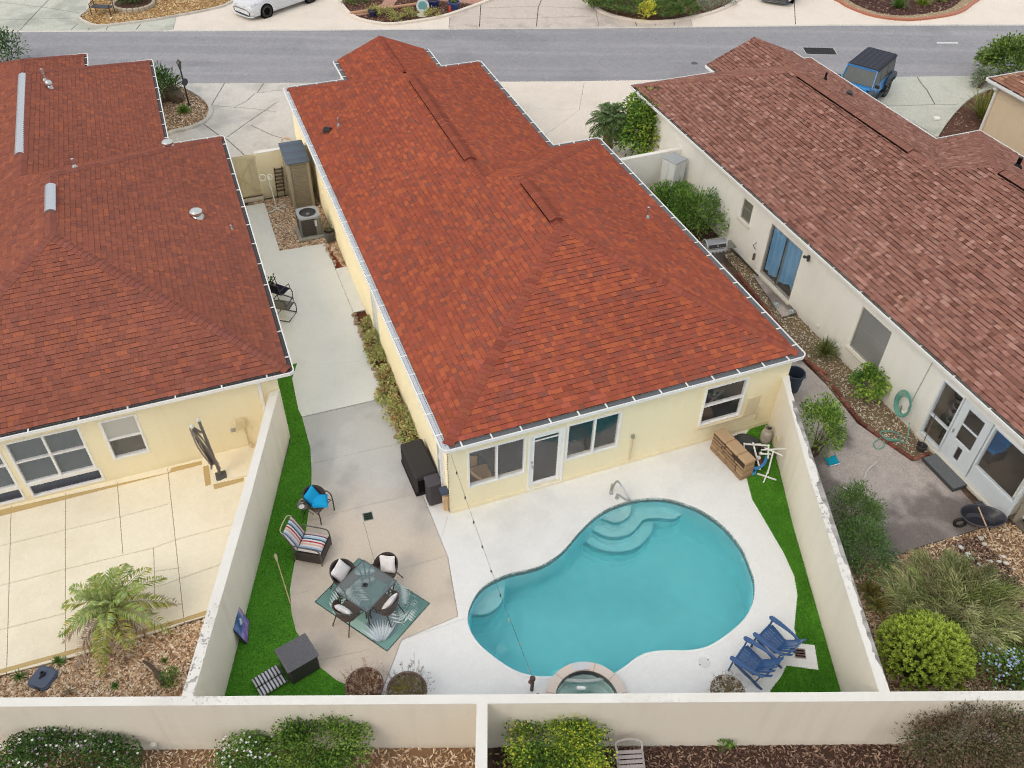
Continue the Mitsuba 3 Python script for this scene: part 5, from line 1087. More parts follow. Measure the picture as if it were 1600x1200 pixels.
# ---------------------------------------------------------------- things in the pool yard
WICK, WICK2, IRON = (.075, .055, .050), (.11, .085, .075), (.045, .036, .032)
def cushion(w, d, t, col=(.7, .68, .68), n=14, colfn=None, pinch=.06, sag=0.0):
    u = np.linspace(-1, 1, n); U, V = np.meshgrid(u, u, indexing='ij'); f_ = lambda a: np.clip(1 - np.abs(a) ** 3.2, 0, 1) ** .5
    z = t / 2 * f_(U) * f_(V); x = U * w / 2 * (1 - pinch * (1 - V * V) * np.abs(U)); y = V * d / 2 * (1 - pinch * (1 - U * U) * np.abs(V))
    m = M(col); i, j = np.meshgrid(np.arange(n - 1), np.arange(n - 1), indexing='ij'); q = np.stack([i * n + j, (i + 1) * n + j, (i + 1) * n + j + 1, i * n + j + 1], -1).reshape(-1, 4)
    c = None if colfn is None else colfn(U.ravel(), V.ravel())
    for s_ in (1, -1):
        v = np.stack([x, y, s_ * z - sag * (U * U + V * V)], -1).reshape(-1, 3); m.add(v, q if s_ == 1 else q[:, ::-1], c)
    return m
def moved(m, loc, R=np.eye(3)):
    v, f, c = m.get(); return M().add(v @ np.asarray(R).T + np.asarray(loc, float), f, c)
def rx(a):
    c, s = math.cos(a), math.sin(a); return np.array([[1, 0, 0], [0, c, -s], [0, s, c]])
def ry(a):
    c, s = math.cos(a), math.sin(a); return np.array([[c, 0, s], [0, 1, 0], [-s, 0, c]])
def marble(U, V):
    g = meshkit.fbm(np.column_stack([U * 2.1 + 5, V * 2.1, U * 0]), 4)[:, None]; return np.array((.78, .75, .75)) * (1 - .9 * np.clip(g - .52, 0, .3)) 

def wicker_chair(x, y, rz, label, group=None, pillow='white'):
    """a round backed wicker chair; it looks along local -y"""
    k = thing('wicker_chair', label, 'chair', group); at(x, y, 0, rz)
    s = M(WICK2); n = 20; a_ = np.linspace(0, 2 * math.pi, 28, endpoint=False)
    seat = Polygon([(.25 * np.sign(math.cos(t)) * abs(math.cos(t)) ** .7, .24 * np.sign(math.sin(t)) * abs(math.sin(t)) ** .7) for t in a_]); s.prism(seat, .40, .435)
    obj(k, 'seat', s, 'paint', 35)
    b = M(WICK); th = np.linspace(math.radians(-8), math.radians(188), 22); rows = [(.42, .235), (.55, .27), (.68, .295), (.80, .30)]
    wv = []
    for z_, r_ in rows:
        for i, t in enumerate(th):
            e = math.sin(np.clip(t, 0, math.pi)); zz = .42 + (z_ - .42) * (.45 + .55 * e ** .6); wv.append((r_ * 1.02 * math.cos(t), (r_ + .02) * math.sin(t) * 1.0, zz))
    nt = len(th); i, j = np.meshgrid(np.arange(3), np.arange(nt - 1), indexing='ij'); q = np.stack([i * nt + j, i * nt + j + 1, (i + 1) * nt + j + 1, (i + 1) * nt + j], -1).reshape(-1, 4)
    wv = np.array(wv); nn = meshkit.noise(np.column_stack([np.tile(np.arange(nt), 4) * 3.1, wv[:, 2] * 40, np.zeros(4 * nt)]))[:, None]
    b.add(wv, q, np.array(WICK) * (.8 + .5 * nn)); b.add(wv * np.array([.95, .95, 1]), q, np.array(WICK) * (.8 + .5 * nn))
    obj(k, 'backrest', b, 'paint', 35)
    rim = [wv[3 * nt + i] for i in range(nt)]
    arm = [(.27, -.27, .02), (.275, -.27, .40), (.29, -.22, .60), (.305, -.08, .625)] + [tuple(p) for p in rim] + [(-.305, -.08, .625), (-.29, -.22, .60), (-.275, -.27, .40), (-.27, -.27, .02)]
    obj(k, 'arm_frame', M(IRON).tube(spline(arm, 3), .017, 7), 'gloss', 40)
    for sx in (1, -1):
        obj(k, 'leg', M(IRON).tube([(sx * .19, .16, .41), (sx * .22, .24, .2), (sx * .25, .32, .0)], .014, 7), 'gloss', 40)
    obj(k, 'seat_rail', M(IRON).tube([(-.25, -.22, .40), (.25, -.22, .40)], .012, 6).tube([(.27, -.24, .39), (.2, .17, .39)], .012, 6).tube([(-.27, -.24, .39), (-.2, .17, .39)], .012, 6), 'gloss', 40)
    if pillow == 'white':
        p = thing('pillow', 'white marbled pillow on ' + label, 'pillow', 'white pillows on the dining chairs')
        obj(p, 'cover', moved(cushion(.44, .44, .15, colfn=marble), (0, .12, .62), rx(math.radians(62)) @ rotz(.35)), 'matte', 60)
    reset(); return k
TC, TA = np.array([-3.27, 11.57]), math.radians(-33.8)
e1, e2 = np.array([math.cos(TA), math.sin(TA)]), np.array([-math.sin(TA), math.cos(TA)])
# rug: flat woven print, lying on the patio
rug = thing('outdoor_rug', 'teal outdoor rug printed with pale palm leaves under the dining set', 'rug')
RC_ = np.array([-3.17, 11.57])
at(RC_[0], RC_[1], .004, TA)
RW, RD = 1.12, .77
obj(rug, 'weave', M((.20, .36, .33)).prism(sbox(-RW, -RD, RW, RD), 0, .006), 'matte', False)
obj(rug, 'edging', M((.05, .07, .075)).prism(sbox(-RW, -RD, RW, RD).difference(sbox(-RW + .018, -RD + .018, RW - .018, RD - .018)), .004, .009), 'matte', False)
pr = M(); rr = np.random.default_rng(77); inside = sbox(-RW + .02, -RD + .02, RW - .02, RD - .02); lay = [.0085]
def rshape(g, col):
    lay[0] += .00035
    pr.sheet(g.intersection(inside), lay[0], col)
for i in range(60):
    y_ = -RD + i * .026; rshape(LineString([(-RW, y_), (RW, y_ + .5)]).buffer(.004), (.16, .30, .28))
rshape(Point(.45, -.35).buffer(.5), (.20, .27, .31)); rshape(affinity.rotate(affinity.scale(Point(-.05, -.55).buffer(.33), 1, .75), 30), (.33, .52, .44)); rshape(Point(-.35, -.5).buffer(.25), (.13, .25, .22)); rshape(affinity.scale(Point(.05, -.7).buffer(.4), 1.6, .4), (.42, .62, .56))
def palm_print(x, y, a_, L, col, n=9, w=.045, ll=.36):
    d = np.array([math.cos(a_), math.sin(a_)]); s_ = np.array([-d[1], d[0]]); o = np.array([x, y]); rshape(LineString([o, o + d * L]).buffer(.006), col)
    for i in range(n):
        t = (i + .6) / n; b = o + d * L * t; l = ll * (1 - .55 * abs(t - .35))
        for sg in (1, -1):
            e = d * .62 + s_ * sg * .78; e /= np.linalg.norm(e); f_ = np.array([-e[1], e[0]]); mid = b + e * l * .5
            rshape(Polygon([b, mid + f_ * w * .6, b + e * l, mid - f_ * w * .6]), col)
for a in ((1.02, -.05, 2.6, .95, (.68, .76, .76)), (-.95, .1, -.3, .75, (.66, .75, .74)), (-.55, -.72, 1.9, .7, (.60, .70, .69)), (.55, .72, -1.0, .7, (.6, .71, .69)), (1.0, .7, -2.4, .6, (.17, .31, .29)), (-.4, .7, -2.2, .6, (.55, .66, .64)), (.1, .75, -.7, .6, (.62, .72, .7))): palm_print(*a)
fan = np.array([.95, -.72])
for i in range(15):
    a_ = 1.75 + i * .105; d = np.array([math.cos(a_), math.sin(a_)]); f_ = np.array([-d[1], d[0]]); rshape(Polygon([fan + d * .08, fan + d * .42 + f_ * .022, fan + d * .68, fan + d * .42 - f_ * .022]), (.66, .72, .76) if i % 2 else (.48, .57, .62))
obj(rug, 'leaf_print', pr, 'matte', False)
reset()
tb = thing('dining_table', 'square glass topped table with umbrella hole on the teal rug', 'table')
at(TC[0], TC[1], 0, TA)
hx = .505
fr = M((.085, .10, .105))
for sg in (1, -1):
    fr.tube([(-hx, sg * hx, .705), (hx, sg * hx, .705)], .017, 8); fr.tube([(sg * hx, -hx, .705), (sg * hx, hx, .705)], .017, 8)
obj(tb, 'frame', fr, 'gloss', 40)
scene['m_table_glass'] = {'type': 'blendbsdf', 'weight': .24, 'a': {'type': 'thindielectric', 'int_ior': 1.6}, 'b': {'type': 'twosided', 'b': {'type': 'principled', 'base_color': {'type': 'rgb', 'value': [.33, .43, .46]}, 'roughness': .12, 'specular': .6}}}
top = sbox(-hx + .012, -hx + .012, hx - .012, hx - .012).difference(Point(0, 0).buffer(.035))
obj(tb, 'glass_top', M().sheet(top, .715), 'table_glass', False)
obj(tb, 'hole_ring', M((.02, .02, .022)).lathe([(.033, .68), (.033, .73), (.065, .726), (.065, .718), (.045, .68), (.033, .66)], (0, 0, 0), 20), 'gloss', 40)
for sx in (1, -1):
    for sy in (1, -1): obj(tb, 'leg', M(IRON).tube([(sx * .48, sy * .48, .70), (sx * .43, sy * .43, .35), (sx * .46, sy * .46, .0)], .017, 8), 'gloss', 40)
obj(tb, 'brace', M(IRON).tube(spline([(.44, .44, .3), (.2, .08, .36), (-.2, .08, .36), (-.44, .44, .3)], 5), .009, 6).tube(spline([(.44, -.44, .3), (.2, -.08, .36), (-.2, -.08, .36), (-.44, -.44, .3)], 5), .009, 6).tube([(-.3, -.3, .2), (-.3, .3, .2), (.3, .3, .2), (.3, -.3, .2), (-.3, -.3, .2)], .008, 6), 'gloss', 40)
reset()
for (dx, dy, dist, tw, lab) in ((0, 1, .67, .1, 'the dining chair at the upper right table edge'), (-1, 0, .66, -.05, 'the dining chair at the upper left table edge'), (0, -1, .62, .0, 'the dining chair at the lower left table edge'), (1, 0, .60, .08, 'the dining chair at the lower right table edge')):
    v = e1 * dx + e2 * dy; q = TC + v * dist
    wicker_chair(q[0], q[1], math.atan2(v[1], v[0]) - math.pi / 2 + tw, lab.replace('the dining chair', 'brown wicker dining chair'), 'wicker dining chairs round the glass table')
BLUE = (.02, .36, .68)
bc = np.array((-4.878, 14.194))
wicker_chair(bc[0], bc[1], math.radians(62), 'brown wicker armchair with blue pillows beside the turf', None, None)
for i, (lc, R) in enumerate((((0, .14, .60), rx(math.radians(58)) @ rotz(.15)), ((.03, -.06, .50), rx(math.radians(12)) @ rotz(.7)))):
    at(bc[0], bc[1], 0, math.radians(62))
    p = thing('pillow', ('bright blue pillow leaning on the armchair back', 'bright blue pillow lying on the armchair seat')[i], 'pillow'); obj(p, 'cover', moved(cushion(.42, .42, .15, BLUE), lc, R), 'matte', 60); reset()
# lounge chair with the striped cushion
lc_ = (-4.824, 12.966)
k = thing('lounge_chair', 'low metal lounge armchair with a striped cushion on the patio edge', 'chair'); at(lc_[0], lc_[1], 0, math.radians(80))
IR2 = (.10, .085, .075)
for sx in (1, -1):
    obj(k, 'side_frame', M(IR2).tube(spline([(sx * .33, -.36, .0), (sx * .33, -.36, .42), (sx * .33, -.28, .58), (sx * .33, .1, .60), (sx * .33, .3, .62)], 4), .017, 8).tube([(sx * .33, .30, .62), (sx * .33, .36, .0)], .017, 8).tube([(sx * .30, .25, .34), (sx * .28, .52, .95)], .014, 8), 'gloss', 40)
obj(k, 'back_hoop', M((.42, .39, .25)).tube(spline([(-.28, .52, .95), (-.2, .60, 1.02), (.2, .60, 1.02), (.28, .52, .95)], 5), .014, 8), 'gloss', 40)
obj(k, 'seat_pan', M((.055, .045, .04)).box((0, -.04, .33), (.62, .64, .02), bev=.006).box((0, -.36, .2), (.64, .02, .26)).box((.325, -.03, .2), (.02, .66, .26)).box((-.325, -.03, .2), (.02, .66, .26)), 'paint', False)
STR = [(.66, .63, .62), (.10, .12, .2), (.36, .47, .60), (.68, .66, .64), (.62, .40, .33), (.68, .66, .64), (.42, .05, .06), (.68, .66, .65), (.05, .10, .13), (.36, .50, .62), (.68, .66, .64), (.10, .12, .2), (.66, .44, .38), (.68, .65, .62)]
def stripes(U, V): return np.array(STR)[np.clip(((U + 1) / 2 * len(STR)).astype(int), 0, len(STR) - 1)]
cu_ = thing('cushion', 'red, white and blue striped cushion on the lounge armchair', 'cushion')
obj(cu_, 'seat_pad', moved(cushion(.58, .60, .15, colfn=stripes, n=57, pinch=.02), (0, -.06, .41)), 'matte', 60)
obj(cu_, 'back_pad', moved(cushion(.58, .62, .15, colfn=stripes, n=57, pinch=.02), (0, .40, .66), rx(math.radians(64))), 'matte', 60)
reset()
st = (-5.215, 14.108)
k = thing('side_table', 'small black wire side table between the two armchairs', 'table'); at(st[0], st[1], 0, .3)
obj(k, 'top', M((.16, .15, .14)).lathe([(0, .44), (.16, .44), (.165, .45), (.16, .46), (0, .46)], (0, 0, 0), 24), 'gloss', 40)
for i in range(3): obj(k, 'leg', M(IRON).tube(spline([(.13 * math.cos(i * 2.1), .13 * math.sin(i * 2.1), .44), (.05 * math.cos(i * 2.1), .05 * math.sin(i * 2.1), .25), (.2 * math.cos(i * 2.1), .2 * math.sin(i * 2.1), 0)], 5), .008, 6), 'gloss', 40)
reset()
k = thing('bowl', 'small dark bowl with pale rim on the wire side table', 'bowl'); at(st[0] - .03, st[1] + .06, .46); obj(k, 'body', M((.55, .5, .46)).lathe([(.03, 0), (.06, .03), (.07, .07), (.058, .072), (.045, .045), (0, .04)], (0, 0, 0), 18).lathe([(0, .052), (.05, .052)], (0, 0, 0), 18, (.07, .03, .025)), 'gloss', 40); reset()
k = thing('saucer', 'small white dish on the wire side table', 'dish'); at(st[0] - .02, st[1] - .09, .46); obj(k, 'body', M((.78, .78, .76)).lathe([(0, .005), (.05, .006), (.075, .02), (.07, .026), (.045, .013), (0, .012)], (0, 0, 0), 18), 'gloss', 40); reset()
# blue resin chairs by the pool
CB = (.032, .088, .22)
def resin_chair(x, y, rz, label):
    k = thing('resin_chair', label, 'chair', 'blue resin chairs by the pool'); at(x, y, 0, rz, .9)
    m = M(CB)
    for i in range(6):   # seat slats, running front to back and sagging
        xx = -.225 + i * .09; pts = [(xx, -.34, .34), (xx, -.30, .365), (xx, -.1, .325), (xx, .12, .27), (xx, .2, .265)]
        for p, q in zip(pts[:-1], pts[1:]): m.bar(p, q, .076, .014)
    m.bar((-.27, -.345, .335), (.27, -.345, .335), .03, .07); m.bar((-.27, -.08, .300), (.27, -.08, .300), .04, .02)
    obj(k, 'seat', m, 'gloss', 35)
    for i in range(7):
        xx = -.27 + i * .09; f_ = 1 - (abs(i - 3) / 3) ** 2 * .28; c0 = (xx * .82, .17, .27); c1 = (xx, .44, .27 + .38 * f_); c2 = (xx * 1.12, .60, .27 + .68 * f_)
        obj(k, 'back_slat', M(CB).tube([c0, c1, c2], .010, 4).bar(c0, c1, .072, .016).bar(c1, c2, .076, .016), 'gloss', 35)
    obj(k, 'back_brace', M(CB).tube(spline([(-.33, .33, .50), (-.2, .47, .53), (.2, .47, .53), (.33, .33, .50)], 4), .02, 8), 'gloss', 40)
    for sx in (1, -1):
        arm = Polygon(spline([(sx * .29, -.40), (sx * .40, -.42), (sx * .425, -.2), (sx * .41, .1), (sx * .36, .40), (sx * .31, .40), (sx * .325, .1), (sx * .31, -.1)], 4, True)).buffer(0)
        obj(k, 'armrest', M(CB).prism(arm, .525, .55), 'gloss', 35)
        obj(k, 'front_leg', M(np.array(CB) * .8).bar((sx * .335, -.33, .53), (sx * .345, -.37, 0), .035, .09), 'gloss', 35)
        obj(k, 'rear_leg', M(np.array(CB) * .8).bar((sx * .30, -.30, .34), (sx * .31, .50, .0), .035, .075).bar((sx * .335, .37, .53), (sx * .31, .30, .12), .03, .05), 'gloss', 35)
    reset()
resin_chair(*(5.43, 10.098), math.radians(232), 'lower left blue resin chair, nearer to the dried plant pot')
resin_chair(*(6.049, 10.635), math.radians(224), 'upper right blue resin chair, nearer to the turf')
# storage deck box and folded pad
k = thing('deck_box', 'dark grey resin deck box standing on the turf', 'storage box'); at(-4.54, 9.90, 0, math.radians(37))
obj(k, 'body', M((.075, .072, .078)).box((0, 0, .27), (.66, .60, .54), bev=.015), 'paint', 30)
for i in range(13):
    x_ = -.30 + i * .05; obj(k, 'plank', M((.06, .055, .058)).box((x_, -.306, .27), (.038, .014, .44)), 'paint', False); 
for i in range(11):
    obj(k, 'plank', M((.06, .055, .058)).box((.336, -.25 + i * .05, .27), (.014, .038, .44)), 'paint', False); obj(k, 'plank', M((.06, .055, .058)).box((-.336, -.25 + i * .05, .27), (.014, .038, .44)), 'paint', False)
obj(k, 'lid', M((.125, .125, .145)).box((0, 0, .565), (.74, .68, .06), bev=.02), 'paint', 30)
for i in range(15): obj(k, 'lid_ridge', M((.11, .11, .128)).box((0, -.29 + i * .0415, .597), (.66, .020, .012), bev=.003), 'paint', False)
reset()
NAVY = (.032, .034, .085)
def nstripes(U, V): return np.where((((U + 1) * 4.0) % 1 < .5)[:, None], np.array((.66, .66, .66)), np.array(NAVY))
cs = (-5.123, 9.5)
k = thing('cushion', 'navy and white striped folded lounger pad on the turf', 'cushion'); sd_ = np.array([-.40, .55]); 
for i, o in enumerate((-.125, .125)):
    at(cs[0], cs[1], 0, math.radians(38)); obj(k, 'pad', moved(cushion(.62, .25, .12, colfn=nstripes, n=41, pinch=.01), (0, o, .075 + .03 * i), rx(-.1)), 'matte', 60)
reset()
# covered things by the house corner
k = thing('patio_bin', 'long dark brown covered storage box against the middle house', 'storage box'); a_ = math.atan2(1.0, -.52)
at(-2.42, 15.55, 0, math.atan2(1.17, -.51) - math.pi / 2)
CV = (.060, .056, .058)
m = M(CV).box((0, 0, .42), (.62, 1.32, .66), bev=.05); obj(k, 'cover', m, 'matte', 30)
obj(k, 'hem', M((.03, .028, .028)).box((0, 0, .06), (.64, 1.34, .12), bev=.02), 'matte', 30)
m = M((.016, .015, .015)).box((-.02, -.668, .36), (.44, .012, .44)); obj(k, 'opening', m, 'matte', False); reset()
k = thing('patio_bin', 'small dark grey covered box at the house corner', 'storage box'); at(-1.96, 14.72, 0, math.atan2(1.17, -.51) - math.pi / 2)
obj(k, 'cover', M((.085, .08, .088)).box((0, 0, .40), (.38, .36, .80), bev=.04), 'matte', 30); obj(k, 'lid', M((.105, .10, .112)).box((0, .01, .79), (.41, .39, .07), bev=.03), 'matte', 30); reset()
k = thing('electric_panel', 'small blue grey box with tan hose pieces at the house corner', 'utility box'); hframe()
obj(k, 'box', M((.055, .075, .12)).box((-.10, .16, .78), (.2, .22, .14), bev=.02), 'paint', 30)
obj(k, 'stand', M((.60, .42, .25)).box((-.08, .14, .56), (.13, .16, .1), bev=.01).box((-.06, .12, .28), (.05, .07, .5), bev=.01).box((-.11, .18, .26), (.05, .07, .5), bev=.01), 'paint', 30)
obj(k, 'cable', M((.05, .04, .035)).tube([(-.02, -.02, 2.3), (-.022, -.02, 1.2), (-.03, -.03, .8), (-.025, -.03, .1)], .008, 5), 'paint', 30); reset()
# grates, torch, picture
def grate(name, label, c, w, d, rz, z, bars, col=(.035, .06, .05), edge=(.3, .3, .29)):
    k = thing(name, label, 'drain'); at(c[0], c[1], 0, rz)
    obj(k, 'frame', M(edge).prism(sbox(-w / 2, -d / 2, w / 2, d / 2).difference(sbox(-w / 2 + .02, -d / 2 + .02, w / 2 - .02, d / 2 - .02)), -.02, z + .006), 'paint', False)
    obj(k, 'pit', M((.006, .006, .006)).box((0, 0, z + .001), (w - .03, d - .03, .002)), 'matte', False)
    for i in range(bars): obj(k, 'bar', M(col).box((0, -d / 2 + (i + .5) * d / bars, z + .005), (w - .04, d / bars * .5, .006)), 'paint', False)
    reset()
grate('floor_drain', 'square green floor grate in the grey patio', (-3.623, 14.134), .26, .27, math.radians(17), .0, 4)
grate('floor_drain', 'brown square drain cover on the white pad in the turf', (6.665, 10.504), .27, .27, math.radians(-5), .0, 4, (.17, .11, .09), (.5, .48, .46))
grate('storm_drain', 'black storm drain grate with white frame in the road', (15.591, 45.332), 1.62, .86, 0, -.012, 22, (.03, .03, .032), (.7, .68, .62))
k = thing('garden_torch', 'bamboo garden torch lying across the turf edge', 'torch')
t0, t1 = np.array([*(-5.648, 12.666), .30]), np.array([*(-5.08, 11.484), .02]); d = (t1 - t0)
m = M((.55, .42, .22)).tube([t0 + d * t for t in np.linspace(.12, 1, 9)], [.014, .016, .014, .016, .014, .016, .014, .014, .010], 8)
obj(k, 'pole', m, 'paint', 40); obj(k, 'basket', M((.62, .52, .34)).tube([t0 + d * .14, t0 + d * .03, t0], [.022, .042, .034], 10), 'paint', 40); obj(k, 'wick_cap', M((.25, .2, .15)).tube([t0 + d * .01, t0 - d * .03], [.03, .018], 10), 'paint', 40)
k = thing('painting', 'abstract blue and purple painting leaning against the left yard wall', 'painting')
pa = [np.array([-5.95, 10.98, .02]), np.array([-5.86, 10.42, .02]), np.array([-6.075, 10.44, .60]), np.array([-6.085, 11.0, .60])]
n_ = 16; g = np.linspace(0, 1, n_); cc, vv = [], []
for s_ in g:
    for t in g:
        vv.append((pa[0] * (1 - s_) + pa[1] * s_) * (1 - t) + (pa[3] * (1 - s_) + pa[2] * s_) * t)
        f_ = meshkit.fbm(np.array([s_ * 3 + 2 * t, t * 3, 4.]), 3); w_ = math.sin(9 * s_ + 6 * f_ + 4 * t)
        c_ = np.array((.06, .12, .28)) if t > .45 else np.array((.22, .14, .40)); c_ = c_ * (.6 + f_) + np.array((.18, .22, .3)) * max(0, w_) * .6 + (np.array((.3, .1, .06)) if s_ < .2 and t > .5 else 0)
        cc.append(c_ if math.hypot(s_ - .42, t - .62) > .12 else (.62, .68, .7))
i, j = np.meshgrid(np.arange(n_ - 1), np.arange(n_ - 1), indexing='ij'); q = np.stack([i * n_ + j, (i + 1) * n_ + j, (i + 1) * n_ + j + 1, i * n_ + j + 1], -1).reshape(-1, 4)
nrm = np.cross(pa[1] - pa[0], pa[3] - pa[0]); nrm /= np.linalg.norm(nrm); nrm = nrm if nrm[0] > 0 else -nrm
obj(k, 'canvas', M().add(np.array(vv) + nrm * .021, q, np.array(cc)), 'matte', True)
m = M((.05, .045, .06))
for a_, b_ in ((0, 1), (1, 2), (2, 3), (3, 0)): m.bar(pa[a_], pa[b_], .02, .04, up=nrm)
m.add([p for p in pa], [(0, 1, 2, 3)]); obj(k, 'frame', m, 'paint', False)
# pool handrail, deck lid, string light with its post
k = thing('pool_handrail', 'bent chrome handrail at the pool steps', 'handrail')
h0_, h1_ = np.array([*(2.697, 15.092), 0]), np.array([*(2.839, 14.943), 0]); top0 = np.array([*(2.68, 15.111), .72]); far_ = np.array([*(3.119, 14.637), .30])
obj(k, 'rail', M((.50, .50, .51)).tube(spline([h0_, h0_ * .5 + top0 * .5, top0 * .96 + np.array([0, 0, .03]), top0 * .75 + far_ * .25, top0 * .25 + far_ * .75, far_, far_ * .6 + h1_ * .4 + np.array([0, 0, .0]), h1_ + np.array([0, 0, .14]), h1_], 6), .028, 10), 'metal', 40)
for q in (h0_, h1_): obj(k, 'escutcheon', M((.5, .5, .5)).lathe([(.022, .03), (.05, .02), (.06, .0)], q, 16), 'metal', 40)
k = thing('skimmer_lid', 'round white skimmer lid in the deck left of the dried pot', 'lid')
c = (4.448, 10.225); obj(k, 'lid', M((.66, .655, .64)).lathe([(0, .012), (.125, .012), (.135, .0)], (*c, .0), 28), 'paint', 40)
for s_ in (1, -1): obj(k, 'screw', M((.12, .11, .1)).lathe([(0, .006), (.014, .006), (.016, 0)], (c[0] + .1 * s_, c[1] + .06 * s_, .012), 10), 'paint', 40)
k = thing('string_light', 'dark string light wire from the house corner over the pool', 'string light')
pp = np.array([*(0.586, 9.47), 0.0]); wa, wbp = hw(.03, -.2, 2.42), np.array([pp[0], pp[1] + .02, .52])
pts = [wa * (1 - t) + wbp * t - np.array([0, 0, 1]) * .22 * math.sin(math.pi * t) for t in np.linspace(0, 1, 28)]
obj(k, 'wire', M((.05, .045, .04)).tube(pts, .0038, 5), 'paint', 40)
for i in range(2, 27, 3): obj(k, 'bulb', M((.03, .03, .03) if i < 20 else (.6, .58, .5)).tube([pts[i], pts[i] - np.array([0, 0, .05]), pts[i] - np.array([0, 0, .10])], [.014, .022, .008], 8), 'gloss', 40)
k = thing('light_post', 'short brown post beside the spa holding the string light', 'post'); at(pp[0], pp[1])
obj(k, 'post', M((.10, .055, .045)).cyl((0, 0, 0), (0, 0, .42), .04, .04).lathe([(.0, .53), (.05, .53), (.065, .50), (.06, .44), (.03, .40)], (0, 0, 0), 18), 'paint', 40); obj(k, 'hook', M((.2, .12, .1)).box((-.05, 0, .34), (.08, .06, .09), bev=.02), 'paint', 40); reset()
# planters with dried plants
def dry_pot(label, c, R, H, seed, pot, twig, n=60, leafy=None, soilc=(.16, .10, .06), L=.5):
    r = np.random.default_rng(seed); k = thing('plant_pot', label, 'plant pot'); at(c[0], c[1])
    obj(k, 'pot', M(pot).lathe([(R * .72, 0), (R * .95, H * .75), (R * 1.02, H * .8), (R * 1.03, H), (R * .92, H), (R * .9, H * .86)], (0, 0, 0), 28), 'paint', 40)
    obj(k, 'soil', M(soilc).lathe([(0, H * .9), (R * .93, H * .86)], (0, 0, 0), 28), 'matte', 40); m = M()
    for i in range(90):   # dead straw lying in the pot
        a_, q = r.uniform(0, 6.28), R * .8 * r.random() ** .5; b = np.array([q * math.cos(a_), q * math.sin(a_), H * .9]); e = b + np.array([r.normal() * .11, r.normal() * .11, .03 + .05 * r.random()]); m.tube([b, (b + e) / 2 + (0, 0, .03), e], .005, 3, np.array(twig) * r.uniform(.5, 1.4))
    obj(k, 'straw', m, 'matte', False, kind='stuff'); m = M()
    for i in range(n):
        a_, q = r.uniform(0, 6.28), R * .75 * r.random() ** .5; b = np.array([q * math.cos(a_), q * math.sin(a_), H * .85]); t = r.uniform(.1, .75); l = L * r.uniform(.4, 1.1)
        d = np.array([math.cos(a_) * math.sin(t), math.sin(a_) * math.sin(t), math.cos(t)]); e = b + d * l; md = (b + e) / 2 + r.normal(size=3) * .03
        m.tube([b, md, e], [.006, .004, .002], 3, np.array(twig) * r.uniform(.7, 1.3))
        if leafy is not None:
            nl = 7; pk = b + np.outer(r.uniform(.35, 1, nl), e - b); leafset(m, pk, np.tile(d, (nl, 1)) + r.normal(size=(nl, 3)) * .7, .07, .008, pick(leafy, nl, r), r)
    obj(k, 'dry_stems', m, 'leaf', False, kind='stuff'); reset()
dry_pot('brown pot full of dead stems, left of two pots by the back wall', (-2.999, 9.281), .40, .42, 3, (.12, .075, .055), (.36, .21, .14), 70, [(.36, .24, .16), (.5, .4, .32)], L=.42)
dry_pot('brown pot with grey bare shrub, right of two pots by the back wall', (-2.085, 9.187), .42, .42, 4, (.14, .09, .06), (.20, .17, .15), 60, [(.24, .22, .19), (.33, .31, .27), (.13, .12, .1)], (.2, .16, .05), L=.62)
dry_pot('pot of pale dried leaves beside the blue resin chair', (4.766, 9.355), .36, .40, 5, (.16, .11, .07), (.30, .26, .22), 60, [(.62, .6, .56), (.5, .48, .44), (.7, .69, .66)], (.2, .15, .06), L=.40)

# the corner behind the house: stone bench, pool pump parts
k = thing('stone_bench', 'tan faux stone bench made of stacked blocks at the corner of the yard', 'bench')
b0_, b1_ = np.array([5.72, 16.86]), np.array([6.36, 15.72]); ax = (b1_ - b0_) / np.linalg.norm(b1_ - b0_); an = math.atan2(ax[1], ax[0]); mid = (b0_ + b1_) / 2
at(mid[0] + .02, mid[1] + .02, 0, an); Lb = 1.36; r = np.random.default_rng(12)
zz = 0.0
obj(k, 'core', M((.06, .045, .035)).box((0, 0, .33), (Lb - .06, .36, .62)), 'matte', False)
for row, hh in enumerate((.13, .12, .12, .11, .12)):
    x_ = -Lb / 2
    while x_ < Lb / 2 - .05:
        w_ = min(r.uniform(.28, .6), Lb / 2 - x_); w_ = w_ if Lb / 2 - x_ - w_ > .12 else Lb / 2 - x_
        c_ = np.array([(.36, .24, .14), (.42, .29, .18), (.31, .205, .125)][r.integers(3)])
        obj(k, 'stone', M(c_).box((x_ + w_ / 2, 0, zz + hh / 2), (w_ - .014, .40 + .02 * r.random() - .012 * row, hh - .012), bev=.02), 'matte', 30); x_ += w_
    zz += hh
for x0_, w_ in ((-Lb / 2, .5), (-Lb / 2 + .5, .5), (-Lb / 2 + 1.0, .36)): obj(k, 'top_stone', M((.47, .325, .20)).box((x0_ + w_ / 2, 0, zz + .05), (w_ - .01, .36, .10), bev=.025), 'matte', 30)
reset()
k = thing('gas_tank', 'grey beige propane tank in the corner by the wall', 'tank'); c = (7.167, 17.134); at(*c)
obj(k, 'body', M((.40, .36, .31)).lathe([(.13, 0), (.135, .03), (.15, .06), (.155, .12), (.155, .34), (.13, .41), (.07, .45), (0, .46)], (0, 0, 0), 24), 'paint', 40)
obj(k, 'collar', M((.42, .38, .33)).lathe([(.1, .42), (.105, .56), (.095, .56), (.09, .43)], (0, 0, 0), 24), 'paint', 40); obj(k, 'valve', M((.05, .04, .04)).cyl((0, 0, .44), (0, 0, .53), .03).box((.04, .02, .52), (.1, .06, .05), bev=.01), 'paint', 40); reset()
k = thing('tarp', 'dark grey tarp bundle behind the stone bench', 'tarp'); c = (6.589, 16.965); at(*c, 0, -.3)
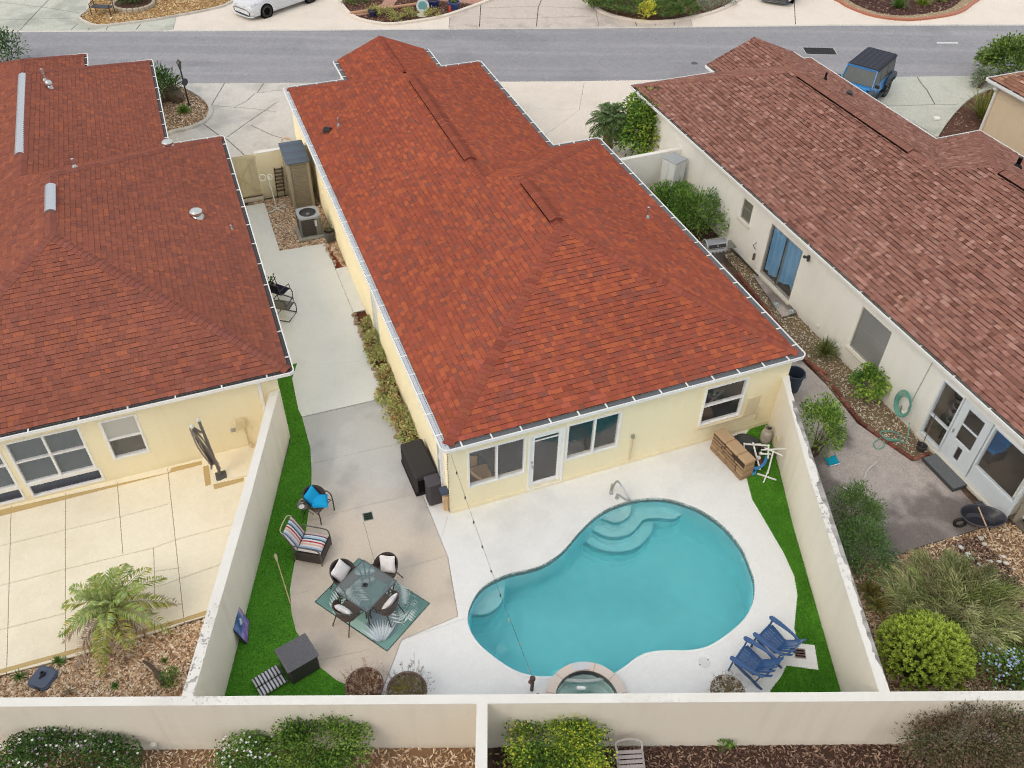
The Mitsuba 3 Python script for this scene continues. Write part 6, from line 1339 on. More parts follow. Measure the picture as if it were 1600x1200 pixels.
m = trimesh.creation.icosphere(3); v = np.array(m.vertices) * (.42, .34, .26); v[:, 2] = np.maximum(v[:, 2], -.02) + .02; v += (meshkit.fbm(v * 6 + 3, 3) - .5)[:, None] * np.array(m.vertices) * .14; obj(k, 'cloth', M((.075, .078, .08)).add(v, m.faces), 'matte', 30); reset()
k = thing('pipe_frame', 'white plastic pipe frame lying in the corner pile', 'pipe frame'); PV = (.74, .73, .71)
c = np.array([*(6.735, 16.299), 0.0])
for q in ([(-.35, .22, .52), (-.35, .12, .25)], [(-.35, .22, .52), (.30, .18, .52)], [(.30, .18, .52), (.28, -.1, .30)], [(-.1, .3, .5), (.05, -.35, .12)], [(-.05, .36, .36), (.15, .36, .38)], [(.10, .02, .36), (.33, -.06, .44)]): obj(k, 'pipe', M(PV).tube(np.array(q) + c, .026, 9), 'gloss', 40)
obj(k, 'elbow', M(PV).sph(c + (-.35, .22, .52), .036).sph(c + (.30, .18, .52), .036).sph(c + (.1, .03, .36), .05).lathe([(.02, 0), (.055, 0), (.055, .05), (.02, .05)], c + (.02, -.1, .30), 14), 'gloss', 40)
k = thing('pool_cleaner', 'blue pool cleaner parts at the foot of the stone bench', 'pool cleaner'); c = np.array([*(6.794, 16.229), 0.0]); BL2 = (.06, .22, .50)
obj(k, 'scoop', M(BL2).tube(spline(np.array([(-.30, -.22, .2), (-.1, -.26, .14), (.12, -.10, .16), (.24, .12, .22)]) + c, 4), .05, 9), 'gloss', 40)
c2 = (6.579, 15.934); obj(k, 'round_float', M((.08, .36, .62)).lathe([(0, .06), (.075, .06), (.085, .1), (.11, .1), (.115, .03), (.09, 0)], (*c2, .0), 22), 'gloss', 40)
k = thing('clutter', 'dark scrap lying between the bench and the yard wall', 'scrap'); r = np.random.default_rng(9); c = np.array([*(6.778, 16.53), 0.0])
for i in range(14): obj(k, 'piece', M([(.10, .07, .055), (.17, .12, .10), (.05, .045, .045), (.22, .08, .06)][i % 4]).box(c + (r.normal() * .2, r.normal() * .18, .05 + .05 * r.random()), (r.uniform(.08, .4), r.uniform(.05, .14), r.uniform(.04, .1)), rz=r.uniform(0, 3), bev=.01), 'matte', 30)
k = thing('umbrella_stand', 'white folding stand with crossed feet on the turf by the right wall', 'stand'); f0_, f1_ = np.array([*(6.995, 15.876), .05]), np.array([*(7.056, 16.127), .75])
WH = (.80, .80, .78)
obj(k, 'pole', M(WH).tube([f0_, f1_], .022, 8), 'gloss', 40)
for a_, b_ in (((6.709, 15.878), (7.186, 15.664)), ((6.821, 15.562), (7.057, 16.051))): obj(k, 'foot', M(WH).bar((*a_, .04), (*b_, .04), .035, .03), 'gloss', False)
for a_, b_ in (((6.686, 16.046), (7.385, 16.114)), ((6.8, 16.124), (7.23, 15.85))): obj(k, 'arm', M(WH).bar((*a_, .8), (*b_, .8), .025, .025), 'gloss', False)
k = thing('broom', 'beige broom leaning against the right yard wall in the corner', 'broom'); a_, b_ = np.array([*(7.204, 16.497), .1]), np.array([*(7.163, 16.367), .8])
obj(k, 'handle', M((.60, .54, .36)).tube([a_, b_], .012, 7), 'paint', 40); obj(k, 'brush', M((.58, .50, .28)).bar(b_ - (0, 0, .02), b_ + (b_ - a_) * .28, .12, .04), 'matte', False)
k = thing('trash_can', 'dark blue grey open trash can outside the right yard wall', 'trash can'); c = (8.379, 19.338); at(*c)
obj(k, 'can', M((.042, .058, .085)).lathe([(.0, .01), (.20, .01), (.20, 0), (.225, .03), (.27, .62), (.30, .63), (.30, .68), (.265, .68), (.255, .6), (.2, .04), (0, .03)], (0, 0, 0), 28), 'paint', 40)
for s_ in (1, -1): obj(k, 'handle', M((.042, .058, .085)).tube([(s_ * .28, -.06, .5), (s_ * .34, 0, .5), (s_ * .28, .06, .5)], .014, 6), 'paint', 40)
reset()

# ---------------------------------------------------------------- side yard by the gate
hframe()
k = thing('gate', 'olive tan wooden side gate with crossed braces', 'gate')
GC = (.68, .60, .40); gb0, gb1, ga = -3.30, -1.99, 17.42
for i in range(8): obj(k, 'board', M(np.array(GC) * (.94, 1.0, 1.05)[i % 3]).box((gb0 + .07 + i * (gb1 - gb0 - .04) / 8 + .02, ga, .93), ((gb1 - gb0) / 8 - .012, .025, 1.72)), 'paint', False)
for z_ in (.16, 1.68): obj(k, 'rail', M(GC).box(((gb0 + gb1) / 2, ga - .028, z_), (gb1 - gb0 - .04, .03, .12), bev=.005), 'paint', False)
for s_ in (gb0 + .06, gb1 - .06): obj(k, 'stile', M(GC).box((s_, ga - .03, .93), (.1, .03, 1.64), bev=.005), 'paint', False)
obj(k, 'brace', M(np.array(GC) * .93).bar((gb0 + .12, ga - .03, .24), (gb1 - .12, ga - .03, 1.62), .03, .10, up=(0, 1, 0)), 'paint', False)
obj(k, 'brace', M(np.array(GC) * .93).bar((gb0 + .12, ga - .036, 1.62), (gb1 - .12, ga - .036, .24), .03, .10, up=(0, 1, 0)), 'paint', False)
obj(k, 'threshold', M((.62, .58, .48)).box(((gb0 + gb1) / 2, ga - .22, .04), (gb1 - gb0, .16, .1), bev=.01), 'matte', False)
k = thing('storage_shed', 'narrow resin shed with dark grey roof and beige lap siding', 'shed')
SB0, SB1, SA0, SA1 = -1.02, -.24, 15.95, 17.3
sc_ = (.265, .235, .18)
obj(k, 'body', M(sc_).box(((SB0 + SB1) / 2, (SA0 + SA1) / 2, .95), (SB1 - SB0 - .05, SA1 - SA0 - .05, 1.9)), 'paint', False)
for i in range(16):
    obj(k, 'siding', M(sc_).box(((SB0 + SB1) / 2 + .02, SA0 + .012, .06 + i * .118 + .055), (SB1 - SB0 - .22, .03, .108), R=rotz(0) @ rx(.10)), 'paint', False)
    obj(k, 'siding', M(sc_).box((SB0 + .012, (SA0 + SA1) / 2, .06 + i * .118 + .055), (.03, SA1 - SA0 - .2, .108), R=ry(.10)), 'paint', False)
for b_, a_ in ((SB0 + .04, SA0 + .04), (SB1 - .04, SA0 + .04), (SB0 + .04, SA1 - .04)): obj(k, 'corner_post', M((.34, .30, .225)).box((b_, a_, .96), (.1, .1, 1.9), bev=.012), 'paint', False)
obj(k, 'handle', M((.05, .05, .05)).tube([(SB0 - .02, 16.5, .95), (SB0 - .06, 16.5, 1.0), (SB0 - .06, 16.5, 1.15), (SB0 - .02, 16.5, 1.2)], .012, 6), 'paint', 40)
RF_ = (.085, .11, .145)
for i in range(9):
    a_ = SA0 - .08 + i * .168; obj(k, 'roof_panel', M(np.array(RF_) * (1, .9, 1.08)[i % 3]).box(((SB0 + SB1) / 2, a_ + .09, 1.96 + .012 * i), (SB1 - SB0 + .1, .175, .035), R=rx(.07)), 'paint', False)
k = thing('air_conditioner', 'grey outdoor air conditioner with a round fan grille in the side yard', 'air conditioner')
aa = np.mean([(-1.138, 14.753), (-0.383, 14.674), (-0.391, 13.848), (-1.135, 13.795)], 0)
reset(); w_ = hw(*aa); at(w_[0], w_[1], 0, HROT)
obj(k, 'pad', M((.40, .39, .36)).box((0, 0, .03), (.98, .98, .1), bev=.02), 'matte', False)
obj(k, 'cabinet', M((.055, .053, .05)).box((0, 0, .44), (.74, .74, .68)), 'paint', False)
for sx, sy in ((1, 1), (1, -1), (-1, 1), (-1, -1)): obj(k, 'corner', M((.17, .165, .155)).box((sx * .355, sy * .355, .44), (.08, .08, .70), bev=.02), 'paint', 30)
obj(k, 'service_panel', M((.20, .195, .18)).box((.27, -.375, .44), (.19, .02, .68), bev=.005).box((.375, -.24, .44), (.02, .26, .68), bev=.005), 'paint', False)
for i in range(9):
    for kk in range(2): obj(k, 'louver', M((.085, .082, .078)).box((-.09 if kk == 0 else -.378, -.378 if kk == 0 else 0, .16 + i * .07), ((.50, .02, .026) if kk == 0 else (.02, .64, .026))), 'paint', False)
n_ = 40; ro = [(.39 * np.sign(math.cos(t)) * abs(math.cos(t)) ** .35, .39 * np.sign(math.sin(t)) * abs(math.sin(t)) ** .35) for t in np.linspace(0, 6.283, n_, endpoint=False)]
obj(k, 'top_cover', M((.35, .37, .40)).prism(Polygon(ro).difference(Point(0, 0).buffer(.30)), .78, .85), 'paint', 40)
obj(k, 'fan_well', M((.02, .022, .028)).lathe([(.30, .85), (.30, .60), (0, .60)], (0, 0, 0), 28), 'paint', 40)
for i in range(3):
    a_ = i * 2.094 + .4; R_ = rotz(a_); v = np.array([(.05, -.03, .70), (.27, -.10, .675), (.28, .08, .725), (.06, .05, .71)]) @ R_.T; obj(k, 'fan_blade', M((.33, .37, .42)).add(v, [(0, 1, 2, 3)]), 'metal', False)
obj(k, 'fan_motor', M((.32, .33, .35)).lathe([(0, .80), (.07, .795), (.085, .76), (.085, .68)], (0, 0, 0), 20), 'paint', 40)
gm = M((.07, .08, .09))
for r_ in np.linspace(.09, .30, 9): gm.tube([(r_ * math.cos(t), r_ * math.sin(t), .842 + .03 * (1 - r_ / .3)) for t in np.linspace(0, 6.283, 28)[:-1]], .0035, 4, closed=True)
for i in range(8): a_ = i * .785; gm.tube([(.08 * math.cos(a_), .08 * math.sin(a_), .868), (.30 * math.cos(a_), .30 * math.sin(a_), .845)], .005, 4)
obj(k, 'fan_guard', gm, 'paint', 40); obj(k, 'label_plate', M((.6, .6, .58)).box((.19, -.388, .58), (.08, .01, .24)), 'paint', False)
reset()
k = thing('clothes_stand', 'white stand with crossed feet and two rings on the pebble bed', 'stand'); c = (-9.072, 28.722); at(c[0], c[1], 0, .2)
obj(k, 'pole', M(WH).tube([(0, 0, .04), (-.10, .04, 1.35)], .022, 8), 'gloss', 40)
for s_ in (0, 1): obj(k, 'foot', M(WH).bar((-.34, -.22, .04) if s_ else (-.22, .26, .04), (.34, .24, .04) if s_ else (.26, -.26, .04), .035, .03), 'gloss', False)
for dx, r_ in ((-.2, .11), (.06, .09)): obj(k, 'ring', M(WH).tube([(-.10 + dx + r_ * math.cos(t), .04 + .3 * r_ * math.sin(t), 1.38 + r_ * math.sin(t)) for t in np.linspace(0, 6.283, 18)[:-1]], .014, 6, closed=True), 'gloss', 40)
obj(k, 'clamp', M(WH).box((-.08, .04, 1.33), (.09, .07, .12), bev=.02), 'gloss', 40); reset()
k = thing('trellis', 'dark brown slatted plant shelf leaning on the cream wall', 'trellis'); hframe()
for i in range(7): obj(k, 'slat', M((.15, .115, .085)).box((-1.30 + .01 * i, 17.33 - .03 * (6 - i) * .6, .22 + i * .14), (.34, .05, .05)), 'matte', False)
for s_ in (-1.44, -1.16): obj(k, 'post', M((.07, .055, .045)).bar((s_ - .02, 17.18, .0), (s_ + .06, 17.33, 1.15), .035, .03), 'matte', False)
reset()
def pot(label, c, R, H, col, seed, cat='plant pot', plant=None, z=0.0, rim=None):
    k = thing('plant_pot', label, cat); at(c[0], c[1], z)
    obj(k, 'pot', M(col).lathe([(0, 0), (R * .68, 0), (R * .92, H * .78), (R * 1.03, H * .8), (R * 1.03, H), (R * .9, H), (R * .86, H * .85), (0, H * .84)], (0, 0, 0), 24, None), 'gloss', 40)
    obj(k, 'soil', M((.06, .04, .03)).lathe([(0, H * .88), (R * .87, H * .86)], (0, 0, 0), 20), 'matte', 40)
    if plant:
        r = np.random.default_rng(seed); m = M(); n, L, W, pal, up = plant
        a_ = r.uniform(0, 6.28, n); d = np.column_stack([np.cos(a_), np.sin(a_), np.full(n, up)]) + r.normal(size=(n, 3)) * .35; b = np.array([0, 0, H * .9]) + d * r.uniform(0, L * .9, (n, 1)); leafset(m, b, d, L * .6, W, pick(pal, n, r), r); obj(k, 'foliage', m, 'leaf', False)
    reset(); return k
pot('dark grey pot with dying plant beside the air conditioner', (-6.717, 26.727), .2, .42, (.09, .092, .095), 1, plant=(90, .22, .02, [(.16, .18, .08), (.24, .2, .12), (.1, .12, .05)], 1.2))
pot('small plant pot against the left house under its eave', (-8.176, 23.612), .15, .3, (.12, .12, .14), 2, plant=(80, .2, .025, G_DARK, 1.2))
rk = thing('edging_stones', 'row of small pale stones along the red mulch bed', 'stones')
r = np.random.default_rng(31)
def stones(k, pts, n, s_, pal, z=.03, wob=.03):
    ls = LineString(pts)
    for i in range(n):
        q = ls.interpolate((i + .5) / n, normalized=True); m = trimesh.creation.icosphere(1); v = np.array(m.vertices) * (s_ * r.uniform(.7, 1.3), s_ * r.uniform(.6, 1.0), s_ * .6); v *= (1 + .3 * (r.random((len(v), 1)) - .5)); v = v @ rotz(r.uniform(0, 6)).T
        obj(k, 'stone', M(np.array(pal[r.integers(len(pal))])).add(v + (q.x + r.normal() * wob, q.y + r.normal() * wob, z), m.faces), 'matte', 50)
stones(rk, [(-6.829, 26.432), (-6.236, 25.064)], 14, .055, [(.50, .38, .30), (.58, .48, .40), (.42, .28, .2)])
rk = thing('edging_stones', 'row of small tan stones along the narrow bed under the left eave', 'stones')
stones(rk, [(-5.229, 22.502), (-4.368, 20.298), (-3.652, 18.463), (-3.034, 16.753)], 62, .075, [(.45, .33, .24), (.52, .42, .33), (.36, .24, .17), (.3, .22, .16)])
def tube_chair(x, y, rz, label, sling):
    k = thing('patio_chair', label, 'chair', 'chairs under the left eave'); at(x, y, 0, rz); C_ = (.03, .03, .032)
    for sx in (1, -1): obj(k, 'side_frame', M(C_).tube(spline([(sx * .27, .30, .85), (sx * .27, .20, .45), (sx * .27, -.25, .42), (sx * .27, -.28, .02), (sx * .27, .28, .02)], 4), .016, 7).tube([(sx * .27, .24, .62), (sx * .28, -.22, .64), (sx * .27, -.26, .42)], .014, 7), 'gloss', 40)
    for y_, z_ in ((.30, .85), (-.25, .42), (-.28, .02), (.28, .02)): obj(k, 'cross_bar', M(C_).tube([(-.27, y_, z_), (.27, y_, z_)], .014, 7), 'gloss', 40)
    obj(k, 'seat', M(sling).box((0, -.02, .43), (.50, .46, .025), bev=.01), 'matte', 30); obj(k, 'back', M(sling).box((0, .255, .65), (.50, .025, .40), R=rx(-.24), bev=.01), 'matte', 30); reset()
tube_chair(*(-7.441, 22.299), 2.9, 'black framed patio chair under the left eave, nearer one', (.20, .195, .17)); tube_chair(*(-7.757, 23.112), 2.7, 'black framed patio chair with dark blue back under the left eave', (.022, .024, .04))
k = thing('house_plant_sprout', 'small plant and pale round ornament at the end of the cream wall', 'ornament'); c = (-9.672, 33.555); at(c[0], c[1])
obj(k, 'ring', M((.62, .5, .42)).tube([(.2 * math.cos(t), .05 * math.sin(t), .28 + .2 * math.sin(t)) for t in np.linspace(0, 6.28, 16)[:-1]], .045, 8, closed=True), 'paint', 40); obj(k, 'base', M((.12, .05, .04)).box((0, 0, .05), (.3, .2, .1), bev=.02), 'paint', 30); reset()

# ---------------------------------------------------------------- the left neighbour's patio
k = thing('parasol', 'closed cantilever parasol frame with bunched grey cloth on the left patio', 'umbrella'); c = (-7.711, 15.358); pb = np.array([*c, 0.0])
obj(k, 'base', M((.09, .085, .08)).box(pb + (0, 0, .05), (.28, .28, .08), rz=.4, bev=.02), 'paint', 30)
t_ = np.array([*c, 0]) + np.array([-.18, .10, 2.05])
obj(k, 'pole', M((.12, .115, .11)).tube([pb, t_], .04, 10), 'gloss', 40); obj(k, 'pole_cap', M((.6, .6, .58)).sph(t_, .055), 'gloss', 40)
arm = t_ + np.array([-.17, -.10, -.14]); obj(k, 'arm', M((.12, .115, .11)).tube([t_ * .8 + pb * .2 + np.array([-.05, -.03, 0]), arm], .03, 8), 'gloss', 40); obj(k, 'arm_cap', M((.62, .62, .6)).sph(arm, .06), 'gloss', 40)
r = np.random.default_rng(8)
for i in range(11):
    a_ = r.uniform(0, 6.28); q0 = arm + r.normal(size=3) * .03 - np.array([0, 0, .08]); q1 = pb * .72 + arm * .28 + np.array([.10 * math.cos(a_) + .02, .10 * math.sin(a_), 0]); q2 = pb * .80 + arm * .2 + np.array([.14 * math.cos(a_), .14 * math.sin(a_), -.05 * r.random()])
    obj(k, 'rib' if i % 2 else 'cloth_fold', M(((.24, .21, .19), (.15, .135, .125), (.32, .29, .26))[i % 3]).tube(spline([q0, q0 * .5 + q1 * .5 + np.array([.06 * math.cos(a_), .06 * math.sin(a_), 0]), q1, q2], 4), [.012] + [.020 if i % 2 == 0 else .010] * 11 + [.010], 7), 'matte', 40)
k = thing('parasol_weight', 'slate blue plastic umbrella base lying on the pebbles', 'umbrella base'); c = (-10.066, 9.474); at(c[0], c[1], .0, -.30)
o_ = Polygon([(-.24, -.17), (-.17, -.24), (.17, -.24), (.24, -.17), (.24, .17), (.17, .24), (-.17, .24), (-.24, .17)])
obj(k, 'body', M((.085, .115, .17)).prism(o_.buffer(.01), -.04, .03).prism(o_.buffer(-.02), .03, .055), 'paint', 30); obj(k, 'socket', M((.03, .035, .06)).lathe([(.03, .05), (.03, .13), (.05, .13), (.06, .05)], (-.03, .06, 0), 18).box((-.03, .0, .08), (.03, .12, .04), bev=.01), 'paint', 40)
obj(k, 'handle', M((.02, .025, .04)).box((.06, -.235, .02), (.14, .05, .05), bev=.01), 'paint', 30); reset()
k = thing('utility_slab', 'raised concrete pad by the house with the parasol on it', 'slab')
obj(k, 'slab', M((.60, .52, .36)).prism(Polygon([(-8.095, 16.159), (-7.063, 16.552), (-6.35, 15.6), (-7.065, 15.378), (-7.789, 15.198)]).buffer(0), .004, .05), 'slab_yellow', False)
k = thing('socket_box', 'small white socket box on the front face of the back wall', 'socket box'); xb = (-7.102, 8.006)[0]; y_ = yb(xb) - .05
obj(k, 'box', M((.66, .63, .57)).box((xb, y_, .27), (.12, .09, .11), bev=.01), 'paint', 30); obj(k, 'post', M((.5, .45, .38)).cyl((xb + .03, y_ - .01, -.06), (xb + .03, y_ - .01, .24), .014), 'paint', 40)
k = thing('driftwood', 'dark fallen palm stem lying in the pebble bed', 'wood')
obj(k, 'stem', M((.11, .085, .07)).tube(spline([(*(-8.011, 9.91), .05), (*(-7.746, 9.747), .07), (*(-7.54, 9.539), .05), (*(-7.397, 9.393), .04)], 4), np.linspace(.03, .07, 13), 8), 'matte', 40)
# lounge chair at the bottom edge
k = thing('garden_chair', 'grey mauve slatted garden chair cut off by the lower edge', 'chair'); c = (2.525, 7.777); at(c[0], c[1], 0, .08); GCc = (.33, .29, .29)
for i in range(8): obj(k, 'slat', M(GCc).box((0, .10 - i * .085, .60 - i * .03), (.50, .07, .022), R=rx(.34), bev=.006), 'paint', False)
for sx in (1, -1): obj(k, 'rail', M(np.array(GCc) * .9).bar((sx * .26, .16, .60), (sx * .26, -.55, .36), .035, .06), 'paint', False); obj(k, 'leg', M(np.array(GCc) * .8).bar((sx * .26, .13, .58), (sx * .27, .2, 0), .04, .05), 'paint', False)
obj(k, 'head_hoop', M((.42, .38, .36)).tube(spline([(-.25, .12, .62), (-.26, .26, .66), (-.1, .32, .67), (.1, .32, .67), (.26, .26, .66), (.25, .12, .62)], 4), .022, 8), 'paint', 40); reset()

# ---------------------------------------------------------------- right side yard
k = thing('garden_cabinet', 'tall white resin garden cabinet with grey lid by the small white wall', 'cabinet'); hframe()
cb = np.array((13.242, 12.509)); cb0, cb1, ca0, ca1 = 12.25, 13.2, 9.95 + .0, 10.7
c4 = [np.array(A(x_, y_, z_)) for x_, y_, z_ in ((1036, 246, 1.8),)] if False else None
q_ = [np.array((12.385, 12.056)), np.array((12.583, 11.47)), np.array((13.257, 11.701)), np.array((13.068, 12.454))]
cm = sum(q_) / 4; reset(); w_ = hw(*cm); dirf = (hw(*q_[1]) - hw(*q_[0])); at(w_[0], w_[1], 0, math.atan2(dirf[1], dirf[0]))
Wc, Dc = .66, .60
obj(k, 'body', M((.62, .64, .65)).box((0, 0, .88), (Wc, Dc, 1.76), bev=.02), 'paint', 30)
for sx in (-1, 1): obj(k, 'door', M((.66, .68, .69)).box((sx * Wc / 4, -Dc / 2 - .012, .9), (Wc / 2 - .012, .025, 1.62), bev=.008), 'paint', 30)
obj(k, 'handle', M((.08, .08, .08)).box((.04, -Dc / 2 - .035, .85), (.02, .03, .12), bev=.005), 'paint', 30); obj(k, 'side_groove', M((.5, .52, .53)).box((Wc / 2 + .002, 0, .9), (.006, .03, 1.6)), 'paint', False)
obj(k, 'lid', M((.36, .38, .40)).box((0, 0, 1.79), (Wc + .07, Dc + .07, .07), bev=.025), 'paint', 30); reset()
pot('teal glazed pot behind the feathery shrub', (6.642, 30.643), .28, .42, (.035, .17, .19), 4)
k = thing('hose_pipe', 'dark hose and white pipe along the right house wall', 'hose'); hframe()
obj(k, 'hose', M((.05, .045, .04)).tube(spline([(13.3, 11.4, .06), (13.3, 10.2, .05), (13.28, 9.0, .05), (13.32, 7.6, .05), (13.3, 6.3, .05)], 6), .03, 8), 'paint', 40)
obj(k, 'pipe', M((.62, .61, .57)).tube([(13.36, 9.6, .25), (13.36, 7.0, .06)], .02, 7), 'paint', 40); reset()
k = thing('grill', 'stainless gas grill with rounded lid against the right house wall', 'grill')
w_ = np.array((6.925, 25.69)); at(w_[0], w_[1], 0, YAW * 0 + math.radians(-62 + 90)); SS = (.55, .55, .54)
at(w_[0], w_[1], 0, HROT - .12)
obj(k, 'cart', M((.10, .10, .10)).box((0, .02, .42), (.66, .46, .74), bev=.01), 'paint', 30)
obj(k, 'door', M((.32, .32, .31)).box((0, -.215, .38), (.62, .012, .55)), 'metal', False)
n_ = 12; th = np.linspace(0, math.pi * .92, n_); pf = [(.24 * math.cos(math.pi - t), .86 + .26 * math.sin(t)) for t in th]
m = M((.30, .30, .30)); vs = [(x_, y_, z_) for x_ in (-.36, .36) for y_, z_ in pf]; m.add(vs, [(i, i + 1, i + 1 + n_, i + n_) for i in range(n_ - 1)])
for o in (0, n_): m.add(vs[o:o + n_], [(0, i, i + 1) for i in range(1, n_ - 1)], (.6, .6, .6))
obj(k, 'lid', m, 'metal', 40); obj(k, 'lid_panel', M((.03, .03, .03)).box((0, -.235, .98), (.6, .012, .12), R=rx(-.3)), 'gloss', False); obj(k, 'gauge', M((.7, .7, .7)).tube([(0, -.25, .99), (0, -.262, .985)], .035, 14), 'metal', 40)
for s_ in (-1, 1): obj(k, 'lid_cheek', M((.62, .62, .62)).tube([(s_ * .375, y_, z_) for y_, z_ in pf], .022, 7), 'metal', 40)
obj(k, 'control_panel', M((.42, .42, .41)).box((0, -.28, .80), (.74, .10, .12), R=rx(.35), bev=.01), 'metal', 30)
for i in range(5): obj(k, 'knob', M((.75, .75, .74)).tube([(-.26 + i * .13, -.33, .80), (-.26 + i * .13, -.365, .79)], .026, 12), 'metal', 40)
for s_ in (-1, 1): obj(k, 'side_shelf', M((.30, .30, .29)).box((s_ * .56, -.02, .83), (.36, .46, .035), bev=.01), 'metal', 30); obj(k, 'shelf_bracket', M((.1, .1, .1)).bar((s_ * .40, -.15, .82), (s_ * .36, -.15, .6), .03, .02), 'paint', False)
reset()
k = thing('brick_edging', 'row of terracotta edging bricks along the pebble strip', 'edging'); r = np.random.default_rng(17)
for seg in ([(7.805, 25.235), (8.653, 22.412), (9.191, 20.592), (9.636, 19.665)], [(9.678, 19.524), (10.057, 18.088), (10.562, 17.284), (11.178, 16.545)], [(11.178, 16.545), (11.708, 16.802)]):
    ls = LineString(seg); n_ = max(3, int(ls.length / .26))
    for i in range(n_):
        q0, q1 = ls.interpolate((i + .04) / n_, normalized=True), ls.interpolate((i + .96) / n_, normalized=True); h_ = .075 + .012 * r.random()
        obj(k, 'brick', M(((.20, .075, .055), (.235, .09, .065), (.165, .065, .05), (.26, .12, .09))[r.integers(4)]).box(((q0.x + q1.x) / 2, (q0.y + q1.y) / 2, h_ / 2 - .01), (math.hypot(q1.x - q0.x, q1.y - q0.y), .11, h_), rz=math.atan2(q1.y - q0.y, q1.x - q0.x), bev=.02), 'matte', 30)
k = thing('brick', 'loose terracotta bricks at the end of the edging row under the eave corner', 'bricks'); c = (9.465, 20.243)
for i in range(3): obj(k, 'brick', M((.27, .11, .08)).box((c[0] + .1 * i - .1, c[1] - .14 * i + .12, .05), (.22, .10, .07), rz=-.95 + .1 * i, bev=.015), 'matte', 30)
HOSE = (.13, .34, .27)
k = thing('garden_hose', 'green garden hose coiled on the wall hanger and looping over the edging', 'hose')
q = (-1.181, 0.114); hb_ = hw(13.28, q[0]); base = np.array([hb_[0], hb_[1], .0]); r = np.random.default_rng(6)
for i in range(5):
    z_, rr_ = .62 + .02 * i, .26 + .03 * i; pts = [base + np.array([HA[0] * rr_ * math.cos(t) * .8 - HB[0] * (.05 + .02 * i), HA[1] * rr_ * math.cos(t) * .8 - HB[1] * (.05 + .02 * i), z_ + rr_ * math.sin(t) * 1.2]) for t in np.linspace(0, 6.283, 24)[:-1]]; obj(k, 'coil', M(HOSE).tube(pts, .016, 6, closed=True), 'gloss', 40)
pts = spline([(*(11.286, 17.626), .4), (*(11.131, 17.138), .12), (*(10.987, 17.247), .03), (*(10.631, 17.211), .10), (*(10.553, 17.561), .03), (*(10.846, 17.621), .03), (*(11.047, 17.501), .05), (*(10.987, 17.247), .09), (*(10.694, 17.238), .11), (*(10.592, 17.385), .03), (*(10.251, 17.149), .02), (*(10.277, 16.928), .02), (*(10.506, 17.034), .02), (*(10.547, 17.233), .04), (*(10.479, 17.432), .03), (*(10.631, 17.64), .03)], 6)
obj(k, 'loop', M(HOSE).tube(pts, .017, 7), 'gloss', 40)
obj(k, 'nozzle', M((.45, .47, .42)).tube([base + np.array([-.12, -.05, .62]), base + np.array([-.1, -.08, .40])], .022, 8), 'metal', 40)
k = thing('water_hose', 'pale grey hose lying across the stained concrete', 'hose')
obj(k, 'hose', M((.55, .54, .52)).tube(spline([(*(10.135, 16.441), .02), (*(9.797, 16.124), .02), (*(9.545, 15.724), .02), (*(9.279, 15.445), .02), (*(9.059, 15.394), .03), (*(8.87, 15.523), .04)], 6), .020, 7), 'paint', 40)
k = thing('plunger_pole', 'thin upright pole with a dark bucket base by the porch window', 'pole'); c = (11.512, 16.967)
obj(k, 'pole', M((.16, .12, .11)).tube([(*c, .05), (c[0] + .0, c[1] + .08, 1.35)], .013, 7), 'paint', 40); obj(k, 'bucket', M((.05, .05, .052)).lathe([(0, .01), (.12, .01), (.15, .16), (.13, .17), (.105, .04)], (*c, 0), 18), 'paint', 40)
k = thing('ramp', 'grey ribbed step mat in front of the porch door', 'step'); hframe(); aq = (np.array((12.772, -2.697)), np.array((12.653, -3.928)))
mid = (aq[0] + aq[1]) / 2; Lr = abs(aq[0][1] - aq[1][1]); bx_ = WP - .36
obj(k, 'base', M((.05, .052, .056)).box((bx_, mid[1], .06), (.48, Lr, .12), bev=.015), 'paint', 30)
for i in range(9): obj(k, 'rib', M((.15, .158, .17)).box((bx_ - .20 + i * .05, mid[1], .122), (.036, Lr - .04, .010), bev=.003), 'paint', False)
reset()
k = thing('wheelbarrow', 'black wheelbarrow tray with two wooden handles at the corner of the right house', 'wheelbarrow'); c = np.array((11.987, 14.224))
ax_ = np.array((12.594, 14.162)) - np.array((11.463, 14.231)); an = math.atan2(ax_[1], ax_[0]); at(c[0], c[1], .0, an)
n_ = 26; m = M((.022, .024, .030)); t = np.linspace(0, 6.283, n_, endpoint=False); ring_ = lambda a_, b_, z_: np.column_stack([a_ * np.cos(t) * (1 + .12 * np.cos(t)), b_ * np.sin(t), np.full(n_, z_)])
lv = [ring_(.56, .36, .50), ring_(.54, .34, .48), ring_(.40, .24, .30), ring_(.28, .15, .25)]; vs = np.vstack(lv); i = np.arange(n_); j = (i + 1) % n_
for q in range(3): m.add(np.vstack([lv[q], lv[q + 1]]), np.stack([i, j, j + n_, i + n_], 1))
m.add(np.vstack([lv[3], [[0.03, 0, .25]]]), np.stack([i, j, np.full(n_, n_)], 1))
obj(k, 'tray', m, 'gloss', 40); obj(k, 'tray_rim', M((.07, .075, .085)).tube(ring_(.565, .365, .50), .014, 6, closed=True), 'gloss', 40)
for s_ in (1, -1): obj(k, 'handle', M((.48, .33, .20)).tube([(-.02, s_ * .10 + .12, .56), (.12, s_ * .13 - .65, .36)], .018, 7), 'paint', 40)
obj(k, 'wheel', M((.02, .02, .02)).lathe([(.04, -.03), (.15, -.04), (.17, 0), (.15, .04), (.04, .03)], (0, 0, 0), 18) if False else M((.02, .02, .02)).tube([(-.40 + .14 * math.cos(t_), 0.0, .16 + .14 * math.sin(t_)) for t_ in np.linspace(0, 6.283, 18)[:-1]], .04, 8, closed=True), 'paint', 40)
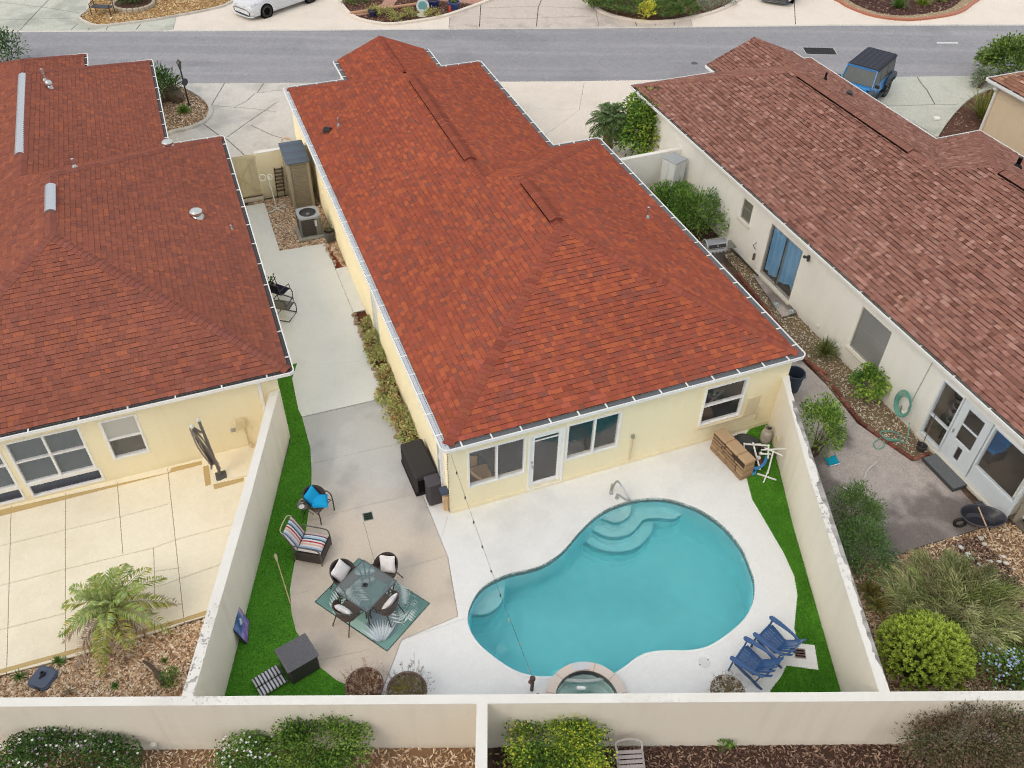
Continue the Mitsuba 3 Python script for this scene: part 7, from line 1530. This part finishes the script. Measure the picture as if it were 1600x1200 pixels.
obj(k, 'leg', M((.05, .05, .05)).bar((.25, .16, .3), (.32, .18, 0), .03, .03).bar((.25, -.16, .3), (.32, -.18, 0), .03, .03), 'paint', False)
obj(k, 'block', M((.06, .06, .065)).box((.12, .42, .42), (.2, .16, .14), rz=.3, bev=.02), 'paint', 30); reset()
k = thing('swim_pad', 'bright blue pad half under the yellow green shrub', 'pad'); c = (8.873, 16.404); at(*c, 0, .35); obj(k, 'cloth', moved(cushion(.36, .26, .10, (.015, .33, .48)), (0, 0, .07), rx(.25)), 'matte', 60); obj(k, 'trim', M((.7, .7, .7)).box((0, -.14, .03), (.32, .03, .03), bev=.01), 'paint', 30); reset()
k = thing('stepping_stone', 'square pink stepping stone in the pebble bed', 'paving stone'); c = (9.623, 12.996); at(*c, 0, .2); obj(k, 'slab', M((.42, .27, .225)).box((0, 0, -.01), (.36, .32, .07), bev=.02), 'matte', 30); reset()
k = thing('white_stones', 'white cobbles around the dark planting strip behind the right house', 'stones')
r = np.random.default_rng(41); stones(k, [(11.396, 13.65), (11.409, 13.374), (11.47, 13.105), (12.393, 13.227), (12.469, 12.942), (12.607, 12.664)], 12, .06, [(.62, .60, .55), (.7, .68, .64)], wob=.08); stones(k, [(12.027, 13.949), (12.033, 13.708)], 3, .08, [(.62, .6, .55)], wob=.03)
bed('mulch_bed', [(11.261, 13.726), (11.96, 13.988), (12.27, 13.32), (12.562, 12.478), (12.298, 11.842), (12.006, 12.647), (11.55, 13.107)], 'dark soil strip with white cobbles behind the right house', 'mulch', 900, 50, BROWN, (.05, .035, .03), z=-.03, size=(.03, .06))
for i, q in enumerate(((9.217, 23.075), (8.803, 23.442))):
    k = thing('shoe', ('pale slipper on the doorstep strip, nearer one', 'pale slipper on the doorstep strip, farther one')[i], 'shoe', 'slippers by the sliding door'); at(q[0], q[1], .0, .9 + i); obj(k, 'sole', M((.30, .38, .38)).prism(affinity.scale(Point(0, 0).buffer(.1), 1.5, .62), .03, .06), 'paint', 30); obj(k, 'strap', M((.45, .52, .52)).tube(spline([(-.02, -.07, .06), (.0, 0, .12), (-.02, .07, .06)], 4), .025, 7), 'paint', 40); reset()
k = thing('hose_tap', 'black hook and hose end beside the sliding door', 'hook'); wall_frame('B', WP); q = (6.885, 0.07); obj(k, 'hook', M((.05, .045, .04)).tube(spline([(q[0], .02, .75), (q[0] + .1, .06, .85), (q[0] + .02, .1, .98), (q[0] - .02, .05, 1.05)], 4), .012, 6), 'paint', 40); obj(k, 'valve', M((.10, .09, .08)).box((q[0] - .05, .06, .5), (.07, .08, .28), bev=.02), 'paint', 30); reset()
# dark framed wreath like picture inside the porch window
k = thing('wall_decoration', 'cluster of dark metal discs hanging inside the porch window', 'wall decoration'); wall_frame('B', WP)
r = np.random.default_rng(19); s0_, s1_ = dl[0] + .25, dl[1] - .15
for i in range(16):
    f_ = i / 15; s_ = s1_ - .1 - (s1_ - s0_) * (.15 + .5 * r.random()) ; z_ = .75 + 1.3 * f_; obj(k, 'disc', M(((.03, .028, .027), (.10, .10, .10), (.22, .21, .2))[i % 3]).tube([(s_, -.35 - .05 * r.random(), z_), (s_, -.31, z_ + .01)], r.uniform(.09, .17), 12), 'metal', 40)
obj(k, 'stand', M((.03, .03, .03)).tube([((s0_ + s1_) / 2, -.42, .05), ((s0_ + s1_) / 2, -.42, 2.1)], .02, 6), 'paint', 40); reset()
k = thing('porch_chair', 'blue cushion chair standing inside the right porch', 'chair'); hframe(); a_ = dd[0] + .4
obj(k, 'cushion', M((.01, .20, .52)).box((14.6, a_, .5), (.5, .5, .12), bev=.04).box((14.85, a_, .82), (.14, .5, .55), bev=.04), 'matte', 30); obj(k, 'frame', M((.04, .04, .04)).box((14.6, a_, .3), (.54, .54, .28)), 'paint', False); reset()
k = thing('wicker_armchair', 'tan wicker armchair seen through the left window of the middle house', 'chair'); hframe(); c = (1.02, .66)
TW = (.72, .44, .20)
obj(k, 'seat', M(TW).box((c[0], c[1], .40), (.62, .60, .14), bev=.03), 'matte', 30)
m = M(TW); n_ = 14; t = np.linspace(-.2, math.pi * .95, n_); lo = np.column_stack([c[0] - .36 * np.sin(t), c[1] + .36 * np.cos(t), np.full(n_, .40)]); hi = lo + np.column_stack([-.06 * np.sin(t), .06 * np.cos(t), .28 + .40 * np.sin(np.clip(t, 0, 3.1)) ** 1.5])
i = np.arange(n_ - 1); m.add(np.vstack([lo, hi]), np.stack([i, i + 1, i + 1 + n_, i + n_], 1)); obj(k, 'back', m, 'matte', 40)
obj(k, 'rim', M((.78, .52, .28)).tube(hi, .035, 8), 'matte', 40); obj(k, 'skirt', M((.62, .37, .17)).box((c[0], c[1], .18), (.54, .52, .34), bev=.02), 'matte', 30); reset()

# ---------------------------------------------------------------- the street
k = thing('lamp_post', 'short black garden lamp post in the pebble bed by the left driveway', 'lamp post'); c = (-14.86, 37.282)
BLK = (.02, .02, .022)
obj(k, 'pole', M(BLK).tube([(*c, -.03), (*c, .12), (*c, .14), (*c, 1.72)], [.06, .06, .035, .032], 10), 'gloss', 40)
obj(k, 'lantern', M((.05, .055, .06)).lathe([(.05, 1.72), (.06, 1.76), (.10, 2.0), (.095, 2.0), (.055, 1.77)], (*c, 0), 6), 'gloss', False); obj(k, 'lantern_cap', M(BLK).lathe([(.13, 2.0), (.06, 2.09), (.02, 2.12), (.015, 2.18), (0, 2.19)], (*c, 0), 6), 'gloss', False)
obj(k, 'plaque', M((.025, .025, .03)).tube([(c[0] + .06, c[1] - .03, 1.15), (c[0] + .10, c[1] - .05, 1.15)], .16, 18), 'gloss', 40)
k = thing('boulder', 'weathered grey brown stump in the pebble bed by the lamp post', 'stump'); c = (-15.719, 37.992); m = trimesh.creation.icosphere(3); v = np.array(m.vertices); v = v * (1 + .55 * (meshkit.fbm(v * 2.2 + 7, 4) - .5))[:, None] * (.62, .36, .42); at(*c, .2, -.7); obj(k, 'wood', M(np.array((.16, .125, .10))).add(v, m.faces, np.array((.16, .125, .10)) * (.5 + meshkit.fbm(v * 9, 3))[:, None]), 'matte', True); reset()

def wheel(k, c, ang, R, W, steer=0.0, rimc=(.32, .32, .33), tyre=(.018, .018, .018), spokes=6):
    """c: wheel centre in the vehicle's frame, axle along y"""
    X0 = XF[0].copy(); L = np.eye(4); L[:3, :3] = rotz(steer) @ rx(math.pi / 2 if c[1] < 0 else -math.pi / 2); L[:3, 3] = c; XF[0] = X0 @ L
    w = obj(k, 'wheel', M(tyre).lathe([(R * .66, -W / 2), (R * .93, -W / 2), (R, -W / 2 + .03), (R, W / 2 - .03), (R * .93, W / 2), (R * .66, W / 2 - .01)], (0, 0, 0), 30), 'paint', 40)
    rm = M(rimc).lathe([(R * .67, W / 2 - .012), (R * .64, W / 2 - .005), (R * .60, W / 2 - .04)], (0, 0, 0), 30); rm.lathe([(0, W / 2 - .035), (.05, W / 2 - .03), (.06, W / 2 - .06)], (0, 0, 0), 16)
    for i in range(spokes):
        a_ = i * 6.283 / spokes; d = np.array([math.cos(a_), math.sin(a_), 0]); rm.bar(d * .05 + (0, 0, W / 2 - .045), d * R * .64 + (0, 0, W / 2 - .028), .045, .02)
    obj(w, 'rim', rm, 'metal', 40); obj(w, 'hub_well', M((.015, .015, .016)).lathe([(0, W / 2 - .09), (R * .64, W / 2 - .09)], (0, 0, 0), 24), 'paint', 40)
    XF[0] = X0
def loft(st):
    """stations (x, [(y, z) half section from the sill up to the roof centre]) joined into a skin, both sides"""
    m = M(); n = len(st[0][1]); vs = []
    for x_, sec in st:
        vs.append([(x_, y_, z_) for y_, z_ in sec] + [(x_, -y_, z_) for y_, z_ in sec[::-1][1:]])
    k_ = 2 * n - 1; v = np.array(vs).reshape(-1, 3)
    f = [(i * k_ + j, i * k_ + j + 1, (i + 1) * k_ + j + 1, (i + 1) * k_ + j) for i in range(len(st) - 1) for j in range(k_ - 1)]
    m.add(v, f)
    for o, fl in ((0, 0), ((len(st) - 1) * k_, 1)): m.add(v[o:o + k_], [(0, j, j + 1) for j in range(1, k_ - 1)])
    return m
def minivan(x, y, rz, label, col, cat='car'):
    """front axle at the origin, nose towards +x; front overhang .95, wheelbase 3.06"""
    k = thing('parked_car', label, cat); at(x, y, 0, rz)
    def sec(w, zb, zs, zt, wt, crown=.05): return [(w * .93, zb), (w, zb + .16), (w * 1.0, (zb + zs) / 2), (w * .985, zs), (wt, zt), (wt * .55, zt + crown * .7), (0, zt + crown)]
    body = [(.96, sec(.52, .30, .50, .62, .42, .03)), (.90, sec(.72, .22, .60, .72, .60, .03)), (.72, sec(.88, .20, .70, .82, .74, .04)), (.40, sec(.95, .20, .82, .92, .80, .05)), (0, sec(.97, .22, .92, 1.0, .82, .06)), (-.40, sec(.98, .22, .98, 1.06, .84, .06)), (-.62, sec(.985, .22, 1.02, 1.09, .86, .05)),
            (-1.0, sec(.99, .22, 1.02, 1.40, .74, .05)), (-1.42, sec(.99, .22, 1.02, 1.66, .66, .06)), (-2.2, sec(.99, .22, 1.02, 1.70, .66, .07)), (-3.3, sec(.99, .22, 1.03, 1.68, .66, .07)), (-3.9, sec(.97, .26, 1.04, 1.60, .64, .06)), (-4.12, sec(.90, .34, 1.02, 1.40, .62, .05))]
    obj(k, 'body', loft(body), 'carpaint', 32) if False else None
    m = loft(body); m.c = [np.broadcast_to(np.array(col), c_.shape) for c_ in m.c]; obj(k, 'body', m, 'carpaint', 32)
    G_ = (.015, .018, .022)
    obj(k, 'windscreen', M(G_).add([(-.66, .80, 1.125), (-.66, -.80, 1.125), (-1.36, -.64, 1.665), (-1.36, .64, 1.665), (-.62, 0, 1.165), (-1.37, 0, 1.74)], [(0, 4, 5), (0, 5, 3), (4, 1, 2), (4, 2, 5)]), 'gloss', False)
    for s_ in (1, -1):
        for x0_, x1_ in ((-1.05, -1.95), (-2.02, -2.95), (-3.0, -3.75)): obj(k, 'side_window', M(G_).add([(x0_ if x0_ > -1.1 else x0_, s_ * .975, 1.10), (x1_, s_ * .975, 1.10), (x1_, s_ * .71, 1.60), (x0_ - (.32 if x0_ > -1.1 else 0), s_ * .71, 1.60)], [(0, 1, 2, 3)]), 'gloss', False)
        obj(k, 'headlight', M((.50, .53, .56)).add([(.93, s_ * .50, .62), (.80, s_ * .82, .69), (.45, s_ * .93, .80), (.55, s_ * .85, .88), (.80, s_ * .66, .80)], [(0, 1, 4), (1, 2, 3), (1, 3, 4)]), 'gloss', False)
        obj(k, 'lamp_insert', M((.68, .68, .70)).add([(.90, s_ * .755, .30), (.80, s_ * .86, .33), (.79, s_ * .865, .47), (.88, s_ * .77, .45)], [(0, 1, 2, 3)]), 'gloss', False)
        obj(k, 'mirror', M(col).box((-.80, s_ * 1.08, 1.14), (.12, .2, .15), bev=.04), 'carpaint', 30)
        for c_ in ((0, s_ * .86, .345), (-3.06, s_ * .86, .345)): obj(k, 'wheel_arch', M((.008, .008, .009)).tube([(c_[0], s_ * .80, .345), (c_[0], s_ * .985, .345)], .405, 26), 'matte', 40); wheel(k, (c_[0], s_ * .885, .345), 0, .345, .23, spokes=5, rimc=(.30, .30, .31))
    obj(k, 'grille', M((.03, .035, .042)).add([(.985, -.50, .55), (.985, .50, .55), (.93, .72, .42), (.92, .70, .27), (.965, .55, .21), (.965, -.55, .21), (.92, -.70, .27), (.93, -.72, .42)], [(0, 1, 2), (0, 2, 7), (7, 2, 3), (7, 3, 6), (6, 3, 4), (6, 4, 5)]), 'gloss', False)
    obj(k, 'upper_grille', M((.05, .055, .065)).add([(.95, -.45, .66), (.95, .45, .66), (.87, .40, .74), (.87, -.40, .74)], [(0, 1, 2, 3)]), 'gloss', False); obj(k, 'bumper_lip', M(np.array(col) * 1.05).tube(spline([(.80, -.86, .19), (.95, -.6, .17), (.995, 0, .17), (.95, .6, .17), (.80, .86, .19)], 4), .03, 7), 'carpaint', 40)
    reset(); return k
vh = math.atan2(-2.68, -2.16); rgt = np.array([math.sin(vh), -math.cos(vh)]); fwh = np.array((-13.788, 48.222))
fa = fwh + rgt * .87
minivan(fa[0], fa[1], vh, 'silver white car parked across the road, front end in view', (.62, .64, .67))
dk_h = math.radians(-112); rg2 = np.array([math.sin(dk_h), -math.cos(dk_h)]); nose = np.array((14.642, 51.682)); fa2 = nose - np.array([math.cos(dk_h), math.sin(dk_h)]) * .95 
minivan(fa2[0] - .1, fa2[1] + .2, dk_h, 'dark car at the top edge, only its front bumper in view', (.045, .05, .06))
# blue off-roader
k = thing('parked_car', 'blue boxy off road car with grey soft roof on the right driveway', 'car'); jh = math.atan2(-2.2, -1.67); jc = np.array([16.12, 39.72])
at(jc[0], jc[1], 0, jh); JB = (.025, .19, .47); BK = (.03, .032, .036)
def rb(name, c, d, col, bs='carpaint', bev=.04, **kw): return obj(k, name, M(col).box(c, d, bev=bev, **kw), bs, 30)
rb('body', (-.05, 0, .80), (2.95, 1.50, .62), JB); rb('hood', (1.83, 0, .88), (1.05, 1.28, .42), JB, bev=.07); rb('cowl', (1.36, 0, 1.09), (.30, 1.46, .10), JB)
rb('grille', (2.36, 0, .86), (.08, 1.22, .46), JB); 
for i in range(7): obj(k, 'grille_slot', M((.01, .01, .012)).box((2.402, -.27 + i * .09, .88), (.012, .05, .30), bev=.005), 'paint', False)
rb('bumper', (2.52, 0, .56), (.22, 1.66, .20), BK, 'paint'); rb('rear_bumper', (-1.66, 0, .56), (.2, 1.6, .2), BK, 'paint')
for s_ in (1, -1):
    obj(k, 'headlight', M((.7, .7, .68)).tube([(2.39, s_ * .46, .93), (2.42, s_ * .46, .93)], .10, 16), 'gloss', 40)
    obj(k, 'fender', M((.055, .07, .10)).prism(sbox(0, 0, .01, .01), 0, .01) if False else M((.055, .07, .10)).tube([(1.22, s_ * .83, .62), (1.30, s_ * .84, .96), (1.55, s_ * .84, 1.03), (1.95, s_ * .84, 1.03), (2.25, s_ * .84, .93)], [.10, .12, .13, .13, .10], 8), 'paint', 40)
    obj(k, 'rear_fender', M((.055, .07, .10)).tube([(-1.55, s_ * .83, .70), (-1.40, s_ * .84, 1.0), (-.98, s_ * .84, 1.03), (-.62, s_ * .84, .95), (-.5, s_ * .83, .7)], [.08, .12, .12, .12, .08], 8), 'paint', 40)
    obj(k, 'running_board', M(BK).box((.35, s_ * .84, .42), (1.4, .16, .06), bev=.02), 'paint', 30)
    for x0_, x1_ in ((1.12, .42), (.34, -.42), (-.50, -1.38)):
        obj(k, 'door_window', M((.05, .055, .06)).add([(x0_, s_ * .752, 1.14), (x1_, s_ * .752, 1.14), (x1_, s_ * .69, 1.70), (x0_ - (.22 if x0_ > 1 else 0), s_ * .69, 1.70)], [(0, 1, 2, 3)]), 'gloss', False)
    obj(k, 'side_panel', M(BK).add([(1.22, s_ * .748, 1.10), (-1.48, s_ * .748, 1.10), (-1.44, s_ * .68, 1.76), (.95, s_ * .68, 1.76)], [(0, 1, 2, 3)]), 'paint', False)
    obj(k, 'door_seam', M((.01, .06, .16)).box((.38, s_ * .752, .82), (.018, .006, .56)).box((-.46, s_ * .752, .82), (.018, .006, .56)), 'paint', False)
    obj(k, 'mirror', M((.03, .03, .034)).box((1.16, s_ * .92, 1.22), (.10, .2, .17), bev=.03), 'gloss', 30)
    for x_ in (1.78, -.98): wheel(k, (x_, s_ * .74, .40), 0, .40, .26, spokes=5, rimc=(.10, .10, .105))
obj(k, 'windscreen_frame', M(JB).bar((1.30, -.74, 1.10), (.98, -.68, 1.78), .05, .07).bar((1.30, .74, 1.10), (.98, .68, 1.78), .05, .07).bar((.98, -.70, 1.78), (.98, .70, 1.78), .06, .07).bar((1.30, -.74, 1.12), (1.30, .74, 1.12), .06, .06), 'carpaint', False)
obj(k, 'windscreen', M((.07, .09, .09)).add([(1.27, -.70, 1.16), (1.27, .70, 1.16), (1.0, .65, 1.74), (1.0, -.65, 1.74)], [(0, 1, 2, 3)]), 'gloss', False)
rf = Polygon(spline([(.96, .70), (-1.40, .70), (-1.48, .6), (-1.48, -.6), (-1.40, -.70), (.96, -.70)], 1))
obj(k, 'soft_roof', M((.060, .068, .082)).prism(rf.buffer(.02), 1.77, 1.82).prism(rf.buffer(-.04), 1.82, 1.845), 'matte', 30)
for i in range(5): obj(k, 'roof_rib', M((.072, .08, .096)).box((-.25, -.48 + i * .24, 1.848), (2.2, .07, .014), bev=.005), 'matte', False)
obj(k, 'rear_panel', M(BK).box((-1.46, 0, 1.45), (.03, 1.36, .62)), 'paint', False); obj(k, 'spare_wheel', M((.02, .02, .02)).tube([(-1.56, 0, .95), (-1.78, 0, .95)], .38, 24), 'paint', 40)
reset()
# across the road: bench, planters, pots
k = thing('garden_bench', 'thin black iron bench frame on the golden chip bed', 'bench'); c = (-22.588, 48.062); at(c[0], c[1], 0, -.12); IRB = (.03, .028, .027)
for sx in (-.55, .55):
    obj(k, 'side_frame', M(IRB).tube(spline([(sx, .28, .95), (sx, .2, .45), (sx, .24, .0)], 4), .022, 6).tube([(sx, -.26, 0), (sx, -.26, .62), (sx, .2, .64)], .022, 6), 'gloss', 40)
for z_ in (.7, .93): obj(k, 'back_rail', M(IRB).tube([(-.55, .26, z_), (.55, .26, z_)], .018, 6), 'gloss', 40)
obj(k, 'seat', M((.045, .05, .06)).box((0, -.02, .44), (1.1, .46, .03)), 'paint', False); reset()
k = thing('stone_planter', 'round scalloped concrete planter ring with a green plant across the road', 'planter'); c = (-21.38, 49.378); R_ = 1.05; r = np.random.default_rng(5)
for i in range(22):
    a_ = i * 6.283 / 22; obj(k, 'block', M((.50, .43, .34)).box((c[0] + R_ * math.cos(a_), c[1] + R_ * math.sin(a_), .13), (.16, .29, .26), rz=a_, bev=.04), 'matte', 30)
obj(k, 'soil', M((.12, .07, .055)).lathe([(0, .2), (R_, .18)], (*c, 0), 26), 'matte', 40); shrub('shrub', 'green plant growing in the round concrete planter', 'shrub', c, (.55, .55, .42), 900, .14, .04, G_DARK, 120, clump=20, z0=.15)
pot('blue glazed pot at the left of the dark bed across the road', (-8.068, 48.674), .26, .36, (.025, .03, .07), 11); pot('wide blue glazed pot in the middle of the dark bed across the road', (-4.908, 50.332), .36, .42, (.022, .035, .15), 12); pot('blue and white pot with yellow plant across the road', (-3.743, 50.108), .34, .42, (.03, .07, .22), 13, plant=(60, .2, .03, G_YEL, .9))
k = thing('garden_ornament', 'round white and teal ornament standing in the dark bed across the road', 'ornament'); c = (-5.401, 49.416); obj(k, 'plate', M((.52, .55, .54)).tube([(c[0], c[1] + .03, .36), (c[0], c[1] - .05, .39)], .36, 24), 'gloss', 40); obj(k, 'inner', M((.12, .30, .32)).tube([(c[0], c[1] - .05, .39), (c[0], c[1] - .07, .395)], .24, 20), 'gloss', 40)
k = thing('paving_stone', 'small cream disc lying in front of the teal ornament', 'stone'); c = (-5.392, 48.936); obj(k, 'disc', M((.6, .56, .42)).lathe([(0, .06), (.30, .06), (.33, .02)], (*c, 0.03), 22), 'matte', 40)
k = thing('brick_walk', 'curving pink brick path in the bed across the road', 'path'); pth = unary_union([LineString([(-9.417, 48.78), (-8.262, 49.333), (-7.489, 50.266), (-7.233, 52.125)]).buffer(.35), LineString([(-7.21, 51.917), (-4.923, 51.858), (-2.694, 51.383)]).buffer(.55)])
obj(k, 'paving', M((.46, .27, .21)).prism(pth.intersection(i2.buffer(-.25)), .0, .07), 'matte', False)
k = thing('landscape_log', 'long pale orange log edging in the bed across the road', 'log'); obj(k, 'log', M((.50, .30, .19)).tube([(*(-9.312, 48.786), .1), (*(-7.583, 49.57), .12), (*(-5.883, 50.369), .12)], .09, 9), 'matte', 40)
for i, q in enumerate(((-7.993, 48.974), (-7.412, 48.818), (-6.067, 48.712), (-4.82, 48.886), (-6.71, 48.2), (-9.66, 50.441), (-9.083, 50.68))):
    shrub('shrub', 'small plant in the dark bed across the road, ' + ('behind the left blue pot', 'right of the left blue pot', 'left of the teal ornament', 'right of the teal ornament', 'lowest one by the kerb', 'green one at the left end', 'green one behind the left end')[i], 'plant', q, (.35, .3, .22), 260, .12, .025, [(.28, .28, .07), (.36, .34, .1), (.18, .2, .06)] if i < 5 else G_MID, 130 + i, clump=10, stems=3, group='small plants in the dark bed')
k = thing('marker_flag', 'small red marker stake in the dark bed across the road', 'marker'); c = (-3.918, 49.51); obj(k, 'stake', M((.55, .05, .04)).box((c[0], c[1], .2), (.12, .05, .36)), 'paint', False)
k = thing('drive_marker', 'small white marker cube on the right driveway', 'marker'); c = (19.027, 37.664); obj(k, 'block', M((.8, .8, .8)).box((c[0], c[1], .06), (.26, .22, .12), bev=.03), 'paint', 30)
k = thing('manhole_lid', 'small dark round cover in the road', 'lid'); c = (8.806, 43.401); obj(k, 'lid', M((.09, .09, .095)).lathe([(0, .0), (.16, -.001), (.17, -.01)], (*c, 0), 20), 'paint', 40)
struct('road_line', M((.62, .62, .6)).prism(Polygon([(22.216, 46.907), (23.366, 46.975), (23.302, 46.797), (22.156, 46.73)]), -.012, -.008), 'paint')
reset()
